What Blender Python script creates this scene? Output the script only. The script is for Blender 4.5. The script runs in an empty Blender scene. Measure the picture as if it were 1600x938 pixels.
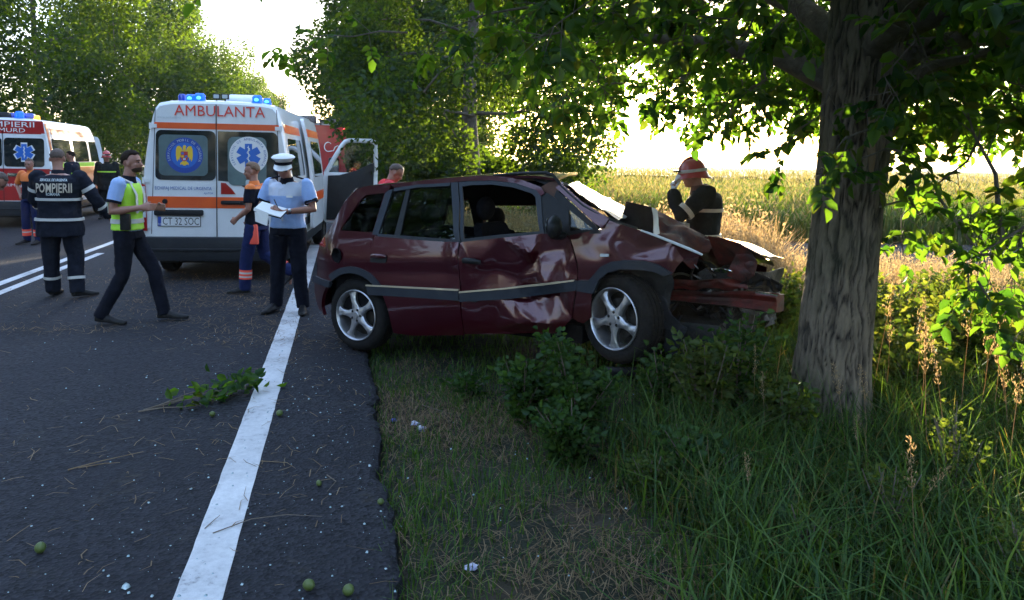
import bpy, bmesh, math, random
import numpy as np
from math import sin, cos, pi, radians
from mathutils import Vector, Matrix, noise as mnoise
from mathutils.geometry import delaunay_2d_cdt, intersect_point_tri_2d

random.seed(7)
RNG = np.random.default_rng(7)
scene = bpy.context.scene
COL = scene.collection

# ------------------------------------------------------------------ camera
CAM_Z = 1.68
cd = bpy.data.cameras.new("camera")
cam = bpy.data.objects.new("camera", cd)
COL.objects.link(cam)
cam.location = (0, 0, CAM_Z)
_pit, _rol = radians(4.1), radians(1.15)      # tilted down, and rolled a little as held by hand
cam.rotation_euler = (Matrix.Rotation(-_pit, 3, 'X') @ Matrix.Rotation(radians(90), 3, 'X') @ Matrix.Rotation(_rol, 3, 'Z')).to_euler()
cd.sensor_width = 36
cd.lens = 27.0
cd.shift_y = -131 / 1600        # the photograph is the lower part of a taller frame
cd.clip_start = 0.05
cd.clip_end = 6000
cd.dof.use_dof = False
scene.camera = cam

# ------------------------------------------------------------------ light
SUN_AZ = radians(8.5)      # to the right of +Y
SUN_EL = radians(6.5)
w = bpy.data.worlds.new("World")
scene.world = w
w.use_nodes = True
nt = w.node_tree
bg = nt.nodes["Background"]
sky = nt.nodes.new("ShaderNodeTexSky")
sky.sky_type = 'NISHITA'
sky.sun_disc = False
sky.sun_elevation = SUN_EL
sky.sun_rotation = SUN_AZ
sky.dust_density = 1.6
sky.air_density = 1.0
sky.ozone_density = 1.6
hz = nt.nodes.new("ShaderNodeMix"); hz.data_type = 'RGBA'      # thin high haze over the clear sky
tcw = nt.nodes.new("ShaderNodeTexCoord"); spz = nt.nodes.new("ShaderNodeSeparateXYZ"); mrz = nt.nodes.new("ShaderNodeMapRange")
mrz.inputs[1].default_value = 0.0; mrz.inputs[2].default_value = 0.22; mrz.inputs[3].default_value = 0.10; mrz.inputs[4].default_value = 0.5
nt.links.new(tcw.outputs["Generated"], spz.inputs[0]); nt.links.new(spz.outputs[2], mrz.inputs[0]); nt.links.new(mrz.outputs[0], hz.inputs[0])
hz.inputs[7].default_value = (2.5, 3.5, 5.6, 1)
nt.links.new(sky.outputs[0], hz.inputs[6]); nt.links.new(hz.outputs[2], bg.inputs[0])
bg.inputs[1].default_value = 0.15
sl = bpy.data.lights.new("sun", 'SUN')
sl.energy = 5.0
sl.angle = radians(0.55)
sl.color = (1.0, 0.84, 0.58)
so = bpy.data.objects.new("sun", sl)
COL.objects.link(so)
sd = Vector((sin(SUN_AZ) * cos(SUN_EL), cos(SUN_AZ) * cos(SUN_EL), sin(SUN_EL)))
so.rotation_euler = sd.to_track_quat('Z', 'Y').to_euler()
so.location = (5, 40, 30)
scene.view_settings.view_transform = 'Standard'
scene.view_settings.look = 'None'
scene.view_settings.exposure = 2.5
scene.view_settings.gamma = 1
scene.cycles.use_denoising = True
scene.cycles.max_bounces = 10
scene.cycles.transparent_max_bounces = 16
scene.cycles.transmission_bounces = 8
scene.cycles.diffuse_bounces = 4
scene.cycles.glossy_bounces = 4
scene.cycles.caustics_reflective = False
scene.cycles.caustics_refractive = False

# ------------------------------------------------------------------ helpers
def link(o, parent=None):
    COL.objects.link(o)
    if parent is not None:
        o.parent = parent
    return o

def tag(o, label=None, cat=None, group=None, kind=None):
    if label: o["label"] = label
    if cat: o["category"] = cat
    if group: o["group"] = group
    if kind: o["kind"] = kind
    return o

def empty(name, loc=(0, 0, 0), rz=0.0, label=None, cat=None, group=None, scale=1.0, rot=None):
    o = bpy.data.objects.new(name, None)
    o.empty_display_size = 0.2
    o.location = loc
    o.rotation_euler = rot if rot else (0, 0, rz)
    o.scale = (scale,) * 3
    COL.objects.link(o)
    return tag(o, label, cat, group)

def fast_mesh(name, V, F, mat, parent=None, smooth=False, uv=None):
    """V (N,3) array, F (M,k) int array of equal polygons"""
    V = np.asarray(V, dtype=np.float32); F = np.asarray(F, dtype=np.int32)
    me = bpy.data.meshes.new(name)
    me.vertices.add(len(V)); me.vertices.foreach_set("co", V.ravel())
    k = F.shape[1]
    me.loops.add(F.size); me.loops.foreach_set("vertex_index", F.ravel())
    me.polygons.add(len(F))
    me.polygons.foreach_set("loop_start", np.arange(0, F.size, k, dtype=np.int32))
    if smooth:
        me.polygons.foreach_set("use_smooth", np.ones(len(F), dtype=bool))
    me.update(calc_edges=True)
    me.materials.append(mat)
    return link(bpy.data.objects.new(name, me), parent)

def poly_mesh(name, V, F, mats, fm=None, parent=None, smooth=False, sharp=None):
    me = bpy.data.meshes.new(name)
    me.from_pydata([tuple(v) for v in V], [], [tuple(f) for f in F])
    for m in (mats if isinstance(mats, (list, tuple)) else [mats]):
        me.materials.append(m)
    if fm is not None:
        me.polygons.foreach_set("material_index", np.array(fm, dtype=np.int32))
    if smooth:
        me.polygons.foreach_set("use_smooth", np.ones(len(me.polygons), dtype=bool))
        if sharp is not None:
            me.set_sharp_from_angle(angle=radians(sharp))
    me.update()
    return link(bpy.data.objects.new(name, me), parent)

def frame_for(d, ref=None):
    d = Vector(d).normalized()
    r = Vector(ref) if ref is not None else (Vector((0, 0, 1)) if abs(d.z) < 0.9 else Vector((1, 0, 0)))
    a = r - d * r.dot(d)
    if a.length < 1e-5:
        r = Vector((0, 1, 0)); a = r - d * r.dot(d)
    a.normalize()
    return d, a, d.cross(a)

class MB:
    """collects shapes into one mesh"""
    def __init__(s):
        s.v = []; s.f = []; s.m = []
    def add(s, V, F, m=0):
        n = len(s.v)
        s.v += [tuple(p) for p in V]
        s.f += [tuple(i + n for i in f) for f in F]
        s.m += [m] * len(F)
        return s
    def box(s, c, d, rot=None, m=0, taper=None):
        hx, hy, hz = d[0] / 2, d[1] / 2, d[2] / 2
        P = [Vector((x * hx, y * hy, z * hz)) for z in (-1, 1) for y in (-1, 1) for x in (-1, 1)]
        if taper:
            P = [Vector((p.x * (taper[0] if p.z > 0 else 1), p.y * (taper[1] if p.z > 0 else 1), p.z)) for p in P]
        if rot is not None:
            R = rot if isinstance(rot, Matrix) else Matrix.Rotation(rot, 3, 'Z')
            P = [R @ p for p in P]
        P = [p + Vector(c) for p in P]
        return s.add(P, [(0, 2, 3, 1), (4, 5, 7, 6), (0, 1, 5, 4), (2, 6, 7, 3), (0, 4, 6, 2), (1, 3, 7, 5)], m)
    def ring_loft(s, rings, cap=(True, True), m=0, closed=True):
        n = len(rings[0]); V = []; F = []
        for r in rings: V += [Vector(p) for p in r]
        for i in range(len(rings) - 1):
            for j in range(n if closed else n - 1):
                k = (j + 1) % n
                F.append((i * n + j, i * n + k, (i + 1) * n + k, (i + 1) * n + j))
        if cap[0]: F.append(tuple(range(n - 1, -1, -1)))
        if cap[1]: F.append(tuple(range((len(rings) - 1) * n, len(rings) * n)))
        return s.add(V, F, m)
    def tube(s, pts, rad, seg=8, m=0, cap=(True, True), ref=None, flat=1.0):
        pts = [Vector(p) for p in pts]
        if not isinstance(rad, (list, tuple)): rad = [rad] * len(pts)
        rings = []; a = None
        for i, p in enumerate(pts):
            d = (pts[min(i + 1, len(pts) - 1)] - pts[max(i - 1, 0)])
            if d.length < 1e-7: d = Vector((0, 0, 1))
            _, A, B = frame_for(d, ref if ref is not None else a)
            if ref is None: a = A
            r = rad[i]
            rx, ry = (r if isinstance(r, (tuple, list)) else (r, r * flat))
            rings.append([p + A * cos(2 * pi * k / seg) * rx + B * sin(2 * pi * k / seg) * ry for k in range(seg)])
        return s.ring_loft(rings, cap, m)
    def sphere(s, c, r, seg=12, rings=8, rot=None, m=0):
        if not isinstance(r, (tuple, list)): r = (r, r, r)
        V = []; F = []
        for i in range(1, rings):
            t = pi * i / rings
            for j in range(seg):
                a = 2 * pi * j / seg
                V.append(Vector((r[0] * sin(t) * cos(a), r[1] * sin(t) * sin(a), r[2] * cos(t))))
        V.append(Vector((0, 0, r[2]))); V.append(Vector((0, 0, -r[2])))
        T, Bt = len(V) - 2, len(V) - 1
        for i in range(rings - 2):
            for j in range(seg):
                k = (j + 1) % seg
                F.append((i * seg + j, (i + 1) * seg + j, (i + 1) * seg + k, i * seg + k))
        for j in range(seg):
            k = (j + 1) % seg
            F.append((T, j, k)); F.append((Bt, (rings - 2) * seg + k, (rings - 2) * seg + j))
        if rot is not None: V = [rot @ p for p in V]
        V = [p + Vector(c) for p in V]
        return s.add(V, F, m)
    def lathe(s, prof, axis_o, axis_d, seg=32, m=0, closed=False, ref=None):
        d, A, B = frame_for(axis_d, ref)
        rings = []
        for (r, h) in prof:
            rings.append([Vector(axis_o) + d * h + (A * cos(2 * pi * k / seg) + B * sin(2 * pi * k / seg)) * r for k in range(seg)])
        if closed: rings.append(rings[0])
        return s.ring_loft(rings, (False, False), m)
    def prism(s, pts, n, t, m=0):
        """pts: list of 3D points of a planar polygon, extruded by t along n"""
        n = Vector(n).normalized(); k = len(pts)
        P = [Vector(p) for p in pts]; Q = [p + n * t for p in P]
        F = [tuple(range(k - 1, -1, -1)), tuple(range(k, 2 * k))]
        F += [(i, (i + 1) % k, k + (i + 1) % k, k + i) for i in range(k)]
        return s.add(P + Q, F, m)
    def build(s, name, mats, parent=None, smooth=False, sharp=None, bevel=None):
        o = poly_mesh(name, s.v, s.f, mats, s.m if isinstance(mats, (list, tuple)) else None, parent, smooth, sharp)
        bm = bmesh.new(); bm.from_mesh(o.data)
        bmesh.ops.recalc_face_normals(bm, faces=bm.faces)
        if bevel:
            es = [e for e in bm.edges if len(e.link_faces) == 2 and e.calc_face_angle(0) > radians(40)]
            if es:
                bmesh.ops.bevel(bm, geom=es, offset=bevel, segments=2, affect='EDGES', profile=0.6, clamp_overlap=True)
        bm.to_mesh(o.data); bm.free()
        if smooth or bevel:
            o.data.polygons.foreach_set("use_smooth", np.ones(len(o.data.polygons), dtype=bool))
            o.data.set_sharp_from_angle(angle=radians(sharp if sharp else 50))
        return o

def nz(x, y=0.0, z=0.0):
    return mnoise.noise(Vector((x, y, z)))

# ------------------------------------------------------------------ materials
def new_mat(name):
    m = bpy.data.materials.new(name); m.use_nodes = True
    return m, m.node_tree, m.node_tree.nodes["Principled BSDF"]

def rgba(c): return (c[0], c[1], c[2], 1)

def mat(name, col, rough=0.6, metal=0.0, col2=None, scale=8.0, bump=0.0, bscale=60.0, coat=0.0, spec=0.5,
        emit=None, estr=1.0, detail=5.0, contrast=(0.35, 0.65), rough2=None, stretch=None):
    m, t, p = new_mat(name)
    L = t.links.new
    p.inputs["Base Color"].default_value = rgba(col)
    p.inputs["Roughness"].default_value = rough
    p.inputs["Metallic"].default_value = metal
    p.inputs["Specular IOR Level"].default_value = spec
    if coat:
        p.inputs["Coat Weight"].default_value = coat; p.inputs["Coat Roughness"].default_value = 0.04
    tc = t.nodes.new("ShaderNodeTexCoord")
    src = tc.outputs["Object"]
    if stretch:
        mp = t.nodes.new("ShaderNodeMapping"); mp.inputs["Scale"].default_value = stretch
        L(src, mp.inputs[0]); src = mp.outputs[0]
    if col2 is not None:
        n = t.nodes.new("ShaderNodeTexNoise"); n.inputs["Scale"].default_value = scale
        n.inputs["Detail"].default_value = detail; n.inputs["Roughness"].default_value = 0.65
        L(src, n.inputs["Vector"])
        r = t.nodes.new("ShaderNodeMapRange")
        r.inputs[1].default_value, r.inputs[2].default_value = contrast
        L(n.outputs["Fac"], r.inputs[0])
        mx = t.nodes.new("ShaderNodeMix"); mx.data_type = 'RGBA'
        mx.inputs[6].default_value = rgba(col); mx.inputs[7].default_value = rgba(col2)
        L(r.outputs[0], mx.inputs[0]); L(mx.outputs[2], p.inputs["Base Color"])
        if rough2 is not None:
            mr = t.nodes.new("ShaderNodeMapRange")
            mr.inputs[3].default_value = rough; mr.inputs[4].default_value = rough2
            L(r.outputs[0], mr.inputs[0]); L(mr.outputs[0], p.inputs["Roughness"])
    if bump:
        n = t.nodes.new("ShaderNodeTexNoise"); n.inputs["Scale"].default_value = bscale
        n.inputs["Detail"].default_value = 4
        L(src, n.inputs["Vector"])
        b = t.nodes.new("ShaderNodeBump"); b.inputs["Strength"].default_value = bump
        b.inputs["Distance"].default_value = 0.02
        L(n.outputs["Fac"], b.inputs["Height"]); L(b.outputs[0], p.inputs["Normal"])
    if emit:
        p.inputs["Emission Color"].default_value = rgba(emit)
        p.inputs["Emission Strength"].default_value = estr
    return m

def leaf_mat(name, c1, c2, trans=0.5, tcol=None, rough=0.5, c3=None):
    """thin leaf: diffuse + translucent + slight gloss, colour varied leaf by leaf"""
    m = bpy.data.materials.new(name); m.use_nodes = True
    t = m.node_tree; t.nodes.clear(); L = t.links.new
    out = t.nodes.new("ShaderNodeOutputMaterial")
    g = t.nodes.new("ShaderNodeNewGeometry")
    cr = t.nodes.new("ShaderNodeValToRGB")
    cr.color_ramp.elements[0].color = rgba(c1); cr.color_ramp.elements[1].color = rgba(c2)
    if c3:
        cr.color_ramp.elements[1].position = 0.84
        e_ = cr.color_ramp.elements.new(0.93); e_.color = rgba(c3)
    L(g.outputs["Random Per Island"], cr.inputs[0])
    df = t.nodes.new("ShaderNodeBsdfDiffuse"); L(cr.outputs[0], df.inputs[0])
    tr = t.nodes.new("ShaderNodeBsdfTranslucent")
    hs = t.nodes.new("ShaderNodeMix"); hs.data_type = 'RGBA'; hs.blend_type = 'MULTIPLY'
    hs.inputs[0].default_value = 1.0
    L(cr.outputs[0], hs.inputs[6]); hs.inputs[7].default_value = rgba(tcol or (2.6, 2.2, 0.7))
    L(hs.outputs[2], tr.inputs[0])
    m1 = t.nodes.new("ShaderNodeMixShader"); m1.inputs[0].default_value = trans
    L(df.outputs[0], m1.inputs[1]); L(tr.outputs[0], m1.inputs[2])
    gl = t.nodes.new("ShaderNodeBsdfGlossy"); gl.inputs["Roughness"].default_value = rough
    gl.inputs[0].default_value = (0.6, 0.7, 0.75, 1)
    m2 = t.nodes.new("ShaderNodeMixShader"); m2.inputs[0].default_value = 0.022
    L(m1.outputs[0], m2.inputs[1]); L(gl.outputs[0], m2.inputs[2])
    L(m2.outputs[0], out.inputs[0])
    return m

def glass_mat(name, tint=(0.6, 0.68, 0.66), rough=0.0, dirt=0.0, dark=False):
    """thin pane: part see-through, part mirror"""
    m = bpy.data.materials.new(name); m.use_nodes = True
    t = m.node_tree; t.nodes.clear(); L = t.links.new
    out = t.nodes.new("ShaderNodeOutputMaterial")
    tr = t.nodes.new("ShaderNodeBsdfTransparent"); tr.inputs[0].default_value = rgba(tint)
    gl = t.nodes.new("ShaderNodeBsdfGlossy"); gl.inputs["Roughness"].default_value = 0.02
    fr = t.nodes.new("ShaderNodeFresnel"); fr.inputs[0].default_value = 1.42
    mx = t.nodes.new("ShaderNodeMixShader")
    L(fr.outputs[0], mx.inputs[0]); L(tr.outputs[0], mx.inputs[1]); L(gl.outputs[0], mx.inputs[2])
    last = mx
    if dirt:
        df = t.nodes.new("ShaderNodeBsdfDiffuse"); df.inputs[0].default_value = (0.35, 0.35, 0.33, 1)
        n = t.nodes.new("ShaderNodeTexNoise"); n.inputs["Scale"].default_value = 5
        r = t.nodes.new("ShaderNodeMapRange"); r.inputs[1].default_value = 0.45; r.inputs[2].default_value = 0.75
        r.inputs[4].default_value = dirt
        L(n.outputs[0], r.inputs[0])
        m2 = t.nodes.new("ShaderNodeMixShader")
        L(r.outputs[0], m2.inputs[0]); L(mx.outputs[0], m2.inputs[1]); L(df.outputs[0], m2.inputs[2]); last = m2
    L(last.outputs[0], out.inputs[0])
    return m

M = {}
M['white_paint'] = mat("white vehicle paint", (0.76, 0.78, 0.80), 0.3, col2=(0.70, 0.72, 0.73), scale=3, coat=0.5, bump=0.02, bscale=6)
M['orange_film'] = mat("orange reflective film", (0.80, 0.11, 0.015), 0.35, col2=(0.72, 0.09, 0.015), scale=4)
M['red_letters'] = mat("red film letters", (0.70, 0.05, 0.03), 0.4)
M['blue_letters'] = mat("blue film letters", (0.05, 0.12, 0.35), 0.4)
M['white_letters'] = mat("white film letters", (0.75, 0.75, 0.75), 0.4)
M['emblem_blue'] = mat("emblem blue", (0.015, 0.06, 0.33), 0.4)
M['emblem_star'] = mat("star of life blue", (0.02, 0.13, 0.5), 0.4)
M['emblem_gold'] = mat("emblem gold", (0.75, 0.48, 0.03), 0.4)
M['emblem_red'] = mat("emblem red", (0.5, 0.03, 0.03), 0.4)
M['emblem_pale'] = mat("frosted white film", (0.5, 0.56, 0.58), 0.6)
M['frost'] = mat("frosted window film", (0.12, 0.19, 0.19), 0.35, col2=(0.07, 0.11, 0.12), scale=2.5)
M['dark_glass'] = mat("dark tinted glass", (0.01, 0.014, 0.016), 0.05, spec=0.8, col2=(0.02, 0.026, 0.03), scale=2, coat=0.5)
M['black_plastic'] = mat("black plastic", (0.008, 0.009, 0.011), 0.5, spec=0.3, col2=(0.014, 0.015, 0.017), scale=12, bump=0.1, bscale=120)
M['dark_bumper'] = mat("dark bumper plastic", (0.014, 0.017, 0.022), 0.5, spec=0.3, col2=(0.022, 0.025, 0.03), scale=7, bump=0.08, bscale=90)
M['rubber'] = mat("tyre rubber", (0.007, 0.007, 0.008), 0.8, spec=0.2, col2=(0.015, 0.014, 0.013), scale=14, bump=0.3, bscale=60)
M['alloy'] = mat("silver alloy", (0.52, 0.53, 0.56), 0.28, 0.85, col2=(0.36, 0.36, 0.38), scale=9, rough2=0.42)
M['steel'] = mat("dull steel", (0.22, 0.22, 0.23), 0.45, 0.8, col2=(0.10, 0.08, 0.07), scale=14, bump=0.2)
M['chrome'] = mat("bright metal", (0.6, 0.6, 0.62), 0.2, 1.0)
M['red_lamp'] = mat("red lamp lens", (0.35, 0.01, 0.01), 0.12, coat=1.0)
M['amber_lamp'] = mat("amber lamp lens", (0.8, 0.25, 0.02), 0.2, coat=1.0, emit=(1, 0.3, 0.03), estr=0.6)
M['blue_lamp_lit'] = mat("lit blue beacon", (0.01, 0.1, 0.8), 0.2, emit=(0.01, 0.12, 1.0), estr=0.22)
M['blue_lamp_hot'] = mat("beacon bulb glow", (0.1, 0.5, 1.0), 0.2, emit=(0.08, 0.45, 1.0), estr=0.5)
M['blue_lamp'] = mat("blue beacon", (0.01, 0.04, 0.35), 0.15, coat=1.0)
M['fire_red'] = mat("fire engine red paint", (0.42, 0.012, 0.014), 0.35, col2=(0.34, 0.012, 0.014), scale=3, coat=0.6)
M['shutter'] = mat("aluminium shutter", (0.5, 0.52, 0.54), 0.4, 0.5, col2=(0.4, 0.42, 0.44), scale=5)
M['rust_red'] = mat("primer red steel", (0.12, 0.014, 0.011), 0.45, 0.1, col2=(0.035, 0.010, 0.009), scale=7, bump=0.25, bscale=14, contrast=(0.4, 0.6))
M['maroon'] = mat("maroon car paint", (0.058, 0.003, 0.009), 0.28, 0.5, col2=(0.050, 0.014, 0.013), scale=2.6, coat=0.85, contrast=(0.60, 0.95), detail=9, rough2=0.5)
M['maroon_dull'] = mat("scuffed maroon paint", (0.055, 0.008, 0.009), 0.5, 0.0, col2=(0.10, 0.05, 0.045), scale=5, bump=0.2, bscale=10, spec=0.3, coat=0.12, contrast=(0.54, 0.72))
M['trim_blue'] = mat("faded trim plastic", (0.016, 0.022, 0.034), 0.42, spec=0.35, col2=(0.024, 0.03, 0.04), scale=6)
M['trim_gold'] = mat("pale moulding strip", (0.55, 0.47, 0.33), 0.35, 0.4)
M['interior'] = mat("dark car interior", (0.006, 0.006, 0.007), 0.9, spec=0.08, col2=(0.014, 0.014, 0.016), scale=6, bump=0.1)
M['seat_cloth'] = mat("dark seat cloth", (0.008, 0.008, 0.011), 0.95, spec=0.08, col2=(0.014, 0.014, 0.018), scale=40, bump=0.2, bscale=150)
M['headliner'] = mat("beige headliner", (0.16, 0.12, 0.09), 0.9, col2=(0.12, 0.09, 0.07), scale=8)
M['torn_red'] = mat("creased bonnet inside", (0.11, 0.020, 0.016), 0.6, col2=(0.03, 0.010, 0.022), scale=5, bump=0.3, bscale=12, spec=0.25, contrast=(0.42, 0.62))
M['brown_trim'] = mat("torn brown trim", (0.14, 0.06, 0.035), 0.7, col2=(0.08, 0.035, 0.025), scale=9)
M['engine'] = mat("oily engine metal", (0.008, 0.010, 0.010), 0.6, 0.2, col2=(0.035, 0.028, 0.022), scale=16, bump=0.3)
M['car_glass'] = glass_mat("tinted car glass", (0.66, 0.74, 0.70), dirt=0.03)
M['van_glass'] = glass_mat("van door glass", (0.75, 0.8, 0.78), dirt=0.08)
M['plate'] = mat("number plate white", (0.72, 0.73, 0.74), 0.4)
M['plate_blue'] = mat("number plate blue", (0.02, 0.07, 0.4), 0.4)
M['ink'] = mat("black ink", (0.02, 0.02, 0.02), 0.5)
M['mirror'] = mat("mirror glass", (0.8, 0.82, 0.85), 0.03, 1.0)
# people
M['skin'] = mat("skin", (0.34, 0.165, 0.115), 0.5, col2=(0.29, 0.13, 0.09), scale=14)
M['hair_brown'] = mat("brown hair", (0.028, 0.016, 0.010), 0.8, spec=0.1, col2=(0.05, 0.03, 0.018), scale=60, bump=0.5, bscale=90)
M['hair_dark'] = mat("dark hair", (0.014, 0.009, 0.007), 0.8, spec=0.1, col2=(0.026, 0.017, 0.012), scale=60, bump=0.5, bscale=90)
M['hair_grey'] = mat("grey brown stubble", (0.10, 0.065, 0.048), 0.7, col2=(0.06, 0.04, 0.03), scale=60, bump=0.4, bscale=90)
M['hair_fair'] = mat("fair brown hair", (0.19, 0.10, 0.05), 0.6, col2=(0.12, 0.065, 0.03), scale=60, bump=0.5, bscale=90)
M['fire_navy'] = mat("navy fire coat cloth", (0.008, 0.010, 0.018), 0.9, spec=0.15, col2=(0.013, 0.016, 0.026), scale=12, bump=0.25, bscale=45)
M['fire_black'] = mat("black turnout cloth", (0.009, 0.011, 0.012), 0.9, spec=0.15, col2=(0.017, 0.019, 0.018), scale=12, bump=0.25, bscale=45)
M['navy'] = mat("navy uniform cloth", (0.005, 0.006, 0.012), 0.9, spec=0.15, col2=(0.009, 0.011, 0.020), scale=12, bump=0.2, bscale=45)
M['blue_cloth'] = mat("blue trousers cloth", (0.008, 0.014, 0.060), 0.85, spec=0.2, col2=(0.012, 0.02, 0.08), scale=12, bump=0.2, bscale=45)
M['shirt'] = mat("light blue shirt", (0.27, 0.41, 0.72), 0.75, col2=(0.33, 0.47, 0.76), scale=10, bump=0.15, bscale=40)
M['shirt_pale'] = mat("pale shirt yoke", (0.56, 0.60, 0.70), 0.75, col2=(0.50, 0.55, 0.68), scale=10)
M['hivis'] = mat("hi vis yellow green", (0.42, 0.80, 0.04), 0.6, col2=(0.48, 0.86, 0.07), scale=8, emit=(0.42, 0.85, 0.03), estr=0.0)
M['reflect'] = mat("reflective tape", (0.55, 0.55, 0.53), 0.45, 0.0, col2=(0.46, 0.46, 0.45), scale=18)
M['reflect_tan'] = mat("worn reflective tape", (0.55, 0.47, 0.37), 0.5, 0.0, col2=(0.46, 0.4, 0.32), scale=18)
M['orange_cloth'] = mat("orange cloth", (0.80, 0.20, 0.03), 0.7, col2=(0.7, 0.16, 0.03), scale=8)
M['red_cloth'] = mat("red cloth", (0.62, 0.02, 0.03), 0.75, col2=(0.5, 0.02, 0.03), scale=8, bump=0.15)
M['red_band'] = mat("fluorescent red band", (0.9, 0.10, 0.06), 0.6)
M['leather'] = mat("black shoe leather", (0.005, 0.005, 0.006), 0.5, spec=0.2, col2=(0.02, 0.02, 0.02), scale=20)
M['white_cloth'] = mat("white cloth", (0.75, 0.76, 0.78), 0.7)
M['paper'] = mat("paper", (0.8, 0.8, 0.78), 0.8)
M['helmet_red'] = mat("red helmet shell", (0.42, 0.03, 0.028), 0.45, coat=0.8)
M['eye'] = mat("dark eye", (0.02, 0.015, 0.012), 0.2)
M['lip'] = mat("lips", (0.30, 0.10, 0.08), 0.5)
# plants
M['leaf_walnut'] = leaf_mat("walnut leaf", (0.010, 0.036, 0.008), (0.045, 0.100, 0.018), 0.58, tcol=(4.6, 3.8, 0.9), c3=(0.032, 0.05, 0.012))
M['leaf_tree'] = leaf_mat("tree leaf", (0.007, 0.019, 0.005), (0.019, 0.040, 0.009), 0.57, tcol=(7.5, 5.4, 1.0))
M['leaf_far'] = leaf_mat("distant tree leaf", (0.007, 0.018, 0.006), (0.017, 0.034, 0.008), 0.55, tcol=(7.0, 5.0, 1.0))
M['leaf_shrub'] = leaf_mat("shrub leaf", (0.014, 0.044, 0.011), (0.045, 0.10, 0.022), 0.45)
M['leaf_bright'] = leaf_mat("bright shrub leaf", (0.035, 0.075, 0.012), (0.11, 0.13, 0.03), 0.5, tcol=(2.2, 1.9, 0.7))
M['weed_leaf'] = leaf_mat("weed leaf", (0.03, 0.06, 0.012), (0.075, 0.11, 0.025), 0.45)
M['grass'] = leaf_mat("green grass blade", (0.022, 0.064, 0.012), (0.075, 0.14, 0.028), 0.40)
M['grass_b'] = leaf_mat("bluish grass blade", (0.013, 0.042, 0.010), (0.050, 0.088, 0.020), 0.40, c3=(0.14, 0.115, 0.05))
M['straw'] = leaf_mat("dry straw", (0.12, 0.08, 0.048), (0.28, 0.20, 0.12), 0.30, tcol=(1.5, 1.35, 0.95))
M['straw_pale'] = leaf_mat("pale dry grass", (0.22, 0.155, 0.09), (0.36, 0.27, 0.165), 0.45, tcol=(1.6, 1.45, 1.0))
M['crop'] = leaf_mat("crop leaf", (0.028, 0.070, 0.012), (0.09, 0.12, 0.026), 0.5, tcol=(2.2, 2.0, 0.8))
M['crop_top'] = leaf_mat("crop tassel", (0.08, 0.085, 0.028), (0.20, 0.165, 0.075), 0.5, tcol=(1.6, 1.5, 0.9))
M['twig'] = mat("twig bark", (0.10, 0.075, 0.055), 0.85, col2=(0.16, 0.13, 0.10), scale=30)
M['limb'] = mat("limb bark", (0.075, 0.06, 0.048), 0.9, col2=(0.14, 0.12, 0.095), scale=14, bump=0.5, bscale=30)
M['walnut'] = mat("green walnut husk", (0.10, 0.14, 0.03), 0.45, col2=(0.055, 0.085, 0.02), scale=25, bump=0.2, bscale=80)
M['shard'] = mat("broken glass crumbs", (0.20, 0.32, 0.35), 0.15, spec=0.8, col2=(0.42, 0.52, 0.55), scale=30, coat=1.0)
M['bluebit'] = mat("blue plastic", (0.02, 0.06, 0.5), 0.4)
M['whitebit'] = mat("crumpled white plastic", (0.7, 0.7, 0.76), 0.4, col2=(0.35, 0.35, 0.6), scale=20)

def bark_mat():
    m, t, p = new_mat("walnut bark"); L = t.links.new
    tc = t.nodes.new("ShaderNodeTexCoord"); mp = t.nodes.new("ShaderNodeMapping")
    mp.inputs["Scale"].default_value = (1, 1, 0.22); L(tc.outputs["Object"], mp.inputs[0])
    n = t.nodes.new("ShaderNodeTexNoise"); n.inputs["Scale"].default_value = 38; n.inputs["Detail"].default_value = 8
    n.inputs["Roughness"].default_value = 0.7
    L(mp.outputs[0], n.inputs["Vector"])
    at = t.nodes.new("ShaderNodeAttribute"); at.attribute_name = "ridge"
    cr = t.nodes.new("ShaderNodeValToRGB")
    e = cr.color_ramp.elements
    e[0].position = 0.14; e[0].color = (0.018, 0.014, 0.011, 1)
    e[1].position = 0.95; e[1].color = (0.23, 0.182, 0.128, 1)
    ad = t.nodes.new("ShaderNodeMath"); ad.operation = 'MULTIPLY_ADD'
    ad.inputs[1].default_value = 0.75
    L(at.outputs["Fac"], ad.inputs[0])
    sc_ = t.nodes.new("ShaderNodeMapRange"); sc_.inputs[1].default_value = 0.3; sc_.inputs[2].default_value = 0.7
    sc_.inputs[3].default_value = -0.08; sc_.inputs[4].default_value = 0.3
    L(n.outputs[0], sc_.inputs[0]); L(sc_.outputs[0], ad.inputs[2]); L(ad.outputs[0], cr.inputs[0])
    # lichen and moss patches
    n2 = t.nodes.new("ShaderNodeTexNoise"); n2.inputs["Scale"].default_value = 2.3; n2.inputs["Detail"].default_value = 6
    L(tc.outputs["Object"], n2.inputs["Vector"])
    r2 = t.nodes.new("ShaderNodeMapRange"); r2.inputs[1].default_value = 0.5; r2.inputs[2].default_value = 0.7
    r2.inputs[4].default_value = 0.55
    L(n2.outputs[0], r2.inputs[0])
    mx = t.nodes.new("ShaderNodeMix"); mx.data_type = 'RGBA'
    mx.inputs[7].default_value = (0.035, 0.045, 0.016, 1)
    L(r2.outputs[0], mx.inputs[0]); L(cr.outputs[0], mx.inputs[6]); L(mx.outputs[2], p.inputs["Base Color"])
    b = t.nodes.new("ShaderNodeBump"); b.inputs["Strength"].default_value = 0.8; b.inputs["Distance"].default_value = 0.02
    L(n.outputs[0], b.inputs["Height"]); L(b.outputs[0], p.inputs["Normal"])
    p.inputs["Roughness"].default_value = 0.9
    return m
M['bark'] = bark_mat()

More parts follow.
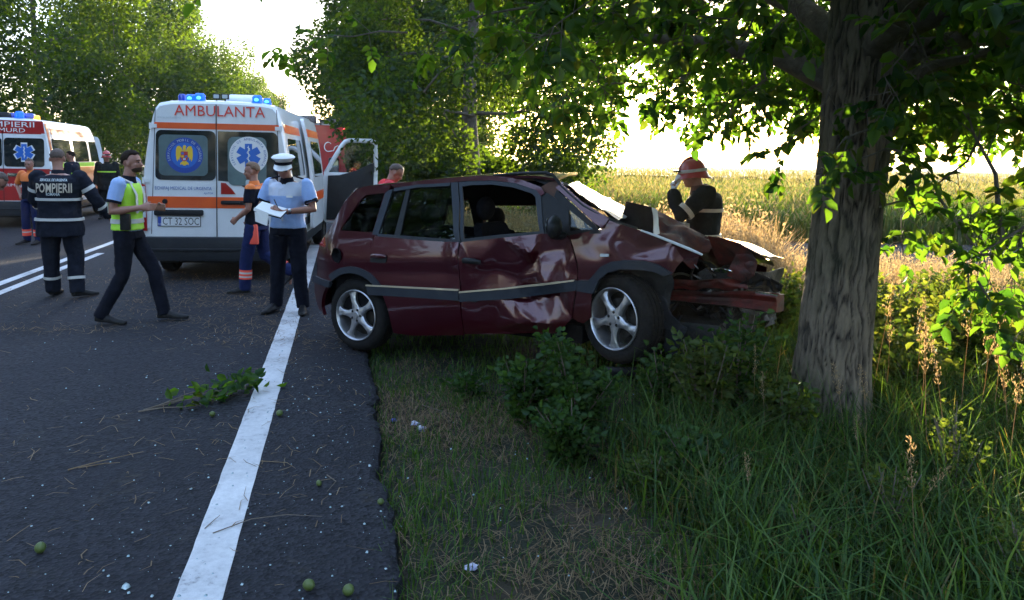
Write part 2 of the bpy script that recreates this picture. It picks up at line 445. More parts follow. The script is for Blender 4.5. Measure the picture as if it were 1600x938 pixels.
def asphalt_mat():
    m, t, p = new_mat("asphalt"); L = t.links.new
    tc = t.nodes.new("ShaderNodeTexCoord")
    def noise(s, d=4, r=0.6):
        n = t.nodes.new("ShaderNodeTexNoise"); n.inputs["Scale"].default_value = s
        n.inputs["Detail"].default_value = d; n.inputs["Roughness"].default_value = r
        L(tc.outputs["Object"], n.inputs["Vector"]); return n
    vo = t.nodes.new("ShaderNodeTexVoronoi"); vo.inputs["Scale"].default_value = 58
    L(tc.outputs["Object"], vo.inputs["Vector"])
    big = noise(0.9, 5); mid = noise(14, 5)
    cr = t.nodes.new("ShaderNodeValToRGB"); e = cr.color_ramp.elements
    e[0].position = 0.0; e[0].color = (0.0020, 0.0024, 0.0036, 1)
    e[1].position = 1.0; e[1].color = (0.040, 0.041, 0.050, 1)
    L(vo.outputs["Color"], cr.inputs[0])
    mx = t.nodes.new("ShaderNodeMix"); mx.data_type = 'RGBA'; mx.inputs[7].default_value = (0.016, 0.0165, 0.021, 1)
    mr = t.nodes.new("ShaderNodeMapRange"); mr.inputs[1].default_value = 0.4; mr.inputs[2].default_value = 0.75
    mr.inputs[4].default_value = 0.75
    L(big.outputs[0], mr.inputs[0]); L(mr.outputs[0], mx.inputs[0]); L(cr.outputs[0], mx.inputs[6])
    # trodden straw dust
    du = noise(2.2, 8, 0.75)
    dr = t.nodes.new("ShaderNodeMapRange"); dr.inputs[1].default_value = 0.56; dr.inputs[2].default_value = 0.72; dr.inputs[4].default_value = 0.45
    L(du.outputs[0], dr.inputs[0])
    m2 = t.nodes.new("ShaderNodeMix"); m2.data_type = 'RGBA'; m2.inputs[7].default_value = (0.10, 0.085, 0.06, 1)
    mm = t.nodes.new("ShaderNodeMath"); mm.operation = 'MULTIPLY'
    mr3 = t.nodes.new("ShaderNodeMapRange"); mr3.inputs[1].default_value = 0.42; mr3.inputs[2].default_value = 0.62
    L(mid.outputs[0], mr3.inputs[0]); L(mr3.outputs[0], mm.inputs[0]); L(dr.outputs[0], mm.inputs[1])
    L(mm.outputs[0], m2.inputs[0]); L(mx.outputs[2], m2.inputs[6]); L(m2.outputs[2], p.inputs["Base Color"])
    b = t.nodes.new("ShaderNodeBump"); b.inputs["Strength"].default_value = 0.75; b.inputs["Distance"].default_value = 0.006
    L(vo.outputs["Distance"], b.inputs["Height"])
    b2 = t.nodes.new("ShaderNodeBump"); b2.inputs["Strength"].default_value = 0.35; b2.inputs["Distance"].default_value = 0.01
    L(mid.outputs[0], b2.inputs["Height"]); L(b.outputs[0], b2.inputs["Normal"]); L(b2.outputs[0], p.inputs["Normal"])
    p.inputs["Roughness"].default_value = 0.8
    p.inputs["Specular IOR Level"].default_value = 0.18
    return m
M['asphalt'] = asphalt_mat()

def marking_mat():
    m, t, p = new_mat("road marking paint"); L = t.links.new
    tc = t.nodes.new("ShaderNodeTexCoord")
    n = t.nodes.new("ShaderNodeTexNoise"); n.inputs["Scale"].default_value = 22; n.inputs["Detail"].default_value = 8
    n.inputs["Roughness"].default_value = 0.75
    L(tc.outputs["Object"], n.inputs["Vector"])
    n2 = t.nodes.new("ShaderNodeTexNoise"); n2.inputs["Scale"].default_value = 2.5; n2.inputs["Detail"].default_value = 4
    L(tc.outputs["Object"], n2.inputs["Vector"])
    ad = t.nodes.new("ShaderNodeMath"); ad.operation = 'ADD'; L(n.outputs[0], ad.inputs[0]); L(n2.outputs[0], ad.inputs[1])
    r = t.nodes.new("ShaderNodeValToRGB"); e = r.color_ramp.elements
    e[0].position = 0.36; e[0].color = (0.72, 0.72, 0.72, 1); e[1].position = 0.62; e[1].color = (0.48, 0.48, 0.49, 1)
    e2 = e.new(0.72); e2.color = (0.16, 0.16, 0.165, 1)
    hf = t.nodes.new("ShaderNodeMath"); hf.operation = 'MULTIPLY'; hf.inputs[1].default_value = 0.55
    L(ad.outputs[0], hf.inputs[0]); L(hf.outputs[0], r.inputs[0]); L(r.outputs[0], p.inputs["Base Color"])
    b = t.nodes.new("ShaderNodeBump"); b.inputs["Strength"].default_value = 0.5; b.inputs["Distance"].default_value = 0.004
    L(n.outputs[0], b.inputs["Height"]); L(b.outputs[0], p.inputs["Normal"])
    p.inputs["Roughness"].default_value = 0.6
    return m
M['marking'] = marking_mat()

def soil_mat():
    m, t, p = new_mat("verge soil"); L = t.links.new
    tc = t.nodes.new("ShaderNodeTexCoord")
    n = t.nodes.new("ShaderNodeTexNoise"); n.inputs["Scale"].default_value = 1.6; n.inputs["Detail"].default_value = 10
    n.inputs["Roughness"].default_value = 0.7
    L(tc.outputs["Object"], n.inputs["Vector"])
    cr = t.nodes.new("ShaderNodeValToRGB"); e = cr.color_ramp.elements
    e[0].position = 0.3; e[0].color = (0.012, 0.011, 0.008, 1); e[1].position = 0.62; e[1].color = (0.05, 0.036, 0.022, 1)
    e2 = e.new(0.48); e2.color = (0.018, 0.024, 0.010, 1)
    L(n.outputs[0], cr.inputs[0]); L(cr.outputs[0], p.inputs["Base Color"])
    n3 = t.nodes.new("ShaderNodeTexNoise"); n3.inputs["Scale"].default_value = 30; n3.inputs["Detail"].default_value = 6
    L(tc.outputs["Object"], n3.inputs["Vector"])
    b = t.nodes.new("ShaderNodeBump"); b.inputs["Strength"].default_value = 0.9; b.inputs["Distance"].default_value = 0.04
    L(n3.outputs[0], b.inputs["Height"]); L(b.outputs[0], p.inputs["Normal"])
    p.inputs["Roughness"].default_value = 0.95
    return m
M['soil'] = soil_mat()
M['plough'] = mat("ploughed dark soil", (0.022, 0.018, 0.016), 0.95, col2=(0.06, 0.05, 0.04), scale=3, bump=0.8, bscale=12)
# ------------------------------------------------------------------ road frame: s = metres right of the edge line, t = metres along it
ROAD_O = np.array([-1.160, 2.790]); ROAD_D = np.array([-0.21474, 0.97667]); ROAD_N = np.array([0.97667, 0.21474])
ROAD_ANG = math.atan2(-ROAD_D[0], ROAD_D[1])      # rotation about z that turns +Y to the road direction
EDGE_S = 0.75

def RP(s, t, z=0.0):
    p = ROAD_O + ROAD_N * s + ROAD_D * t
    return (float(p[0]), float(p[1]), z)

def road_s(x, y):
    return (x - ROAD_O[0]) * ROAD_N[0] + (y - ROAD_O[1]) * ROAD_N[1]

def gz(x, y):
    s = road_s(x, y)
    if -8.9 < s < 0.62:
        return -0.10
    k = min(1.0, max(0.0, (s - 0.62) / 0.6)) if s > 0 else min(1.0, (-8.9 - s) / 0.8)
    z = -0.10 + k * (0.07 + 0.05 * nz(x * 0.8, y * 0.8) + 0.03 * nz(x * 2.7, y * 2.7, 4))
    if s > 5: z -= 0.10 * min(1, (s - 5) / 4)
    z += 0.13 * math.exp(-((x - 1.0) ** 2 / 0.7 + (y - 5.5) ** 2 / 0.6))
    z += 0.10 * math.exp(-((x - 2.06) ** 2 + (y - 4.8) ** 2) / 0.35)
    return z

def axis(lo, hi, step, far_lo, far_hi):
    a = list(np.arange(lo, hi + 1e-6, step))
    x = hi; st = step
    while x < far_hi: st *= 1.22; x += st; a.append(x)
    x = lo; st = step; pre = []
    while x > far_lo: st *= 1.22; x -= st; pre.append(x)
    return pre[::-1] + a

xs = axis(-14, 12, 0.16, -3200, 3200); ys = axis(-2, 22, 0.16, -60, 4500)
V = [(x, y, gz(x, y)) for y in ys for x in xs]
nx, ny = len(xs), len(ys)
I = np.arange(nx * (ny - 1)).reshape(ny - 1, nx)[:, :-1].ravel()
g = fast_mesh("ground", V, np.stack([I, I + 1, I + nx + 1, I + nx], 1), M['soil'], smooth=True)
tag(g, kind="structure")

# road: crumbling right edge with real thickness
b = MB(); rr = []
t = -8.0; row = []
while t < 240:
    e = EDGE_S + 0.045 * nz(t * 1.3) + 0.05 * nz(t * 5.1, 3) + 0.03 * nz(t * 17, 5)
    row.append((t, e)); t += 0.06 if t < 16 else (0.5 if t < 60 else 6)
V = []; F = []
for t, e in row:
    z = 0.0
    for s in (-8.75, -8.7, -6, -3, 0, 0.5, e - 0.03, e, e + 0.02):
        V.append(RP(s, t, -0.14 if s in (-8.75,) else (z if s < e - 0.01 else (-0.012 if s == e else -0.15))))
n = 9
for i in range(len(row) - 1):
    for j in range(n - 1):
        F.append((i * n + j, i * n + j + 1, (i + 1) * n + j + 1, (i + 1) * n + j))
o = poly_mesh("road", V, F, M['asphalt']); tag(o, kind="structure")

def road_strip(name, s0, s1, t0, t1, step=0.5, ragged=0.004):
    V = []; F = []; k = int((t1 - t0) / step) + 1
    for i in range(k + 1):
        t = t0 + (t1 - t0) * i / k
        V.append(RP(s0 + ragged * nz(t * 9, s0 * 7), t, 0.004)); V.append(RP(s1 + ragged * nz(t * 9, s1 * 7 + 5), t, 0.004))
    for i in range(k): F.append((2 * i, 2 * i + 1, 2 * i + 3, 2 * i + 2))
    o = poly_mesh(name, V, F, M['marking']); tag(o, kind="structure"); return o
road_strip("edge_line", -0.09, 0.09, -6, 200, 0.08)
road_strip("centre_line", -3.78, -3.65, -6, 200, 0.3)
for i in range(8):
    road_strip("lane_dash", -3.50, -3.38, -2.6 + i * 8.1, 2.9 + i * 8.1, 0.3)

# ------------------------------------------------------------------ plant kits (numpy)
def rand_dirs(n, rng, zmul=1.0):
    v = rng.normal(size=(n, 3)); v[:, 2] *= zmul
    return v / (np.linalg.norm(v, axis=1)[:, None] + 1e-9)

def norm(v): return v / (np.linalg.norm(v, axis=1)[:, None] + 1e-9)

def leaf_arrays(P, D, L, W, rng, fold=True, Nrm=None):
    """P base points, D unit directions, L lengths, W widths"""
    n = len(P)
    r = rand_dirs(n, rng) if Nrm is None else Nrm
    S = norm(np.cross(D, r)); Nn = np.cross(S, D)
    L = L[:, None]; W = W[:, None]
    if fold:
        up = Nn * W * 0.22; dr = -Nn * L * 0.10
        base = P; tip = P + D * L + dr * 2
        l1 = P + D * L * 0.33 - S * W * 0.50 + up; l2 = P + D * L * 0.72 - S * W * 0.38 + up + dr * .6
        r1 = P + D * L * 0.33 + S * W * 0.50 + up; r2 = P + D * L * 0.72 + S * W * 0.38 + up + dr * .6
        V = np.stack([base, l1, l2, tip, r2, r1], 1).reshape(-1, 3)
        k = np.arange(n)[:, None] * 6
        F = np.concatenate([k + np.array([[0, 1, 2, 3]]), k + np.array([[0, 3, 4, 5]])], 1).reshape(-1, 4)
    else:
        V = np.stack([P, P + D * L * .45 - S * W * .5, P + D * L, P + D * L * .5 + S * W * .5], 1).reshape(-1, 3)
        F = (np.arange(n)[:, None] * 4 + np.arange(4)[None])
    return V, F

def blade_arrays(P, H, W, rng, lean=0.35, seg2=True):
    n = len(P)
    a = rng.uniform(0, 2 * pi, n); ld = np.stack([np.cos(a), np.sin(a), np.zeros(n)], 1)
    b_ = a + rng.uniform(-1.2, 1.2, n) + pi / 2
    S = np.stack([np.cos(b_), np.sin(b_), np.zeros(n)], 1) * (W[:, None] / 2)
    le = (rng.uniform(0.2, 1, n) * lean)[:, None]; H = H[:, None]; Z = np.array([[0, 0, 1.0]])
    p1 = P + Z * H * 0.5 + ld * H * le * 0.25
    p2 = P + Z * H * (1 - le * 0.45) + ld * H * le
    if seg2:
        V = np.stack([P - S, P + S, p1 + S * .85, p1 - S * .85, p2 + S * .12, p2 - S * .12], 1).reshape(-1, 3)
        k = np.arange(n)[:, None] * 6
        F = np.concatenate([k + np.array([[0, 1, 2, 3]]), k + np.array([[3, 2, 4, 5]])], 1).reshape(-1, 4)
    else:
        V = np.stack([P - S, P + S, p2 + S * .25, p2 - S * .25], 1).reshape(-1, 3)
        F = np.arange(n)[:, None] * 4 + np.arange(4)[None]
    return V, F

def join_arrays(parts):
    Vs = []; Fs = []; n = 0
    for V, F in parts:
        Vs.append(V); Fs.append(F + n); n += len(V)
    return np.concatenate(Vs), np.concatenate(Fs)

def vnoise(x, y, s, seed=0.0):
    return np.array([nz(a * s, b_ * s, seed) for a, b_ in zip(x, y)])

def ground_pts(n, x0, x1, y0, y1, keep=None, rng=RNG):
    x = rng.uniform(x0, x1, n); y = rng.uniform(y0, y1, n)
    if keep is not None:
        k = keep(x, y); x, y = x[k], y[k]
    z = np.array([gz(a, b_) for a, b_ in zip(x, y)]) - 0.01
    return np.stack([x, y, z], 1)

def sarr(x, y): return (x - ROAD_O[0]) * ROAD_N[0] + (y - ROAD_O[1]) * ROAD_N[1]

def stuff(name, parts, m, label=None, cat=None):
    V, F = join_arrays(parts)
    o = fast_mesh(name, V, F, m)
    return tag(o, label=label, cat=cat, kind="stuff")

# --- short verge turf and tall grass
rng = np.random.default_rng(11)
def tallness(x, y):
    """0 on the worn strip beside the road, 1 in the rank grass to the right"""
    return np.clip((x - (0.42 + 0.10 * (y - 3))) / 0.45 + vnoise(x, y, 1.1, 3) * 0.9, 0, 1)
def keep_short(x, y):
    s = sarr(x, y); nzv = vnoise(x, y, 1.7, 1)
    bare = np.exp(-(((x - 0.35) / 0.42) ** 2 + ((y - 2.55) / 0.32) ** 2))
    return (s > EDGE_S - 0.03) & (nzv + rng.uniform(-.5, .5, len(x)) - bare * 1.4 > -0.22) & (rng.uniform(0, 1, len(x)) < np.clip(1.25 - (s - EDGE_S) * .14, .3, 1))
P = ground_pts(60000, -3.6, 3.2, 2.0, 8.5, keep_short, rng)
H = rng.uniform(0.04, 0.16, len(P)) * (1 + 0.8 * np.clip(vnoise(P[:, 0], P[:, 1], 0.9, 7), -.6, 1))
stuff("grass", [blade_arrays(P, H, rng.uniform(.004, .008, len(P)), rng, 0.8)], M['grass'],
      "short patchy green grass along the crumbling asphalt edge", "grass")
def keep_tall(x, y):
    s = sarr(x, y)
    return (s > EDGE_S + 0.5) & (rng.uniform(0, 1, len(x)) < tallness(x, y)) & ((x - 2.06) ** 2 + (y - 4.8) ** 2 > 0.11)
P = ground_pts(34000, 0.2, 4.6, 2.0, 6.4, keep_tall, rng)
tl = tallness(P[:, 0], P[:, 1])
H = rng.uniform(0.16, 0.5, len(P)) * (0.45 + 0.55 * tl) * np.clip((P[:, 1] - 0.8) / 2.4, .45, 1)
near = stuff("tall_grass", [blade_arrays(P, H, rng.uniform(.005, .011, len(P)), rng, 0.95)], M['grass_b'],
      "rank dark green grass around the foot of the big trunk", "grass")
P = ground_pts(9000, 0.3, 4.6, 2.2, 6.4, keep_tall, rng)
stuff("bright_grass", [blade_arrays(P, rng.uniform(.2, .62, len(P)), rng.uniform(.006, .012, len(P)), rng, 1.0)], M['grass'],
      "arching mid green grass blades mixed into the rank grass", "grass")

# --- straw litter on the verge
def straw_arrays(P, L, W, rng, lift=0.03):
    n = len(P); a = rng.uniform(0, 2 * pi, n)
    D = np.stack([np.cos(a), np.sin(a), rng.uniform(-.02, .3, n)], 1)
    S = np.stack([-np.sin(a), np.cos(a), np.zeros(n)], 1) * W[:, None] / 2
    L = L[:, None]; bend = rand_dirs(n, rng) * L * 0.18
    m_ = P + D * L * .5 + bend + np.array([[0, 0, 1]]) * lift * rng.uniform(0, 1, (n, 1)); e_ = P + D * L
    m_[:, 2] = np.maximum(m_[:, 2], P[:, 2] + .004); e_[:, 2] = np.maximum(e_[:, 2], P[:, 2] + .002)
    V = np.stack([P - S, P + S, m_ + S, m_ - S, e_ + S * .5, e_ - S * .5], 1).reshape(-1, 3)
    k = np.arange(n)[:, None] * 6
    F = np.concatenate([k + np.array([[0, 1, 2, 3]]), k + np.array([[3, 2, 4, 5]])], 1).reshape(-1, 4)
    return V, F
def keep_straw(x, y):
    s = sarr(x, y)
    pt = np.exp(-(((x + 0.35) / .55) ** 2 + ((y - 4.9) / .5) ** 2)) + np.exp(-(((x - 0.45) / .8) ** 2 + ((y - 3.0) / .6) ** 2)) * .55 \
        + np.exp(-(((x - 0.9) / .5) ** 2 + ((y - 2.55) / .35) ** 2))
    return (s > EDGE_S + 0.03) & (vnoise(x, y, 1.9, 9) * .6 + pt + rng.uniform(-.5, .5, len(x)) > 0.35)
P = ground_pts(48000, -2.2, 2.6, 2.0, 6.4, keep_straw, rng); P[:, 2] += 0.02
stuff("straw_litter", [straw_arrays(P, rng.uniform(.02, .15, len(P)), rng.uniform(.002, .005, len(P)), rng, .04)], M['straw'],
      "brown dead grass lying flat on the verge", "straw")
# scattered straw and shards on the road
def road_pts(n, s0, s1, t0, t1, f=None, z=0.006):
    s = rng.uniform(s0, s1, n); t = rng.uniform(t0, t1, n)
    if f is not None:
        k = f(s, t); s, t = s[k], t[k]
    p = ROAD_O + s[:, None] * ROAD_N + t[:, None] * ROAD_D
    return np.concatenate([p, np.full((len(p), 1), z)], 1)
spots = [(-1.85, 4.85, .55, .13), (-1.85, 4.85, .45, .10), (-.62, 6.0, .6, .3), (-.8, 6.5, .7, .25), (-0.7, 5.2, .6, .3), (-2.6, 5.0, .5, .2), (-1.9, 8.0, 1.2, .4), (-.9, 7.2, .9, .9), (-1.4, 6.2, .9, .5), (-.3, 4.6, .6, .6), (0.2, 2.6, .6, 1.6), (-1.0, 1.2, 1.4, 1.2), (-3.0, 3.4, 1.2, .5)]
def near_spots(s, t):
    d = np.zeros(len(s)) + 0.02
    for a, b_, rs, rt in spots: d += np.exp(-(((s - a) / rs) ** 2 + ((t - b_) / rt) ** 2)) * .5
    return rng.uniform(0, 1, len(s)) < d
P = road_pts(34000, -5.0, .7, -.5, 10, near_spots)
P1 = P[P[:, 1] > 6.6]; P2 = P[P[:, 1] <= 6.6]; P2 = P2[rng.uniform(0, 1, len(P2)) < .17]
P = np.concatenate([P1, P2])
stuff("road_straw", [straw_arrays(P, rng.uniform(.03, .13, len(P)), rng.uniform(.003, .006, len(P)), rng, .006)], M['straw'],
      "bits of straw and bark scattered over the asphalt", "straw")
def glass_f(s, t):
    return rng.uniform(0, 1, len(s)) < np.clip(np.exp(-((s - .25) / .8) ** 2) + .10 + .35 * np.exp(-(((s + 1.2) / .8) ** 2 + ((t - .5) / .9) ** 2)), 0, 1) * np.clip(1.15 - t * .14, 0.05, 1)
P = road_pts(3000, -3.6, .74, -.3, 6.5, glass_f, .004)
P = np.concatenate([P, ground_pts(420, -1.4, .9, 2.2, 5.4, lambda x, y: (sarr(x, y) > .8) & (rng.uniform(0, 1, len(x)) < .5)) + np.array([[0, 0, .045]])])
n = len(P); sz = .0014 + .0045 * rng.uniform(0, 1, n) ** 4; sz *= np.where(rng.uniform(0, 1, n) < .03, 2.2, 1)
cube = np.array([[-1, -1, 0], [1, -1, 0], [1, 1, 0], [-1, 1, 0], [-.6, -.7, 1], [.8, -.6, 1.2], [.6, .7, 1], [-.7, .6, .8]])
a = rng.uniform(0, 2 * pi, n)
R_ = np.stack([np.stack([np.cos(a), -np.sin(a), 0 * a], 1), np.stack([np.sin(a), np.cos(a), 0 * a], 1), np.stack([0 * a, 0 * a, 0 * a + 1], 1)], 1)
V = (np.einsum('nij,kj->nki', R_, cube) * sz[:, None, None] + P[:, None, :]).reshape(-1, 3)
fc = np.array([[4, 5, 6, 7], [0, 1, 5, 4], [1, 2, 6, 5], [2, 3, 7, 6], [3, 0, 4, 7]])
F = (np.arange(n)[:, None, None] * 8 + fc[None]).reshape(-1, 4)
tag(fast_mesh("glass_crumbs", V, F, M['shard']), "tiny pale glass crumbs strewn over shoulder and lane", "broken glass", kind="stuff")

# --- field behind: weeds, dry grass, crop
rng = np.random.default_rng(12)
def kf(x, y): return (sarr(x, y) > 2.6) & (rng.uniform(0, 1, len(x)) < .9)
P = ground_pts(21000, -1.0, 9.5, 6.2, 13.0, kf, rng)
stuff("field_edge_grass", [blade_arrays(P, rng.uniform(.12, .5, len(P)), rng.uniform(.008, .016, len(P)), rng, .8)], M['leaf_bright'],
      "yellow green weeds between the trunk and the ploughed strip", "weeds")
def kd(x, y): return (sarr(x, y) > 2.6) & (np.exp(-(((x - 5.6) / 2.0) ** 2 + ((y - 10.2) / 1.4) ** 2)) + np.exp(-(((x - 3.1) / 1.1) ** 2 + ((y - 11.2) / 1.4) ** 2)) > rng.uniform(0.1, 1.0, len(x)))
P = ground_pts(26000, 1.0, 10.0, 7.4, 13.4, kd, rng)
Hh = rng.uniform(.35, .72, len(P))
A = blade_arrays(P, Hh, rng.uniform(.008, .014, len(P)), rng, .5)
tp = P[::3] + np.stack([rng.normal(0, .08, len(P[::3])), rng.normal(0, .08, len(P[::3])), Hh[::3] * rng.uniform(.6, .98, len(P[::3]))], 1)
tpp = np.repeat(tp, 4, 0) + rng.normal(0, .03, (len(tp) * 4, 3))
Bq = leaf_arrays(tpp, rand_dirs(len(tpp), rng), rng.uniform(.03, .06, len(tpp)), rng.uniform(.015, .025, len(tpp)), rng, False)
stuff("dry_tussocks", [A, Bq], M['straw_pale'], "pale feathery dry grass in front of the ploughed strip", "dry grass")

P = ground_pts(22000, -2.4, 3.6, 9.6, 13.2, lambda x, y: (sarr(x, y) > 2.2) & (rng.uniform(0, 1, len(x)) < .8), rng)
Hh = rng.uniform(.55, 1.15, len(P)) * (1 + .3 * vnoise(P[:, 0], P[:, 1], 1.2, 4))
A = blade_arrays(P, Hh, rng.uniform(.010, .02, len(P)), rng, .5)
tp = P[::3] + np.stack([rng.normal(0, .1, len(P[::3])), rng.normal(0, .1, len(P[::3])), Hh[::3] * rng.uniform(.5, 1.0, len(P[::3]))], 1)
tp = np.repeat(tp, 3, 0) + rng.normal(0, .05, (len(tp) * 3, 3))
Bq = leaf_arrays(tp, rand_dirs(len(tp), rng), rng.uniform(.04, .09, len(tp)), rng.uniform(.02, .04, len(tp)), rng, False)
stuff("tall_weeds", [A, Bq], M['straw_pale'], "tall weeds behind the wrecked car, coloured pale tan in place of sunlight", "weeds")  # straw colour lightened to stand in for sun that is blocked here

def kc(x, y):
    return (sarr(x, y) > 6.2) & (vnoise(x, y, .35, 2) * .5 + rng.uniform(-.35, .65, len(x)) > -.1)
Y = 17.8 + 30 * rng.uniform(0, 1, 70000) ** 1.35
X = rng.uniform(-.30, 1.0, len(Y)) * Y
k = (sarr(X, Y) > 6.5); X, Y = X[k], Y[k]
P = np.stack([X, Y, np.full(len(X), -.12)], 1)
hn = vnoise(X, Y, .25, 5)
Hh = (rng.uniform(.75, 1.35, len(P)) + hn * .35)
stuff("crop", [blade_arrays(P, Hh, rng.uniform(.03, .06, len(P)), rng, .55)], M['crop'],
      "tall green crop filling the sunlit field", "crop")
k = rng.uniform(0, 1, len(P)) < .55; Q = P[k]
T = Q + np.stack([rng.normal(0, .12, len(Q)), rng.normal(0, .12, len(Q)), Hh[k] * rng.uniform(.7, 1.05, len(Q))], 1)
stuff("crop_tassels", [leaf_arrays(T, norm(rand_dirs(len(T), rng) + np.array([[0, 0, 1.3]])), rng.uniform(.1, .24, len(T)), rng.uniform(.03, .06, len(T)), rng, False)],
      M['crop_top'], "tan seed heads standing over the green crop", "crop")
# canopy of the same crop farther out
V = []; F = []
ysf = [44]; 
while ysf[-1] < 3500: ysf.append(ysf[-1] * 1.045)
us = np.linspace(-.45, 1.6, 90)
for i, y in enumerate(ysf):
    for u in us:
        V.append((u * y, y, 1.0 + .22 * nz(u * y * .5, y * .5, 1) + .12 * nz(u * y * 2, y * 2, 2) if y < 300 else 1.0))
k = len(us)
for i in range(len(ysf) - 1):
    for j in range(k - 1):
        x_, y_ = (V[i * k + j][0], V[i * k + j][1])
        if sarr(np.array([x_]), np.array([y_]))[0] > 8: F.append((i * k + j, i * k + j + 1, (i + 1) * k + j + 1, (i + 1) * k + j))
M['canopy'] = mat("far crop canopy", (0.05, 0.06, 0.018), 0.9, col2=(0.11, 0.10, 0.045), scale=.5, bump=.8, bscale=2)
o = poly_mesh("field", V, F, M['canopy'], smooth=True); tag(o, kind="structure")
n = 26000
Y = 44 + 110 * rng.uniform(0, 1, n) ** 1.5; X = rng.uniform(-.3, .95, n) * Y
k = sarr(X, Y) > 8; X, Y = X[k], Y[k]
P = np.stack([X, Y, np.full(len(X), .85)], 1)
stuff("far_crop", [blade_arrays(P, rng.uniform(.2, .6, len(P)), rng.uniform(.05, .12, len(P)), rng, .5, False)], M['crop_top'],
      "distant tan tops of the crop toward the horizon", "crop")
# ploughed strip
V = []; F = []; nxp, nyp = 130, 44
for j in range(nyp):
    for i in range(nxp):
        x = 1.2 + i * .16; y = 13.3 + j * .11 + .02 * (x - 3)
        V.append((x, y, -.11 + .05 * sin(y * 11 + nz(x * .6, y) * 1.5) + .05 * nz(x * 3, y * 5) + .04 * nz(x * 9, y * 9)))
for j in range(nyp - 1):
    for i in range(nxp - 1): F.append((j * nxp + i, j * nxp + i + 1, (j + 1) * nxp + i + 1, (j + 1) * nxp + i))
o = poly_mesh("ploughed_strip", V, F, M['plough'], smooth=True); tag(o, kind="structure")

# left verge and far side of the road
rng = np.random.default_rng(13)
P = ground_pts(16000, -34, -7.0, 5, 60, lambda x, y: sarr(x, y) < -8.8, rng)
stuff("far_verge_grass", [blade_arrays(P, rng.uniform(.15, .5, len(P)), rng.uniform(.02, .05, len(P)), rng, .7)], M['grass'],
      "unmown grass on the far side of the road under the trees", "grass")
P = ground_pts(9000, -13, 6.0, 9, 44, lambda x, y: (sarr(x, y) > .9) & (sarr(x, y) < 7), rng)
stuff("verge_grass_beyond", [blade_arrays(P, rng.uniform(.15, .5, len(P)), rng.uniform(.015, .035, len(P)), rng, .7)], M['grass'],
      "grass on the near verge beyond the wrecked car", "grass")

# ------------------------------------------------------------------ trees
def crown_arrays(c, R, Hc, n, L, rng, lobes=46, bottom=None, inner=.35):
    """leaf quads gathered in lobes spread through an egg-shaped crown"""
    zl = rng.uniform(-.92, .88, lobes); al = rng.uniform(0, 2 * pi, lobes)
    prof = np.where(zl < 0, 1 - .25 * np.abs(zl) ** 3, np.sqrt(np.clip(1 - np.abs(zl) ** 2.2 * .95, 0.04, 1)))
    rl = R * .80 * prof * rng.uniform(inner, 1.0, lobes) ** .5
    LC = np.stack([rl * np.cos(al), rl * np.sin(al), zl * Hc / 2], 1)
    LR = R * rng.uniform(.14, .30, lobes)
    pick = rng.choice(lobes, n, p=LR ** 2 / (LR ** 2).sum())
    d = rand_dirs(n, rng, .75)
    rr_ = rng.uniform(.35, 1.05, n) ** .5
    P = LC[pick] + d * (LR[pick] * rr_)[:, None]
    P += np.array(c)
    if bottom is not None:
        k = P[:, 2] > bottom + .5 * np.array([nz(p[0] * .7, p[1] * .7, 8) for p in P]); P = P[k]; d = d[k]
    D = norm(d * .5 + rand_dirs(len(P), rng) + np.array([[0, 0, -.35]]))
    l = L * rng.uniform(.7, 1.3, len(P))
    return leaf_arrays(P, D, l, l * .62, rng, False)

def tree_limbs(b, base, top, R, rng, n=14):
    for i in range(n):
        f = rng.uniform(.25, .95); p0 = Vector(base).lerp(Vector(top), f)
        a = rng.uniform(0, 2 * pi); l = R * rng.uniform(.5, .85)
        p3 = p0 + Vector((cos(a) * l, sin(a) * l, rng.uniform(-.05, .45) * l))
        p1 = p0.lerp(p3, .4) + Vector(rng.normal(0, .12, 3)) * l * .6
        b.tube([p0, p1, p3], [.05 * (1.2 - f), .028, .008], 6)
        for q in range(3):
            u = p1.lerp(p3, rng.uniform(0, .8)); v_ = u + Vector(rng.normal(0, .28, 3)) * l
            b.tube([u, u.lerp(v_, .5) + Vector((0, 0, .1)), v_], [.03, .018, .006], 5)

def make_tree(loc, R, Hc, zb, n, L, seed, label, m, group, bottom=None, lobes=46, trunk_r=.24):
    rng = np.random.default_rng(seed)
    t = empty("walnut_tree", loc, 0, label, "tree", group)
    H = zb + Hc
    b = MB(); pts = []; rad = []
    for i in range(7):
        z = (H * .75) * i / 6
        pts.append((.12 * sin(i + seed), .12 * cos(i * 1.7 + seed), z - .15)); rad.append(trunk_r * (1.25 if i == 0 else 1 - .13 * i))
    b.tube(pts, rad, 12); b.build("trunk", M['limb'], t, smooth=True)
    b = MB(); tree_limbs(b, (0, 0, zb), (0, 0, H * .8), R, rng); b.build("limbs", M['limb'], t, smooth=True)
    V, F = crown_arrays((0, 0, zb + Hc / 2), R, Hc, n, L, rng, lobes, bottom)
    fast_mesh("crown", V, F, m, t)
    return t

def copy_thing(o, label=None, **kw):
    c = o.copy(); COL.objects.link(c)
    for k_, v_ in kw.items(): setattr(c, k_, v_)
    if label: c["label"] = label
    for ch in list(o.children):
        d = ch.copy(); COL.objects.link(d); d.parent = c
        for g_ in ch.children:
            e_ = g_.copy(); COL.objects.link(e_); e_.parent = d
    return c

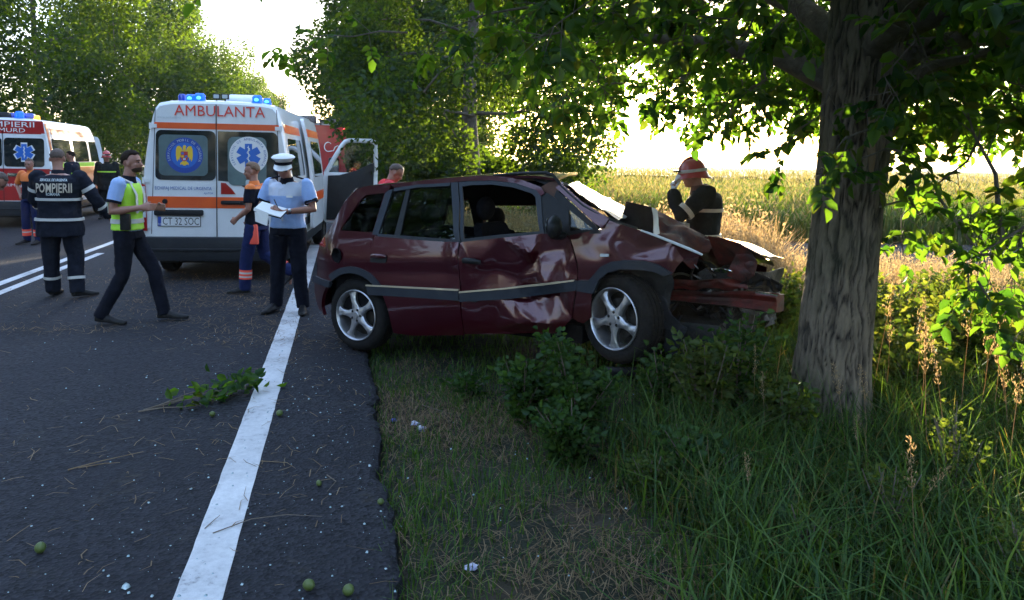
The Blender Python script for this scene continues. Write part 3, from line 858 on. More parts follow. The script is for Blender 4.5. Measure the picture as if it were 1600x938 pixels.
GR = "roadside trees on the near side of the road"
make_tree(RP(3.45, 14.6, -.05), 4.0, 10.0, .75, 84000, .115, 21, "nearest full tree behind the wrecked car, low crown touching its roofline", M['leaf_tree'], GR, bottom=.9, lobes=70)
make_tree(RP(3.3, 29.0, -.05), 5.1, 12.0, .5, 80000, .17, 22, "second tree behind the car, its crown standing over the open ambulance door", M['leaf_tree'], GR, bottom=.5, lobes=70)
tr3 = make_tree(RP(3.6, 44, -.05), 4.6, 11.0, .8, 26000, .24, 23, "third tree in line beyond the fire engine", M['leaf_far'], GR, lobes=60)
for i, (t_, a_, sc_, lb) in enumerate([(60, 1.3, .95, "fourth tree in line past the fire engine"), (78, 2.9, 1.0, "fifth tree in line far along the road"), (100, 4.1, 1.0, "last visible tree in line far down the near side")]):
    copy_thing(tr3, lb, location=RP(3.7, t_, -.05), rotation_euler=(0, 0, a_), scale=(sc_,) * 3)
copy_thing(tr3, "tree of the near row standing behind the photographer", location=RP(3.6, -12.5, -.05), rotation_euler=(0, 0, 2.2), scale=(1, 1, 1))
for i, (s_, t_, R_, H_, lb) in enumerate([(3.4, 18.6, 1.5, 2.3, "roadside bush just past the tree behind the wrecked car"), (3.6, 22.0, 1.7, 2.6, "roadside bush half way between the first two trees behind the car"), (3.2, 25.4, 1.6, 2.4, "roadside bush at the foot of the second tree behind the car"),
        (3.6, 33.5, 1.8, 2.8, "roadside bush beyond the second tree"), (3.6, 38.5, 1.9, 2.8, "roadside bush before the third tree"), (4.6, 52, 2.2, 3.0, "roadside bush past the third tree"), (2.7, 12.6, 1.2, 1.5, "leafy bush at the foot of the first tree, showing just over the car roof"), (3.9, 28, 1.9, 2.8, "roadside bush wrapped round the second trunk"), (3.5, 15.6, 1.6, 2.0, "leafy bush wrapped round the first trunk behind the car")]):
    t = empty("bush", RP(s_, t_, -.05), 0, lb, "bush", "bushes under the near row of trees"); r_ = np.random.default_rng(300 + i)
    b = MB()
    for k in range(7): a = 2 * pi * k / 7; b.tube([(0, 0, 0), (cos(a) * R_ * .3, sin(a) * R_ * .3, H_ * .5), (cos(a) * R_ * .6, sin(a) * R_ * .6, H_ * .8)], [.03, .02, .008], 6)
    b.build("stems", M['limb'], t, smooth=True)
    V, F = crown_arrays((0, 0, H_ * .48), R_, H_, 9000, .11 if t_ < 30 else .17, r_, 22); fast_mesh("foliage", V, F, M['leaf_tree'], t)
GL = "roadside trees on the far side of the road"
tl1 = make_tree(RP(-12.3, 19.5, -.05), 5.6, 11.5, .8, 56000, .15, 31, "nearest far-side tree, behind the red and white rescue van at the left", M['leaf_tree'], GL, bottom=.8, lobes=76)
tl2 = make_tree(RP(-12.0, 33, -.05), 5.8, 12.5, .7, 52000, .17, 32, "broad tree between the rescue van and the ambulance", M['leaf_tree'], GL, bottom=.6, lobes=76)
tl3 = make_tree(RP(-11.8, 47, -.05), 5.7, 12.0, .7, 40000, .22, 33, "tree with sunlit crown rising above the ambulance roof", M['leaf_tree'], GL, bottom=.6, lobes=70)
for i, (t_, a_, sc_, lb) in enumerate([(62, 1.0, .98, "tree standing behind the ambulance roof beacons"), (78, 2.2, .95, "smaller looking tree past the ambulance roof"), (97, 3.3, .95, "far tree beside the sky gap over the road"), (120, 5.1, .95, "farthest tree on the far side of the road")]):
    copy_thing(tl3, lb, location=RP(-11.8, t_, -.05), rotation_euler=(0, 0, a_), scale=(sc_,) * 3)

for (t_, a_, lb) in [(5.5, .6, "tree opposite the crash, reflected in the car's side"), (-9, 3.9, "tree of the far row behind the photographer, reflected in the car's side"), (-24, 1.9, "far row tree well behind the photographer")]:
    copy_thing(tl3, lb, location=RP(-12.2, t_, -.05), rotation_euler=(0, 0, a_), scale=(1, 1, 1))

# --- the struck walnut tree beside the car
TX, TY = 2.06, 4.80
def trunk_c(z): return TX - .02 + .050 * z + .01 * sin(z * 1.3), TY + .02 * z
def trunk_r(z): return (.228 + .085 * math.exp(-max(z + .05, 0) / .22) + .02 * math.exp(-((z - 2.4) / .5) ** 2)) * (1 - .040 * max(0, z))
tree = empty("walnut_tree", (0, 0, 0), 0, "big rough-barked trunk in front of the crushed car with leaves hanging overhead", "tree")
NA, NZ_ = 220, 330
V = []; rd = []
for j in range(NZ_ + 1):
    z = -.25 + j * (5.0 / NZ_)
    cx, cy = trunk_c(z); r0 = trunk_r(z)
    for i in range(NA):
        a = 2 * pi * i / NA
        ca, sa = cos(a), sin(a)
        wob = nz(ca * 1.4, sa * 1.4, z * .5) * .03 + .02 * max(0, cos(5 * a + 1.0)) * math.exp(-max(z, 0) / .5)
        wx = nz(ca * 3, sa * 3, z * 2.6) * .20 + nz(ca * 8, sa * 8, z * 9) * .09
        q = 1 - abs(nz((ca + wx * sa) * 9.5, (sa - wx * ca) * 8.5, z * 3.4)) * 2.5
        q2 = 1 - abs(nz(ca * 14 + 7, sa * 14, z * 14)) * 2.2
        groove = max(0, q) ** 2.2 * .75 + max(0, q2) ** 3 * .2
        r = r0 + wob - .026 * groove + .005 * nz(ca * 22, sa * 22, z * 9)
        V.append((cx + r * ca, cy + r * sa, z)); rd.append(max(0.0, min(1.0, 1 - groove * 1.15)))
I = np.arange(NZ_ * NA).reshape(NZ_, NA); J = np.roll(I, -1, 1)
F = np.stack([I.ravel(), J.ravel(), (J + NA).ravel(), (I + NA).ravel()], 1)
trunk = fast_mesh("trunk", V, F, M['bark'], tree, smooth=True)
at = trunk.data.attributes.new("ridge", 'FLOAT', 'POINT'); at.data.foreach_set("value", np.array(rd, dtype=np.float32))
# a torn strip of bark with a stub on the camera side
b = MB(); 
b.tube([(2.08, 4.50, 1.98), (2.075, 4.485, 1.85), (2.08, 4.47, 1.74), (2.085, 4.475, 1.62)], [(.02, .008), (.026, .01), (.022, .008), (.008, .004)], 8)
b.build("torn_bark", M['straw_pale'], tree, smooth=True)

rng = np.random.default_rng(41)
limbs = MB(); 
sprays = []   # (point, direction, scale)
def bend(p0, p1, k, sag, rng):
    pts = [Vector(p0)]
    for i in range(1, k):
        f = i / k
        pts.append(Vector(p0).lerp(Vector(p1), f) + Vector((rng.normal(0, .05), rng.normal(0, .05), sag * 4 * f * (1 - f) + rng.normal(0, .03))))
    pts.append(Vector(p1)); return pts
def twig_with_sprays(p0, p1, r0, rng, ns, sc=1.0, spread=.32):
    pts = bend(p0, p1, 4, .04, rng)
    limbs.tube(pts, [r0, r0 * .8, r0 * .6, r0 * .4, r0 * .2], 6)
    for i in range(ns):
        f = rng.uniform(.25, 1.02); idx = min(3, int(f * 4)); q = pts[idx].lerp(pts[min(4, idx + 1)], min(1, f * 4 - idx))
        d = (pts[-1] - pts[0]).normalized() * .5 + Vector(rng.normal(0, .6, 3)); d.z -= .15
        d.normalize()
        e_ = q + d * spread * rng.uniform(.5, 1.1)
        limbs.tube([q, q.lerp(e_, .5) + Vector((0, 0, .02)), e_], [r0 * .25 + .0015, .002, .0012], 4)
        sprays.append((q.lerp(e_, .35), d, sc))
# the main crown: limb ends spread through a low wide canopy, open toward the low sun
ends = []
tries = 0
while len(ends) < 530 and tries < 30000:
    tries += 1
    a = rng.uniform(0, 2 * pi); r = 4.7 * math.sqrt(rng.uniform(0.01, 1))
    x, y = TX + r * cos(a), TY + r * sin(a)
    if y < 2.6: continue
    if x < -.35 + .04 * (y - 4) and rng.uniform() < .93: continue
    if x / y < .30 and rng.uniform() < .35: continue
    z = rng.uniform(1.9, 3.3)
    zb = 1.98 + .03 * r
    if x < 1.4: zb += .10 * (1.4 - x)
    if x > 2.6 and y > 3.2: zb = 1.15 + .25 * max(0, y - 5)
    if z < zb + .28 * nz(x * 1.3, y * 1.3, 3): continue
    # a window of sky to the left of the trunk
    if ((x / y - .135) / .10) ** 2 + ((z - 1.98) / .25) ** 2 < 1 and y > 3.6: continue
    if (x - 0) ** 2 + (y - 0) ** 2 < 3.0 ** 2: continue
    if x < 2.0 and z < 2.8 and y < 3.9: continue
    ends.append((x, y, z))
for (x, y, z) in ends:
    cx, cy = trunk_c(2.6)
    zz = rng.uniform(2.1, 3.4)
    dv = Vector((x - cx, y - cy, 0)); L_ = dv.length
    mid = Vector((cx, cy, zz)) + dv * .6 + Vector((0, 0, (z - zz) * .5 + .25))
    q0 = mid.lerp(Vector((x, y, z)), .35)
    twig_with_sprays(q0, (x, y, z), .009, rng, 8)
for i in range(16):
    a = 2 * pi * i / 16 + rng.uniform(-.15, .15); l = rng.uniform(2.0, 3.6)
    cx, cy = trunk_c(2.6); z0 = rng.uniform(2.2, 3.6)
    if cy + sin(a) * l < 2.4: l = min(l, 1.8)
    limbs.tube(bend((cx + cos(a) * .15, cy + sin(a) * .15, z0), (cx + cos(a) * l, cy + sin(a) * l, z0 + rng.uniform(.3, 1.2)), 5, .15, rng), [.09, .075, .06, .045, .03, .015], 8)
# limb reaching right out of the trunk and a low grey branch crossing at the right
twp = [((1.3, 5.6, 2.35), (.85, 5.3, 1.98), .009), ((.6, 6.2, 2.5), (.75, 5.9, 2.05), .008), ((1.5, 6.0, 2.4), (1.25, 5.7, 2.0), .009), ((.2, 6.2, 2.5), (.35, 5.8, 2.15), .008), ((2.25, 4.75, 2.15), (3.3, 4.5, 2.45), .045), ((3.35, 4.55, 2.4), (2.98, 4.42, 1.15), .022), ((3.9, 4.3, 2.0), (2.66, 4.32, 1.22), .026), ((2.75, 4.30, 1.32), (2.55, 4.35, 2.0), .02),
       ((2.70, 4.32, 1.22), (2.62, 4.36, .98), .012), ((2.66, 4.34, 1.05), (3.1, 4.2, .62), .009), ((2.45, 4.45, 1.55), (2.75, 4.35, 1.0), .009), ((2.95, 4.25, 1.0), (3.15, 4.2, .55), .008), ((2.2, 4.6, 1.45), (2.72, 4.5, 1.35), .007),
       ((2.9, 4.8, 1.9), (2.5, 4.9, 1.2), .01), ((3.2, 4.6, 1.7), (2.95, 4.5, 1.0), .01), ((2.6, 5.2, 2.0), (2.6, 5.1, 1.35), .01), ((3.1, 4.4, 1.55), (3.3, 4.2, .85), .01), ((3.4, 4.6, 1.8), (3.1, 4.6, 1.3), .01),
       ((2.1, 4.3, 2.0), (1.7, 4.35, 1.62), .008), ((1.95, 4.4, 1.72), (2.35, 4.42, 1.72), .006),
       ((1.60, 5.0, 2.30), (1.30, 4.8, 1.86), .011), ((1.9, 4.6, 2.2), (1.55, 4.6, 1.75), .008)]
for p0, p1, r in twp:
    big = r > .015
    twig_with_sprays(p0, p1, r, rng, 5 if big else 9, .95, .25)
limbs.build("limbs", M['limb'], tree, smooth=True)
# compound leaves: a rachis with seven oval leaflets
P = []; D = []; Ls = []; Nn = []
for (q, d, sc_) in sprays:
    d = Vector(d); side = d.cross(Vector((0, 0, 1)))
    if side.length < .1: side = Vector((1, 0, 0))
    side.normalize(); up_ = side.cross(d).normalized()
    tw = rng.uniform(-.6, .6); side = side * cos(tw) + up_ * sin(tw)
    nrm = side.cross(d)
    ln = .20 * rng.uniform(.7, 1.2) * sc_
    for i in range(7):
        if i == 6: p = q + d * ln; dd = d
        else:
            p = q + d * ln * (.35 + .22 * (i // 2)); dd = (side * (1 if i % 2 else -1) + d * .55)
        dd = (dd + Vector(rng.normal(0, .28, 3)) + Vector((0, 0, -.25))).normalized()
        P.append(p); D.append(dd); Ls.append(rng.uniform(.06, .115) * sc_ * (1.15 if i == 6 else 1)); Nn.append(nrm + Vector(rng.normal(0, .35, 3)))
P = np.array([tuple(p) for p in P]); D = np.array([tuple(p) for p in D]); Nn = norm(np.array([tuple(p) for p in Nn])); Ls = np.array(Ls)
V, F = leaf_arrays(P, D, Ls, Ls * rng.uniform(.5, .66, len(Ls)), rng, True, Nn)
fast_mesh("leaves", V, F, M['leaf_walnut'], tree)
# the rest of the crown above the picture
V, F = crown_arrays((TX, TY, 7.0), 4.6, 7.0, 9500, .30, rng, 60, bottom=3.7)
fast_mesh("crown", V, F, M['leaf_walnut'], tree)

# ------------------------------------------------------------------ shrubs
def make_shrub(loc, R, H, n, L, m, seed, label, group, name="shrub"):
    rng = np.random.default_rng(seed)
    t = empty(name, loc, 0, label, "shrub", group)
    b = MB(); P = []; D = []
    ns = 9 + int(R * 16)
    for i in range(ns):
        a = rng.uniform(0, 2 * pi); l = H * rng.uniform(.55, 1.0)
        e_ = Vector((cos(a) * R * rng.uniform(.1, .85), sin(a) * R * rng.uniform(.1, .85), l))
        pts = [Vector((e_.x * .15, e_.y * .15, -.03)), Vector((e_.x * .4, e_.y * .4, l * .5)), e_]
        b.tube(pts, [.008, .005, .002], 5)
        k = n // ns
        for j in range(k):
            f = rng.uniform(.12, 1.0) ** .8
            q = pts[0].lerp(pts[1], f * 2) if f < .5 else pts[1].lerp(pts[2], f * 2 - 1)
            d = Vector(rng.normal(0, 1, 3)); d.z = abs(d.z) * .4; d.normalize()
            P.append(tuple(q + d * rng.uniform(.01, R * .32))); D.append(tuple(d))
    b.build("stems", M['twig'], t, smooth=True)
    P = np.array(P); D = norm(np.array(D)); l = L * rng.uniform(.6, 1.3, len(P))
    V, F = leaf_arrays(P, D, l, l * .72, rng, True)
    fast_mesh("leaves", V, F, m, t)
    return t
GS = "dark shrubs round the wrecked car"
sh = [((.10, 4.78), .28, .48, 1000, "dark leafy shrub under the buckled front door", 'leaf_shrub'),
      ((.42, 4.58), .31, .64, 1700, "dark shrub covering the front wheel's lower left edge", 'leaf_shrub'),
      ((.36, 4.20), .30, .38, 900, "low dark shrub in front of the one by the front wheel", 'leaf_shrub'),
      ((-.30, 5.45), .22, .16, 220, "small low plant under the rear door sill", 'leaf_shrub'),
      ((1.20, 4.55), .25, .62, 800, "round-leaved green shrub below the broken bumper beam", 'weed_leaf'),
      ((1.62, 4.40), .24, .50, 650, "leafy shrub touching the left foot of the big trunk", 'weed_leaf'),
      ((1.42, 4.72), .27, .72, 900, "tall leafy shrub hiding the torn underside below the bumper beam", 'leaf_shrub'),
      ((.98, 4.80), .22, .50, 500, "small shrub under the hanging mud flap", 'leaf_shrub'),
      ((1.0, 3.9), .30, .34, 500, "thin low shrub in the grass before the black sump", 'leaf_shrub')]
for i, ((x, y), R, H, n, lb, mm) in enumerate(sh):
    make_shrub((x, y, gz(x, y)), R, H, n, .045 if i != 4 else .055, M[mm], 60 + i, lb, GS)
GW = "leafy weeds in the rank grass"
for i, (x, y, R, H, lb) in enumerate([(2.25, 3.75, .16, .55, "tall narrow leafy weed in the grass right of the trunk foot"), (1.72, 3.35, .20, .40, "yellowish bushy weed in the grass below the trunk"),
        (2.45, 3.15, .18, .45, "bushy weed near the right edge of the picture"), (1.25, 3.05, .16, .30, "small leafy weed at the left side of the tall grass"), (2.0, 2.85, .18, .32, "low leafy weed in the bottom right grass"), (.72, 3.75, .14, .26, "small weed at the border of straw and tall grass")]):
    make_shrub((x, y, gz(x, y)), R, H, 420, .026, M['weed_leaf'], 140 + i, lb, GW, "weed")
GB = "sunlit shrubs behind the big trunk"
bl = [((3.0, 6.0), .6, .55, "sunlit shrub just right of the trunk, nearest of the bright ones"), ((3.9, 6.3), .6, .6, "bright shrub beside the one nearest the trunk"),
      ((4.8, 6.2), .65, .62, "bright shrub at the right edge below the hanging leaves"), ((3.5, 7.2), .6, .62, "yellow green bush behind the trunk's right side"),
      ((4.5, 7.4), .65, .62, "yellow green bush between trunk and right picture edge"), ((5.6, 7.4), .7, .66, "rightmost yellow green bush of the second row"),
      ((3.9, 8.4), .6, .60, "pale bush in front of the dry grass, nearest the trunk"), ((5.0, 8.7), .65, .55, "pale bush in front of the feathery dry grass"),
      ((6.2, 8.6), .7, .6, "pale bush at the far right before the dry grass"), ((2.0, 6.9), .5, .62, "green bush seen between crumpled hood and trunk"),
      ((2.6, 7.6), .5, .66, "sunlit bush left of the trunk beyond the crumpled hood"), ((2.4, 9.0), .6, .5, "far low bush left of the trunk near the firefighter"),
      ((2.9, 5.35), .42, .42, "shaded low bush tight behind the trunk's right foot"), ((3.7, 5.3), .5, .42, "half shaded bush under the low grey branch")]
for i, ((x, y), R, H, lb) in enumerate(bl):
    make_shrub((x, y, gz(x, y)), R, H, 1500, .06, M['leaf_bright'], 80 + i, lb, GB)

# ------------------------------------------------------------------ dry stalks with seed heads
def stalk_meshes(seed, H, m_head=True):
    rng = np.random.default_rng(seed)
    b = MB(); lx = rng.uniform(-.2, .2); ly = rng.uniform(-.1, .1)
    pts = [Vector((lx * f * f, ly * f * f, H * f)) for f in (0, .25, .5, .75, 1)]
    b.tube(pts, [.0030, .0025, .002, .0016, .001], 5)
    P = []; D = []
    for i in range(110):
        f = rng.uniform(.70, 1.0); q = Vector((lx * f * f, ly * f * f, H * f))
        w_ = .030 * sin(pi * min(1, (f - .68) / .34)) + .004
        d = Vector((rng.normal(0, 1), rng.normal(0, 1), 2.2)).normalized()
        P.append(tuple(q + Vector((rng.normal(0, w_ * .6), rng.normal(0, w_ * .6), 0)))); D.append(tuple(d))
    P = np.array(P); D = np.array(D)
    return b, leaf_arrays(P, D, rng.uniform(.014, .030, len(P)), rng.uniform(.004, .008, len(P)), rng, False)
GST = "dry grass stalks with seed heads"
protos = []
for i in range(4):
    t = empty("seed_stalk", (0, 0, 0), 0, "thin straw coloured stalk with feathery seed head in the rank grass right of the trunk", "grass stalk", GST)
    b, (V, F) = stalk_meshes(200 + i, .85 + .08 * i)
    b.build("stem", M['straw_pale'], t); fast_mesh("seed_head", V, F, M['straw_pale'], t); protos.append(t)
rng = np.random.default_rng(17); used = set()
for i in range(34):
    if i < 24: x, y = rng.uniform(2.3, 3.4), rng.uniform(3.7, 5.0)
    else: x, y = [(1.93, 4.25), (1.98, 4.15), (1.5, 4.3), (1.45, 4.5), (1.1, 3.3), (1.75, 3.3), (1.62, 2.9), (2.05, 2.8), (1.85, 3.9), (2.45, 3.2)][i - 24]
    k = i % 4; pr = protos[k]; sc_ = rng.uniform(.7, 1.05) if i < 24 else rng.uniform(.5, .75)
    loc = (x, y, gz(x, y)); rot = (rng.uniform(-.15, .15), rng.uniform(-.2, .2), rng.uniform(0, 6))
    lb = pr["label"] if i < 24 else "thin straw coloured stalk with seed head left of or before the trunk's foot"
    if k not in used:
        used.add(k); pr.location = loc; pr.rotation_euler = rot; pr.scale = (sc_,) * 3; pr["label"] = lb
    else: copy_thing(pr, lb, location=loc, rotation_euler=rot, scale=(sc_,) * 3)

# ------------------------------------------------------------------ litter on the asphalt
wal = None
for i, (x, y, r, lb) in enumerate([(-1.95, 3.11, .022, "green walnut lying alone at the lower left of the lane"), (-.76, 2.87, .022, "green walnut just right of the edge line near the bottom"),
        (-.60, 2.84, .022, "green walnut nearest the broken asphalt edge at the bottom"), (-1.90, 4.83, .018, "green walnut beside the fallen leafy branch"),
        (-1.48, 4.87, .020, "dark green walnut on the shoulder beside the edge line"), (-.96, 3.82, .015, "small green walnut in the middle of the shoulder"), (-.61, 3.62, .016, "small yellowish walnut at the asphalt edge")]):
    if wal is None:
        b = MB(); b.sphere((0, 0, 0), (1, .95, 1.08), 20, 14)
        for q, v_ in enumerate(b.v):
            v_ = Vector(v_); b.v[q] = tuple(v_ * (1 + .05 * nz(v_.x * 3, v_.y * 3, v_.z * 3)))
        b.tube([(0, 0, 1.02), (.03, .02, 1.22)], [.12, .09], 8)
        wal = b.build("walnut", M['walnut'], None, smooth=True); o = wal
    else:
        o = wal.copy(); COL.objects.link(o)
    o.location = (x, y, r * .98 + .003); o.scale = (r,) * 3; o.rotation_euler = (i * 1.3, .4 + i, i)
    tag(o, lb, "walnut", "green walnuts on the asphalt")

def fallen_branch():
    rng = np.random.default_rng(55)
    t = empty("fallen_branch", (-2.40, 4.88, 0.0), 0, "snapped leafy walnut twig lying across the lane beside the edge line", "branch")
    b = MB(); P = []; D = []
    for i in range(7):
        e_ = Vector((.30 + .05 * i, .02 + .085 * i, .04 + .035 * (i % 3)))
        pts = [Vector((.02 * i, .03 * i, .010)), Vector((.15 + .01 * i, .03 + .045 * i, .03 + .02 * (i % 2))), e_]
        b.tube(pts, [.0055, .004, .002], 6)
        for j in range(12 if i > 1 else 6):
            f = rng.uniform(.45, 1.25); q = pts[1].lerp(pts[2], min(1.2, f))
            P.append(tuple(q + Vector(rng.normal(0, .028, 3)) * 1.2)); d = Vector((rng.normal(.3, .6), rng.normal(.2, .6), rng.normal(.05, .35))); D.append(tuple(d.normalized()))
    for j in range(26):
        P.append((.50 + rng.normal(0, .08), .45 + rng.normal(0, .05), .07 + abs(rng.normal(0, .05)))); D.append(tuple(Vector(rng.normal(0, 1, 3)).normalized()))
    b.build("stems", M['twig'], t, smooth=True)
    P = np.array(P); P[:, 2] = np.maximum(P[:, 2], .02); D = np.array(D)
    D[:, 2] = np.where(P[:, 2] < .06, np.abs(D[:, 2]) * .3, D[:, 2]); D = norm(D)
    l = rng.uniform(.05, .095, len(P)); V, F = leaf_arrays(P, D, l, l * .6, rng, True)
    V[:, 2] = np.maximum(V[:, 2], .006)
    fast_mesh("leaves", V, F, M['leaf_walnut'], t)
fallen_branch()
def twig(pts, r, lb, m='twig'):
    b = MB(); r *= .55; b.tube([(p[0], p[1], .006 + (.01 if 0 < i < len(pts) - 1 else 0)) for i, p in enumerate(pts)], [r] + [r * .8] * (len(pts) - 2) + [r * .4], 6)
    tag(b.build("twig", M[m], None, smooth=True), lb, "twig", "twigs on the asphalt")
twig([(-2.32, 3.95), (-2.20, 4.05), (-2.05, 4.22)], .006, "pale forked bark splinter in the middle of the lane", 'straw_pale')
twig([(-2.28, 3.98), (-2.16, 4.02), (-2.10, 4.06)], .005, "short bark splinter beside the forked one", 'straw_pale')
twig([(-1.30, 3.30), (-1.17, 3.42), (-1.02, 3.47), (-.86, 3.48)], .005, "curved twig lying across the edge line")
twig([(-1.36, 4.12), (-1.2, 4.08), (-1.14, 4.03)], .0035, "thin pale twig right of the edge line", 'straw_pale')
twig([(-.95, 3.95), (-.88, 3.85), (-.9, 3.75)], .006, "dark crooked twig on the shoulder")
twig([(-.6, 5.15), (-.45, 5.0), (-.3, 4.9)], .005, "bent twig on the verge near the rear wheel")
def debris(x, y, sz, m, lb):
    rng = np.random.default_rng(int(abs(x * 1000)))
    b = MB(); b.sphere((0, 0, 0), (sz, sz * .8, sz * .5), 9, 6)
    b.v = [tuple(Vector(v_) * (1 + .5 * rng.uniform(-1, 1))) for v_ in b.v]
    o = b.build("plastic_scrap", M[m], None); o.location = (x, y, gz(x, y) + sz * .4 + .01)
    tag(o, lb, "litter", "plastic scraps in the verge grass")
debris(-.76, 5.0, .02, 'bluebit', "bright blue plastic bit at the verge edge")
debris(-.60, 4.84, .028, 'whitebit', "crumpled whitish plastic scrap in the verge grass")
debris(-.54, 4.74, .028, 'whitebit', "second crumpled whitish scrap, nearer the camera than its twin")
debris(-.14, 3.12, .024, 'whitebit', "pale torn plastic scrap low in the verge grass")
# ------------------------------------------------------------------ the wrecked car
# car frame: u forward along the near side, w across (0 = near side, 1.74 = far side), z up; origin under the near rear wheel
CAR_TH = radians(30.3)
car = empty("wrecked_car", (-1.354, 6.51, 0), -CAR_TH, "maroon people carrier with crushed front and buckled front door, nose against the big tree", "car")
# nudged so that the body leans with the ground it came to rest on
_T = Matrix(((0.999827, -0.001193, -0.018588), (0.001309, 0.99998, 0.006223), (0.01858, -0.006246, 0.999808)))
car.rotation_euler = (_T @ Matrix.Rotation(-CAR_TH, 3, 'Z')).to_euler()
car.location = (-1.3320, 6.5045, 0.0169)
CW = 1.74
def side_w(u, z):
    h = z - .09 * u
    ww = 0 if h < .72 else ((h - .72) * .08 if h < .98 else .02 + (h - .98) * .42)
    if h < .45: ww += (.45 - h) ** 2 * .5
    return ww
def CP(u, w, z): return Vector((u, w, z))
def near_map(u, z, off=0.0):
    """side surface point; the rear corner wraps round toward the tailgate"""
    ww = side_w(u, z)
    k = max(0, -.2 - u); wc = 3.2 * k * k
    return Vector((u - .895 * wc, ww + wc + off, z))
def far_map(u, z, off=0.0):
    p = near_map(u, z, off); return Vector((p.x, CW - p.y, p.z))

def inside(pt, poly):
    x, y = pt; c = False; n = len(poly)
    for i in range(n):
        x1, y1 = poly[i]; x2, y2 = poly[(i + 1) % n]
        if (y1 > y) != (y2 > y) and x < (x2 - x1) * (y - y1) / (y2 - y1) + x1: c = not c
    return c

def smooth_outline(pts, r=.03):
    out = []; n = len(pts)
    for i in range(n):
        p = Vector(pts[i]); a = Vector(pts[i - 1]); b_ = Vector(pts[(i + 1) % n])
        la, lb = (a - p).length, (b_ - p).length
        ra, rb = min(r, la * .4), min(r, lb * .4)
        pa = p + (a - p).normalized() * ra; pb = p + (b_ - p).normalized() * rb
        for t in (0, .33, .67, 1):
            out.append(tuple(pa.lerp(p, t).lerp(p.lerp(pb, t), t)))
    return out

def panel2d(outline, sp, holes=()):
    vs = []; es = []
    for lp in [outline] + list(holes):
        s = len(vs); ring = []
        for i in range(len(lp)):
            a = Vector(lp[i]); b_ = Vector(lp[(i + 1) % len(lp)]); k = max(1, int((b_ - a).length / sp))
            for j in range(k): ring.append(tuple(a.lerp(b_, j / k)))
        vs += ring; es += [(s + i, s + (i + 1) % len(ring)) for i in range(len(ring))]
    x0 = min(p[0] for p in outline); x1 = max(p[0] for p in outline); y0 = min(p[1] for p in outline); y1 = max(p[1] for p in outline)
    j = 0; y = y0 + sp * .5
    bd = list(vs)
    while y < y1:
        x = x0 + (sp * .5 if j % 2 else sp)
        while x < x1:
            if inside((x, y), outline) and not any(inside((x, y), h) for h in holes):
                if min((x - q[0]) ** 2 + (y - q[1]) ** 2 for q in bd) > (sp * .45) ** 2: vs.append((x, y))
            x += sp
        y += sp * .87; j += 1
    r = delaunay_2d_cdt([Vector(p) for p in vs], es, [], 0, 1e-5)
    V = r[0]; F = []
    for f in r[2]:
        c = sum((V[i] for i in f), Vector((0, 0))) / len(f)
        if inside(c, outline) and not any(inside(c, h) for h in holes): F.append(tuple(f))
    return [tuple(v) for v in V], F

def panel(name, outline, m, parent, holes=(), sp=.06, mapf=near_map, off=0.0, thick=.012, dent=None, sm=True, r=0.0, sharp=35):
    if r: outline = smooth_outline(outline, r)
    V2, F = panel2d(outline, sp, holes)
    V = [mapf(u, z, off + (dent(u, z) if dent else 0)) for u, z in V2]
    c = Vector((0, 0, 0))
    o = poly_mesh(name, V, F, m, None, parent)
    bm = bmesh.new(); bm.from_mesh(o.data); bmesh.ops.recalc_face_normals(bm, faces=bm.faces)
    # make the outer face point away from the car's middle
    s = 0
    for f in bm.faces: s += f.normal.y * f.calc_area()
    outward = -1 if mapf is near_map else 1
    if s * outward < 0: bmesh.ops.reverse_faces(bm, faces=bm.faces)
    bm.normal_update()
    bm.to_mesh(o.data); bm.free(); thicken(o, thick)
    if sm:
        o.data.polygons.foreach_set("use_smooth", np.ones(len(o.data.polygons), dtype=bool))
        o.data.set_sharp_from_angle(angle=radians(sharp))
    return o

def thicken(o, thickness):
    me = o.data; n = len(me.vertices)
    me.update()
    V = [v.co.copy() for v in me.vertices]; N = [v.normal.copy() for v in me.vertices]; F = [tuple(p.vertices) for p in me.polygons]
    cnt = {}
    for f in F:
        for i in range(len(f)): cnt.setdefault(frozenset((f[i], f[(i + 1) % len(f)])), []).append((f[i], f[(i + 1) % len(f)]))
    W = V + [v - q * thickness for v, q in zip(V, N)]
    G = F + [tuple(i + n for i in reversed(f)) for f in F]
    for k_, es in cnt.items():
        if len(es) == 1: a, b_ = es[0]; G.append((b_, a, a + n, b_ + n))
    mats = list(me.materials); me2 = bpy.data.meshes.new(me.name); me2.from_pydata([tuple(v) for v in W], [], G)
    for m_ in mats: me2.materials.append(m_)
    me2.update(); o.data = me2

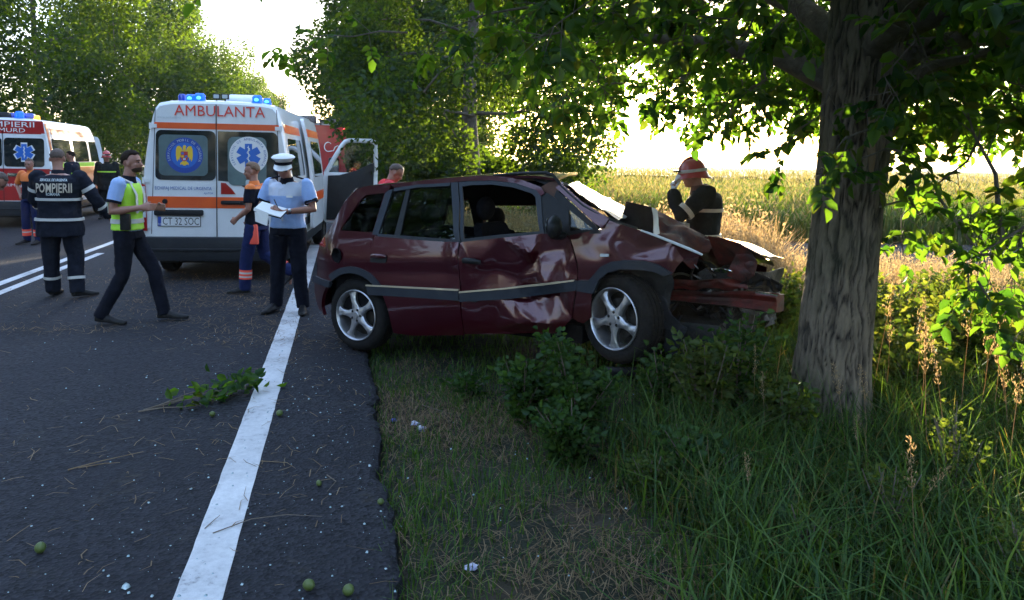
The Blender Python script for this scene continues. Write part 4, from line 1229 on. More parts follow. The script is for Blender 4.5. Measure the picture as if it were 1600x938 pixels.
class Crumple:
    """piecewise flat displacement through given points: gives real folds"""
    def __init__(s, pts, soft=0.0, amp=0.0, fr=9):
        s.p = [Vector((a, b_)) for a, b_, c in pts]; s.h = [c for a, b_, c in pts]
        r = delaunay_2d_cdt(s.p, [], [], 0, 1e-6)
        s.v = r[0]; s.t = r[2]; s.hh = []
        for v in s.v:
            i = min(range(len(s.p)), key=lambda k: (s.p[k] - v).length_squared); s.hh.append(s.h[i])
        s.soft = soft; s.amp = amp; s.fr = fr
    def raw(s, u, z):
        p = Vector((u, z))
        for t in s.t:
            a, b_, c = (s.v[i] for i in t)
            d = (b_.y - c.y) * (a.x - c.x) + (c.x - b_.x) * (a.y - c.y)
            if abs(d) < 1e-9: continue
            l1 = ((b_.y - c.y) * (p.x - c.x) + (c.x - b_.x) * (p.y - c.y)) / d
            l2 = ((c.y - a.y) * (p.x - c.x) + (a.x - c.x) * (p.y - c.y)) / d
            if l1 >= -1e-4 and l2 >= -1e-4 and l1 + l2 <= 1.0001:
                return l1 * s.hh[t[0]] + l2 * s.hh[t[1]] + (1 - l1 - l2) * s.hh[t[2]]
        return 0.0
    def __call__(s, u, z):
        q = s.soft
        if q: h = sum(s.raw(u + a * q, z + b_ * q) for a, b_ in ((0, 0), (1, 0), (-1, 0), (0, 1), (0, -1), (.7, .7), (-.7, -.7))) / 7
        else: h = s.raw(u, z)
        return h + s.amp * nz(u * s.fr, z * s.fr, 2)

def arc(cx, cz, r, a0, a1, n, ex=1.0):
    return [(cx + r * ex * cos(radians(a0 + (a1 - a0) * i / n)), cz + r * sin(radians(a0 + (a1 - a0) * i / n))) for i in range(n + 1)]

bulge = lambda u, z: -.018 * math.exp(-((z - .80 - .06 * u) / .16) ** 2) - .012 * math.exp(-((z - .45 - .09 * u) / .12) ** 2) + .012 * math.exp(-((z - .70 - .07 * u) / .05) ** 2)
qwin = [(-.187, 1.036), (-.185, 1.07), (-.05, 1.305), (.0, 1.345), (.203, 1.366), (.185, 1.037)]
# --- near side body
rear_arch = arc(0, .315, .375, 128, 24, 14)
ra = [p for p in rear_arch]
quarter = [(-.05, 1.416), (-.138, 1.381), (-.233, 1.281), (-.320, 1.043), (-.402, .891), (-.424, .736), (-.445, .582)] + \
          [(-.27, .585)] + [p for p in ra if p[1] > .58][:] + [(.345, .50), (.20, .63), (.16, .80), (.222, 1.012), (.25, 1.22), (.275, 1.400), (.246, 1.432), (.063, 1.425)]
# front edge of the quarter panel follows the rear door
quarter = [(-.05, 1.416), (-.138, 1.381), (-.233, 1.281), (-.320, 1.043), (-.402, .891), (-.424, .736), (-.445, .582), (-.27, .585)] + \
          [p for p in arc(0, .315, .375, 130, 58, 9)] + [(.152, .74), (.16, .846), (.215, 1.0), (.222, 1.02), (.213, 1.37), (.246, 1.395), (.246, 1.432), (.063, 1.425)]
panel("quarter_panel", quarter, M['maroon'], car, [qwin, [(-.185 + .062 * cos(2 * pi * k / 18), .822 + .062 * sin(2 * pi * k / 18)) for k in range(18)]], dent=bulge, sp=.05)
panel("quarter_window", qwin, M['car_glass'], car, thick=.004, off=.012, sp=.2)
rdoor = [(.160, .852), (.121, .668)] + arc(0, .315, .385, 56, 6, 8) + [(.395, .20), (.60, .20), (1.106, .262), (1.104, .625), (1.085, 1.003), (.65, 1.008), (.226, 1.012)]
panel("rear_door", rdoor, M['maroon'], car, dent=lambda u, z: bulge(u, z) - .02 * math.exp(-((u - 1.05) / .05) ** 2) * math.exp(-((z - .9) / .12) ** 2), sp=.045)
fd = Crumple([(1.10, 1.0, 0), (1.10, .88, -.018), (1.11, .62, 0), (1.11, .28, 0), (1.745, .958, -.035), (1.72, .86, .045), (1.60, .755, .07), (1.40, .80, .055), (1.22, .80, .02), (1.25, .68, .03),
              (1.80, .955, .030), (1.99, .99, .030), (1.80, .82, -.015), (1.86, .742, -.040), (2.04, .76, -.015), (2.07, .95, 0), (2.13, .78, 0), (2.07, .49, 0), (1.95, .36, .0), (1.455, .58, .045), (1.613, .42, -.03), (1.56, .60, .05), (1.70, .60, .085), (1.645, .52, .0),
              (1.95, .65, .06), (1.91, .45, -.02), (1.78, .44, -.03), (1.78, .36, .03), (1.22, .30, 0), (1.40, .33, .03), (1.80, 1.09, 0), (2.04, 1.11, 0), (1.45, 1.05, 0), (2.2, 1.2, 0), (1.0, 1.1, 0), (1.0, .2, 0), (2.2, .3, 0)], soft=.007, amp=.006, fr=6)
fdoor = [(1.095, 1.003), (1.45, 1.052), (1.817, 1.103), (2.028, 1.098), (2.066, 1.014), (2.105, .90), (2.112, .78), (2.062, .50), (1.95, .375), (1.50, .315), (1.114, .272), (1.112, .625), (1.090, .93)]
panel("front_door", fdoor, M['maroon'], car, dent=lambda u, z: fd(u, z) * .8 + bulge(u, z) * .4, sp=.026, sharp=24)
ff = Crumple([(2.04, 1.10, 0), (2.07, 1.0, 0), (2.12, .78, 0), (2.3, 1.245, 0), (2.28, 1.14, .02), (2.35, 1.06, -.035), (2.20, 1.04, .01), (2.30, .93, -.02), (2.44, 1.195, .01), (2.45, 1.10, .03), (2.45, .95, -.03),
              (2.62, 1.147, 0), (2.60, 1.02, .045), (2.62, .945, -.03), (2.8, 1.08, .05), (2.80, .98, -.02), (3.0, 1.015, .10), (2.875, .978, .12), (2.83, .92, .05), (2.81, .87, 0), (2.0, .7, 0), (3.1, 1.0, .12), (2.9, .8, .02), (2.2, .4, 0)], soft=.009, amp=.006, fr=7)
fender = [(2.036, 1.10), (2.28, 1.155), (2.25, 1.20), (2.276, 1.258), (2.437, 1.195), (2.614, 1.149), (2.80, 1.090), (3.0, 1.014), (2.93, .985), (2.872, .978), (2.83, .92), (2.808, .868)] + \
         [(2.75, .90), (2.617, .925), (2.469, .92), (2.367, .896), (2.296, .859), (2.255, .776), (2.222, .70), (2.215, .52), (2.15, .47), (2.072, .50), (2.120, .78), (2.113, .90), (2.074, 1.014)]
ff0 = ff
ff = lambda u, z: ff0(u, z) * .45
panel("front_wing", fender, M['maroon'], car, dent=ff, sp=.03, sharp=26)
panel("side_repeater", [(2.298, .967), (2.365, .971), (2.368, .990), (2.300, .988)], M['emblem_pale'], car, off=-.03, thick=.012, r=.006, dent=ff)
# --- roof rail, pillars, window frames
rail_t = [(-.13, 1.385), (-.05, 1.418), (.063, 1.428), (.246, 1.441), (.55, 1.472), (.851, 1.500), (1.10, 1.517), (1.30, 1.522), (1.55, 1.492), (1.729, 1.441), (1.775, 1.395)]
rail_b = [(1.745, 1.375), (1.70, 1.415), (1.50, 1.466), (1.28, 1.485), (1.05, 1.478), (.851, 1.460), (.55, 1.440), (.30, 1.412), (.246, 1.402), (.21, 1.374)]
panel("roof_rail", [(.255, 1.436)] + rail_t[4:] + rail_b[:8] + [(.29, 1.414)], M['maroon'], car, sp=.06)
panel("window_trim", [(.19, 1.02), (.222, 1.02), (.256, 1.02), (.289, 1.398), (.25, 1.392), (.216, 1.365)], M['trim_blue'], car, off=-.006, sp=.1)
panel("window_trim", [(.30, 1.380), (.55, 1.418), (.88, 1.436), (.88, 1.462), (.55, 1.442), (.296, 1.408)], M['trim_blue'], car, sp=.1, off=-.003)
panel("window_trim", [(.885, 1.462), (.952, 1.468), (1.018, 1.30), (1.092, 1.008), (1.048, 1.004), (.965, 1.25)], M['trim_blue'], car, sp=.08, off=-.004)
panel("window_trim", [(.255, 1.010), (.256, 1.030), (1.05, 1.022), (1.10, 1.015), (1.10, .998), (.65, 1.0)], M['trim_blue'], car, sp=.1, off=-.01)
panel("window_divider", [(.425, 1.020), (.487, 1.022), (.470, 1.425), (.430, 1.422)], M['black_plastic'], car, sp=.1, off=.004)
panel("rear_door_window", [(.256, 1.012), (1.052, 1.012), (.968, 1.25), (.885, 1.455), (.55, 1.435), (.292, 1.403)], M['car_glass'], car, thick=.004, off=.018, sp=.3)
# front door frame: window is out
panel("door_frame", [(.956, 1.466), (1.05, 1.476), (1.28, 1.484), (1.50, 1.465), (1.70, 1.414), (1.745, 1.374), (1.835, 1.09), (1.80, 1.088), (1.45, 1.052), (1.10, 1.0), (1.022, 1.30)],
      M['trim_blue'], car, [[(1.002, 1.432), (1.10, 1.446), (1.28, 1.452), (1.48, 1.434), (1.66, 1.392), (1.700, 1.365), (1.790, 1.118), (1.45, 1.078), (1.125, 1.030), (1.06, 1.28)]], sp=.06, off=.004)
panel("door_frame", [(1.735, 1.395), (1.80, 1.395), (1.90, 1.345), (2.0, 1.285), (2.033, 1.12), (2.03, 1.09), (1.815, 1.098)], M['black_plastic'], car, sp=.08, off=.01)
panel("window_seal", [(1.87, 1.420), (1.93, 1.385), (2.23, 1.185), (2.285, 1.125), (2.02, 1.105), (2.02, 1.128), (2.222, 1.153), (1.99, 1.290), (1.86, 1.372)], M['black_plastic'], car, sp=.06, off=.004)
panel("corner_window", [(2.01, 1.12), (2.225, 1.153), (1.992, 1.288)], M['car_glass'], car, thick=.004, off=.02, sp=.2)
panel("windscreen_pillar", [(1.865, 1.438), (1.905, 1.472), (2.10, 1.345), (2.34, 1.232), (2.30, 1.165), (2.235, 1.195), (2.0, 1.352)], M['maroon'], car, sp=.05, off=-.012, thick=.04)
panel("torn_trim", [(1.70, 1.43), (1.775, 1.475), (1.852, 1.49), (1.872, 1.44), (1.868, 1.35), (1.80, 1.385), (1.775, 1.395)], M['brown_trim'], car, sp=.06, off=.035)
panel("torn_trim", [(1.32, 1.515), (1.60, 1.50), (1.75, 1.455), (1.86, 1.49), (1.75, 1.528), (1.56, 1.53)], M['black_plastic'], car, sp=.06, off=.05)
b = MB(); pts = [near_map(u, z, .0) for u, z in [(1.28, 1.522), (1.40, 1.531), (1.56, 1.541), (1.75, 1.546), (1.82, 1.528), (1.865, 1.49), (1.905, 1.450), (2.0, 1.385), (2.12, 1.31), (2.25, 1.255), (2.40, 1.210), (2.55, 1.172)]]
b.tube(pts, [.006, .012, .014, .014, .013, .013, .013, .013, .013, .012, .010, .008], 8)
b.build("windscreen_seal", M['black_plastic'], car, smooth=True)
# --- belt mouldings
def strip(name, tops, bots, m, off, dent=None, **k):
    return panel(name, tops + bots[::-1], m, car, off=off, sp=.06, dent=dent, **k)
strip("side_moulding", [(.155, .588), (.6, .606), (1.098, .626)], [(.175, .512), (.6, .53), (1.098, .545)], M['trim_blue'], -.022, thick=.02)
strip("side_moulding", [(1.108, .610), (1.5, .668), (1.86, .733), (2.118, .783)], [(1.108, .538), (1.579, .602), (1.9, .668), (2.118, .712)], M['trim_blue'], -.026, dent=lambda u, z: fd(u, z) * .35, thick=.02)
strip("moulding_inlay", [(.158, .598), (.6, .616), (1.098, .636)], [(.158, .586), (.6, .604), (1.098, .624)], M['trim_gold'], -.03, thick=.02)
strip("moulding_inlay", [(1.108, .620), (1.5, .678), (1.86, .744), (2.10, .789)], [(1.108, .608), (1.5, .666), (1.86, .731), (2.10, .778)], M['trim_gold'], -.033, dent=lambda u, z: fd(u, z) * .35, thick=.02)
panel("arch_trim", arc(0, .315, .425, 130, 42, 12)[::-1] + arc(0, .315, .368, 130, 42, 12), M['trim_blue'], car, off=-.02, sp=.06, thick=.03)
panel("arch_trim", [(2.122, .785), (2.21, .792), (2.245, .83), (2.30, .895), (2.38, .935), (2.469, .953), (2.617, .957), (2.72, .937), (2.815, .885),
                    (2.76, .862), (2.70, .885), (2.619, .895), (2.45, .888), (2.35, .855), (2.29, .80), (2.262, .74), (2.245, .70), (2.122, .708)], M['trim_blue'], car, off=-.032, sp=.05, thick=.035)
# --- rear bumper
bmp = [(-.470, .560), (-.44, .588), (-.25, .588)] + arc(0, .315, .378, 134, 178, 6) + [(-.36, .26), (-.42, .30), (-.445, .335), (-.472, .42)]
panel("rear_bumper", bmp, M['maroon'], car, off=-.01, sp=.05, thick=.03)
panel("bumper_trim", [(-.475, .578), (-.44, .592), (-.255, .592), (-.272, .535), (-.44, .53), (-.476, .525)], M['trim_blue'], car, off=-.026, sp=.05, thick=.03)
panel("tail_lamp", [(-.402, .895), (-.352, .965), (-.33, .90), (-.355, .74), (-.43, .722), (-.425, .80)], M['red_lamp'], car, off=-.012, sp=.05, thick=.02)
# --- fuel filler left open, handles, mirror
b = MB(); c = near_map(-.185, .822, -.018)
b.lathe([(.0, .06), (.05, .06), (.060, .0), (.066, -.004), (.070, .0)], c, (0.25, 1, .05), 24); b.lathe([(0, .035), (.03, .035), (.033, .06)], c, (0.25, 1, .05), 16)
b.build("fuel_filler", M['interior'], car, smooth=True)
panel("door_handle", [(.205, .79), (.37, .795), (.378, .838), (.372, .862), (.21, .857), (.20, .82)], M['black_plastic'], car, off=-.022, sp=.05, thick=.012, r=.012)
b = MB(); b.tube([near_map(.215, .842, -.025), near_map(.25, .850, -.055), near_map(.33, .852, -.055), near_map(.37, .848, -.025)], [.016, .017, .017, .014], 10, flat=.6); b.build("door_grip", M['maroon'], car, smooth=True)
b = MB(); b.tube([near_map(1.13, .862, -.01), near_map(1.17, .868, -.035), near_map(1.25, .866, -.035), near_map(1.29, .858, -.005)], [.02, .022, .022, .018], 10, flat=.6); b.build("door_grip", M['black_plastic'], car, smooth=True)
b = MB(); mc = Vector((1.99, -.13, 1.165))
b.sphere(mc, (.055, .11, .085), 18, 12, rot=Matrix.Rotation(.3, 3, 'Z'))
b.sphere(mc + Vector((.0, .07, -.06)), (.05, .09, .035), 12, 8); b.build("door_mirror", M['black_plastic'], car, smooth=True)
b = MB(); b.sphere(mc + Vector((-.05, .0, .01)), (.012, .085, .06), 14, 10, rot=Matrix.Rotation(.3, 3, 'Z')); b.build("mirror_glass", M['dark_glass'], car, smooth=True)
# --- far side, seen through the windows
far_out = [(-.05, 1.416), (-.138, 1.381), (-.233, 1.281), (-.320, 1.043), (-.402, .891), (-.424, .736), (-.445, .42), (-.36, .26), (.4, .2), (1.1, .262), (1.9, .34), (2.2, .5), (2.25, .78), (2.47, .90), (2.7, .84), (2.5, .98), (2.2, 1.06), (1.90, 1.15),
           (1.75, 1.235), (1.52, 1.33), (1.30, 1.425), (1.12, 1.465), (.851, 1.485), (.246, 1.436), (.063, 1.425)]
fw1 = [(-.24, .98), (-.12, 1.20), (.16, 1.28), (.16, .97)]
fw2 = [(.26, .93), (.28, 1.215), (.955, 1.235), (.965, .95)]
fw3 = [(1.12, .98), (1.06, 1.27), (1.30, 1.30), (1.60, 1.19), (1.72, 1.05)]
panel("far_side_body", far_out, M['maroon'], car, [fw1, fw2, fw3], sp=.12, mapf=far_map, thick=.05)
panel("far_side_trim", [(-.1, 1.40), (.8, 1.46), (1.15, 1.44), (1.75, 1.19), (2.0, 1.05), (2.05, .45), (.45, .40), (-.3, .6), (-.3, 1.0)], M['interior'], car, [fw1, fw2, fw3], sp=.15, mapf=far_map, off=.055, thick=.02)
panel("far_rear_window", fw2, M['car_glass'], car, mapf=far_map, thick=.004, off=.02, sp=.3)
panel("far_quarter_window", fw1, M['car_glass'], car, mapf=far_map, thick=.004, off=.02, sp=.3)
# --- roof with a buckled front edge
V = []; F = []; cu = 30; cw_ = 16
def rail_z(u):
    for (a, za), (c_, zc) in zip(rail_t[:-1], rail_t[1:]):
        if a <= u <= c_: return za + (zc - za) * (u - a) / (c_ - a)
    return rail_t[0][1] if u < rail_t[0][0] else rail_t[-1][1]
for i in range(cu + 1):
    for j in range(cw_ + 1):
        f = j / cw_; u = -.13 + (1.86 - .50 * f + .13) * i / cu; zr = rail_z(min(u, 1.3)) if u > 1.3 else rail_z(u)
        wn = side_w(u, zr); w_ = wn + (CW - 2 * wn) * f
        z = zr + .022 * (1 - (2 * f - 1) ** 4) + (.012 * math.exp(-((u - 1.65) / .15) ** 2) if u > 1.2 else 0) - max(0, u - 1.4) * .04 + .006 * nz(u * 5, f * 4) * max(0, u - .6)
        V.append((u - .05 * (1 - (2 * f - 1) ** 2) * (1 if i == 0 else 0) + .06 * (1 - (2 * f - 1) ** 2) * (i / cu) ** 3, w_, z))
for i in range(cu):
    for j in range(cw_): F.append((i * (cw_ + 1) + j, (i + 1) * (cw_ + 1) + j, (i + 1) * (cw_ + 1) + j + 1, i * (cw_ + 1) + j + 1))
o = poly_mesh("roof", V, F, M['maroon'], None, car, smooth=True)
bm = bmesh.new(); bm.from_mesh(o.data); bmesh.ops.recalc_face_normals(bm, faces=bm.faces)
if sum(f.normal.z for f in bm.faces) < 0: bmesh.ops.reverse_faces(bm, faces=bm.faces)
bm.to_mesh(o.data); bm.free(); thicken(o, .02)
o.data.polygons.foreach_set("use_smooth", np.ones(len(o.data.polygons), dtype=bool)); o.data.set_sharp_from_angle(angle=radians(40))
b = MB(); b.ring_loft([[(u, side_w(u, rail_z(u)) + .05, rail_z(u) - .04), (u, CW / 2, rail_z(u) - .015), (u, CW - side_w(u, rail_z(u)) - .05, rail_z(u) - .04), (u, CW / 2, rail_z(u) - .05)] for u in (-.08, .3, .8, 1.15, 1.3)])
b.build("headliner", M['headliner'], car)
# roof ends
# --- tailgate (hidden from here, closes the rear)
rear_prof = [(-.138, 1.395), (-.233, 1.281), (-.320, 1.043), (-.402, .891), (-.424, .736), (-.445, .42), (-.40, .28)]
rings = []
for u, z in rear_prof:
    p = near_map(u, z, .015); q = far_map(u, z, .015)
    rings.append([Vector((p.x - .22 * (1 - (2 * f - 1) ** 4), p.y + (q.y - p.y) * f, z)) for f in [i / 14 for i in range(15)]])
b = MB(); b.ring_loft(rings, (False, False), closed=False); o = b.build("tailgate", M['maroon'], car, smooth=True)
win = [[Vector((p.x - .012, p.y, p.z)).lerp(Vector((q.x - .012, q.y, q.z)), f) for p, q in zip(rings[1][2:13], rings[2][2:13])] for f in (0, .5, 1)]
b = MB(); b.ring_loft(win, (False, False), closed=False); b.build("tailgate_window", M['dark_glass'], car, smooth=True)
# --- floor, inner structure (dark behind gaps)
b = MB()
b.box((.95, .87, .36), (2.3, 1.50, .14), m=0); b.box((-.35, .87, .45), (.35, 1.2, .25)); b.box((.0, .22, .62), (.55, .30, .55)); b.box((.0, CW - .22, .62), (.55, .30, .55))
o = b.build("floor_pan", M['interior'], car, bevel=.02)
panel("inner_sill", [(-.30, .99), (.225, .99), (1.10, .985), (1.8, 1.07), (2.2, 1.10), (2.55, 1.12), (2.7, 1.05), (2.30, .90), (2.20, .70), (2.15, .46), (1.9, .40), (1.1, .31), (.42, .26), (.36, .45), (.20, .70), (-.2, .70), (-.35, .80)], M['interior'], car, sp=.15, off=.14, thick=.03)
# --- seats
def car_seat(u, w_, back=True, h=.62, tilt=-.28):
    s = MB()
    s.ring_loft([[(u + a, w_ + c_ * .25, .62 + d_ + .09 * u) for c_, d_ in ((-1, -.06), (-1, .04), (-.8, .08), (-.5, .06), (.5, .06), (.8, .08), (1, .04), (1, -.06))] for a in (-.02, .1, .35, .50)])
    so_ = s.build("seat", M['seat_cloth'], car, smooth=True)
    s = MB(); rings = []
    for f in (0, .15, .5, .8, .95, 1.0):
        ww = .25 * (1 - .25 * f ** 3) * (.8 if f == 1.0 else 1); tt = .10 * (1 - .4 * f)
        cx = u + tilt * f * h; cz = .66 + .09 * u + f * h
        rings.append([(cx + tt * .5 * c_, w_ + ww * d_, cz) for c_, d_ in ((1, -.6), (1.3, -1), (-1, -1), (-1.2, 0), (-1, 1), (1.3, 1), (1, .6), (.8, 0))])
    s.ring_loft(rings); s.build("seat_backrest", M['seat_cloth'], so_, smooth=True)
    s = MB(); hx = u + tilt * (h + .10); hz = .66 + .09 * u + h + .115
    s.sphere((hx, w_, hz), (.055, .125, .10), 16, 12)
    s.tube([(hx, w_ - .05, hz - .2), (hx, w_ - .05, hz)], .006, 6); s.tube([(hx, w_ + .05, hz - .2), (hx, w_ + .05, hz)], .006, 6)
    s.build("headrest", M['seat_cloth'], so_, smooth=True)
car_seat(1.19, .48, h=.36, tilt=-.34); car_seat(1.45, 1.22, h=.38, tilt=-.34); car_seat(.63, .42, h=.34); car_seat(.79, 1.22, h=.26)
b = MB(); rings = []
for w_ in (.12, .5, .87, 1.3, 1.62):
    rings.append([(1.95, w_, .78), (1.86, w_, .95), (1.90, w_, 1.08), (2.15, w_, 1.13), (2.42, w_, 1.10), (2.42, w_, .8)])
b.ring_loft(rings); b.build("dashboard", M['black_plastic'], car, smooth=True)
b = MB(); c = Vector((1.72, 1.20, 1.06)); Rm = Matrix.Rotation(radians(62), 3, 'Y')
ring = [c + Rm @ Vector((.18 * cos(a), .18 * sin(a), 0)) for a in [2 * pi * i / 28 for i in range(29)]]
b.tube(ring, .014, 8, cap=(False, False)); b.tube([c + Rm @ Vector((-.17, 0, 0)), c + Vector((.03, 0, -.02)), c + Rm @ Vector((.17, 0, 0))], .02, 8); b.tube([c, c + Vector((.25, 0, -.12))], .03, 8)
b.build("steering_wheel", M['black_plastic'], car, smooth=True)
# --- shattered windscreen, sagging between the pillars
def wind_mat():
    m = bpy.data.materials.new("crazed windscreen"); m.use_nodes = True
    t = m.node_tree; p = t.nodes["Principled BSDF"]; L = t.links.new
    tc = t.nodes.new("ShaderNodeTexCoord"); vo = t.nodes.new("ShaderNodeTexVoronoi"); vo.feature = 'DISTANCE_TO_EDGE'; vo.inputs["Scale"].default_value = 60
    L(tc.outputs["Object"], vo.inputs["Vector"])
    r = t.nodes.new("ShaderNodeMapRange"); r.inputs[1].default_value = 0; r.inputs[2].default_value = .06; r.inputs[3].default_value = .95; r.inputs[4].default_value = .62
    L(vo.outputs["Distance"], r.inputs[0]); L(r.outputs[0], p.inputs["Alpha"])
    p.inputs["Base Color"].default_value = (.62, .68, .72, 1); p.inputs["Roughness"].default_value = .3
    p.inputs["Transmission Weight"].default_value = 0.0
    b_ = t.nodes.new("ShaderNodeBump"); b_.inputs["Strength"].default_value = .6; b_.inputs["Distance"].default_value = .004
    L(vo.outputs["Distance"], b_.inputs["Height"]); L(b_.outputs[0], p.inputs["Normal"])
    return m
M['windscreen'] = wind_mat()
V = []; F = []; nu, nw = 16, 20
for i in range(nu + 1):
    f = i / nu
    for j in range(nw + 1):
        g_ = j / nw
        w0 = .26 - .10 * f; w1 = CW - .29 + .06 * f
        u0 = 1.90 + .46 * f; u1 = 1.37 + .54 * f
        z0 = 1.462 - .245 * f; z1 = 1.455 - .245 * f
        bow = 1 - (2 * g_ - 1) ** 2
        V.append((u0 + (u1 - u0) * g_ + .06 * bow, w0 + (w1 - w0) * g_, z0 + (z1 - z0) * g_ - .05 * math.exp(-((f - .45) / .3) ** 2 - ((g_ - .4) / .3) ** 2) + .012 * nz(f * 7, g_ * 9) + .01 * bow))
for i in range(nu):
    for j in range(nw): F.append((i * (nw + 1) + j, (i + 1) * (nw + 1) + j, (i + 1) * (nw + 1) + j + 1, i * (nw + 1) + j + 1))
o = poly_mesh("windscreen", V, F, M['windscreen'], None, car, smooth=True)
bm = bmesh.new(); bm.from_mesh(o.data); bm.to_mesh(o.data); bm.free(); thicken(o, .005)
# --- crushed front: folded sheets given by corner points, with creases
def sheet(name, P, m, amp=.02, fr=8, n=10, thick=.006, parent=car, seed=0, fold=None, sharp=28):
    """P: 2 rows of points (top row, bottom row); lofts between and crumples"""
    A, B_ = [Vector(p) for p in P[0]], [Vector(p) for p in P[1]]
    def at(L_, f):
        k = f * (len(L_) - 1); i = min(int(k), len(L_) - 2); return L_[i].lerp(L_[i + 1], k - i)
    V = []; F = []; m_ = n * 2
    for i in range(n + 1):
        for j in range(m_ + 1):
            p = at(A, j / m_).lerp(at(B_, j / m_), i / n)
            e_ = min(1, 4 * i / n) * min(1, 1 + 0 * j)
            q = Vector((nz(p.x * fr, p.y * fr, p.z * fr + seed), nz(p.x * fr + 9, p.y * fr, p.z * fr + seed), nz(p.x * fr, p.y * fr + 9, p.z * fr + seed)))
            q = Vector((abs(q.x) - .2, abs(q.y) - .2, q.z)) * amp * 2
            V.append(p + q * e_)
    for i in range(n):
        for j in range(m_): F.append((i * (m_ + 1) + j, (i + 1) * (m_ + 1) + j, (i + 1) * (m_ + 1) + j + 1, i * (m_ + 1) + j + 1))
    o = poly_mesh(name, V, F, m, None, parent, smooth=True)
    bm = bmesh.new(); bm.from_mesh(o.data); bmesh.ops.recalc_face_normals(bm, faces=bm.faces); bm.to_mesh(o.data); bm.free(); thicken(o, thick)
    o.data.polygons.foreach_set("use_smooth", np.ones(len(o.data.polygons), dtype=bool)); o.data.set_sharp_from_angle(angle=radians(sharp))
    return o
# bonnet: back half tented up (two slopes), front half folded down
sheet("bonnet", [[(2.28, 1.02, 1.255), (2.42, .96, 1.215), (2.60, .92, 1.135), (2.78, .90, 1.058), (2.86, .90, 1.020)],
                 [(2.34, .42, 1.13), (2.46, .40, 1.10), (2.62, .38, 1.04), (2.78, .36, .93), (2.84, .36, .90)]], M['torn_red'], .035, 7, seed=1)
sheet("bonnet", [[(2.28, 1.03, 1.255), (2.42, .97, 1.215), (2.60, .93, 1.135), (2.86, .91, 1.020), (3.05, .80, 1.03), (3.14, .78, 1.02)],
                 [(2.10, 1.60, 1.02), (2.36, 1.60, .96), (2.60, 1.58, .90), (2.86, 1.50, .84), (3.1, 1.42, .82), (3.2, 1.35, .82)]], M['maroon'], .02, 6, seed=4)
sheet("bonnet", [[(2.86, .56, 1.085), (2.98, .46, 1.103), (3.104, .42, 1.078), (3.15, .40, 1.068), (3.22, .38, 1.040), (3.311, .36, 1.002)],
                 [(2.90, .88, 1.02), (3.04, .86, 1.035), (3.16, .82, 1.02), (3.22, .80, .995), (3.30, .78, .965), (3.38, .76, .94)]], M['maroon'], .008, 8, seed=2)
sheet("bonnet_underside", [[(2.93, .405, 1.106), (3.02, .40, 1.095), (3.104, .40, 1.078), (3.16, .40, 1.062), (3.24, .40, 1.000), (3.25, .40, .98)],
                 [(2.97, .52, .910), (3.03, .52, .90), (3.11, .50, .90), (3.16, .44, .93), (3.20, .40, .90), (3.25, .40, .86)]], M['rust_red'], .022, 6, seed=5)
sheet("bonnet_underside", [[(3.13, .40, .99), (3.20, .40, 1.0), (3.25, .395, .985), (3.262, .40, .97)],
                 [(3.07, .40, .838), (3.15, .40, .820), (3.20, .40, .822), (3.262, .40, .86)]], M['rust_red'], .012, 7, seed=6)
sheet("bonnet_flap", [[(2.273, .50, 1.328), (2.34, .50, 1.318), (2.41, .50, 1.305), (2.478, .50, 1.290)], [(2.235, .40, 1.14), (2.33, .40, 1.13), (2.42, .40, 1.11), (2.515, .44, 1.09)]], M['interior'], .012, 5, seed=7)
sheet("bonnet_flap", [[(2.478, .505, 1.292), (2.495, .52, 1.284), (2.51, .54, 1.270)], [(2.515, .45, 1.09), (2.525, .48, 1.09), (2.535, .52, 1.09)]], M['white_paint'], .006, 8, seed=8)
sheet("bonnet_flap", [[(2.27, .505, 1.331), (2.34, .505, 1.321), (2.478, .505, 1.293)], [(2.268, .56, 1.315), (2.34, .56, 1.303), (2.48, .56, 1.276)]], M['maroon_dull'], .005, 8, seed=9)
# sunlit highlight on the wing's folded top edge, painted as a white strip
b = MB(); ptsw = [near_map(u, z, ff(u, z) - .006) for u, z in [(2.58, 1.160), (2.70, 1.125), (2.82, 1.084), (2.92, 1.046), (3.0, 1.014)]]
b.tube(ptsw, [.006, .009, .010, .010, .007], 8, flat=.6); b.build("wing_edge_highlight", M['white_paint'], car, smooth=True)
# crossmember and bumper beam
sheet("crossmember", [[(2.72, .30, .80), (2.86, .32, .80), (3.0, .36, .815), (3.11, .40, .82), (3.2, .42, .80)], [(2.72, .34, .71), (2.86, .36, .72), (3.0, .38, .735), (3.11, .42, .745), (3.2, .44, .74)]], M['rust_red'], .02, 9, seed=11)
b = MB(); rings = []
for u, w_, zc, hh in ((2.66, .36, .668, .03), (2.85, .34, .672, .036), (3.05, .36, .676, .045), (3.12, .36, .680, .052), (3.25, .38, .676, .058), (3.36, .40, .668, .06), (3.405, .42, .664, .058)):
    k = .008 * nz(u * 20, 3)
    rings.append([(u, w_ - .0, zc + hh), (u, w_ - .03 + k, zc + hh * .8), (u, w_ - .005 + k, zc + hh * .25), (u, w_ - .005 + k, zc - hh * .25), (u, w_ - .03 + k, zc - hh * .8), (u, w_, zc - hh), (u + .03, w_ + .09, zc - hh), (u + .03, w_ + .09, zc + hh)])
b.ring_loft(rings); b.build("bumper_beam", M['rust_red'], car, smooth=True, sharp=30)
b = MB(); b.tube([(3.27, .39, .738), (3.33, .40, .732), (3.41, .42, .722)], .007, 6); b.tube([(3.27, .39, .608), (3.33, .40, .604), (3.40, .42, .600)], .006, 6); b.build("beam_edge", M['chrome'], car, smooth=True)
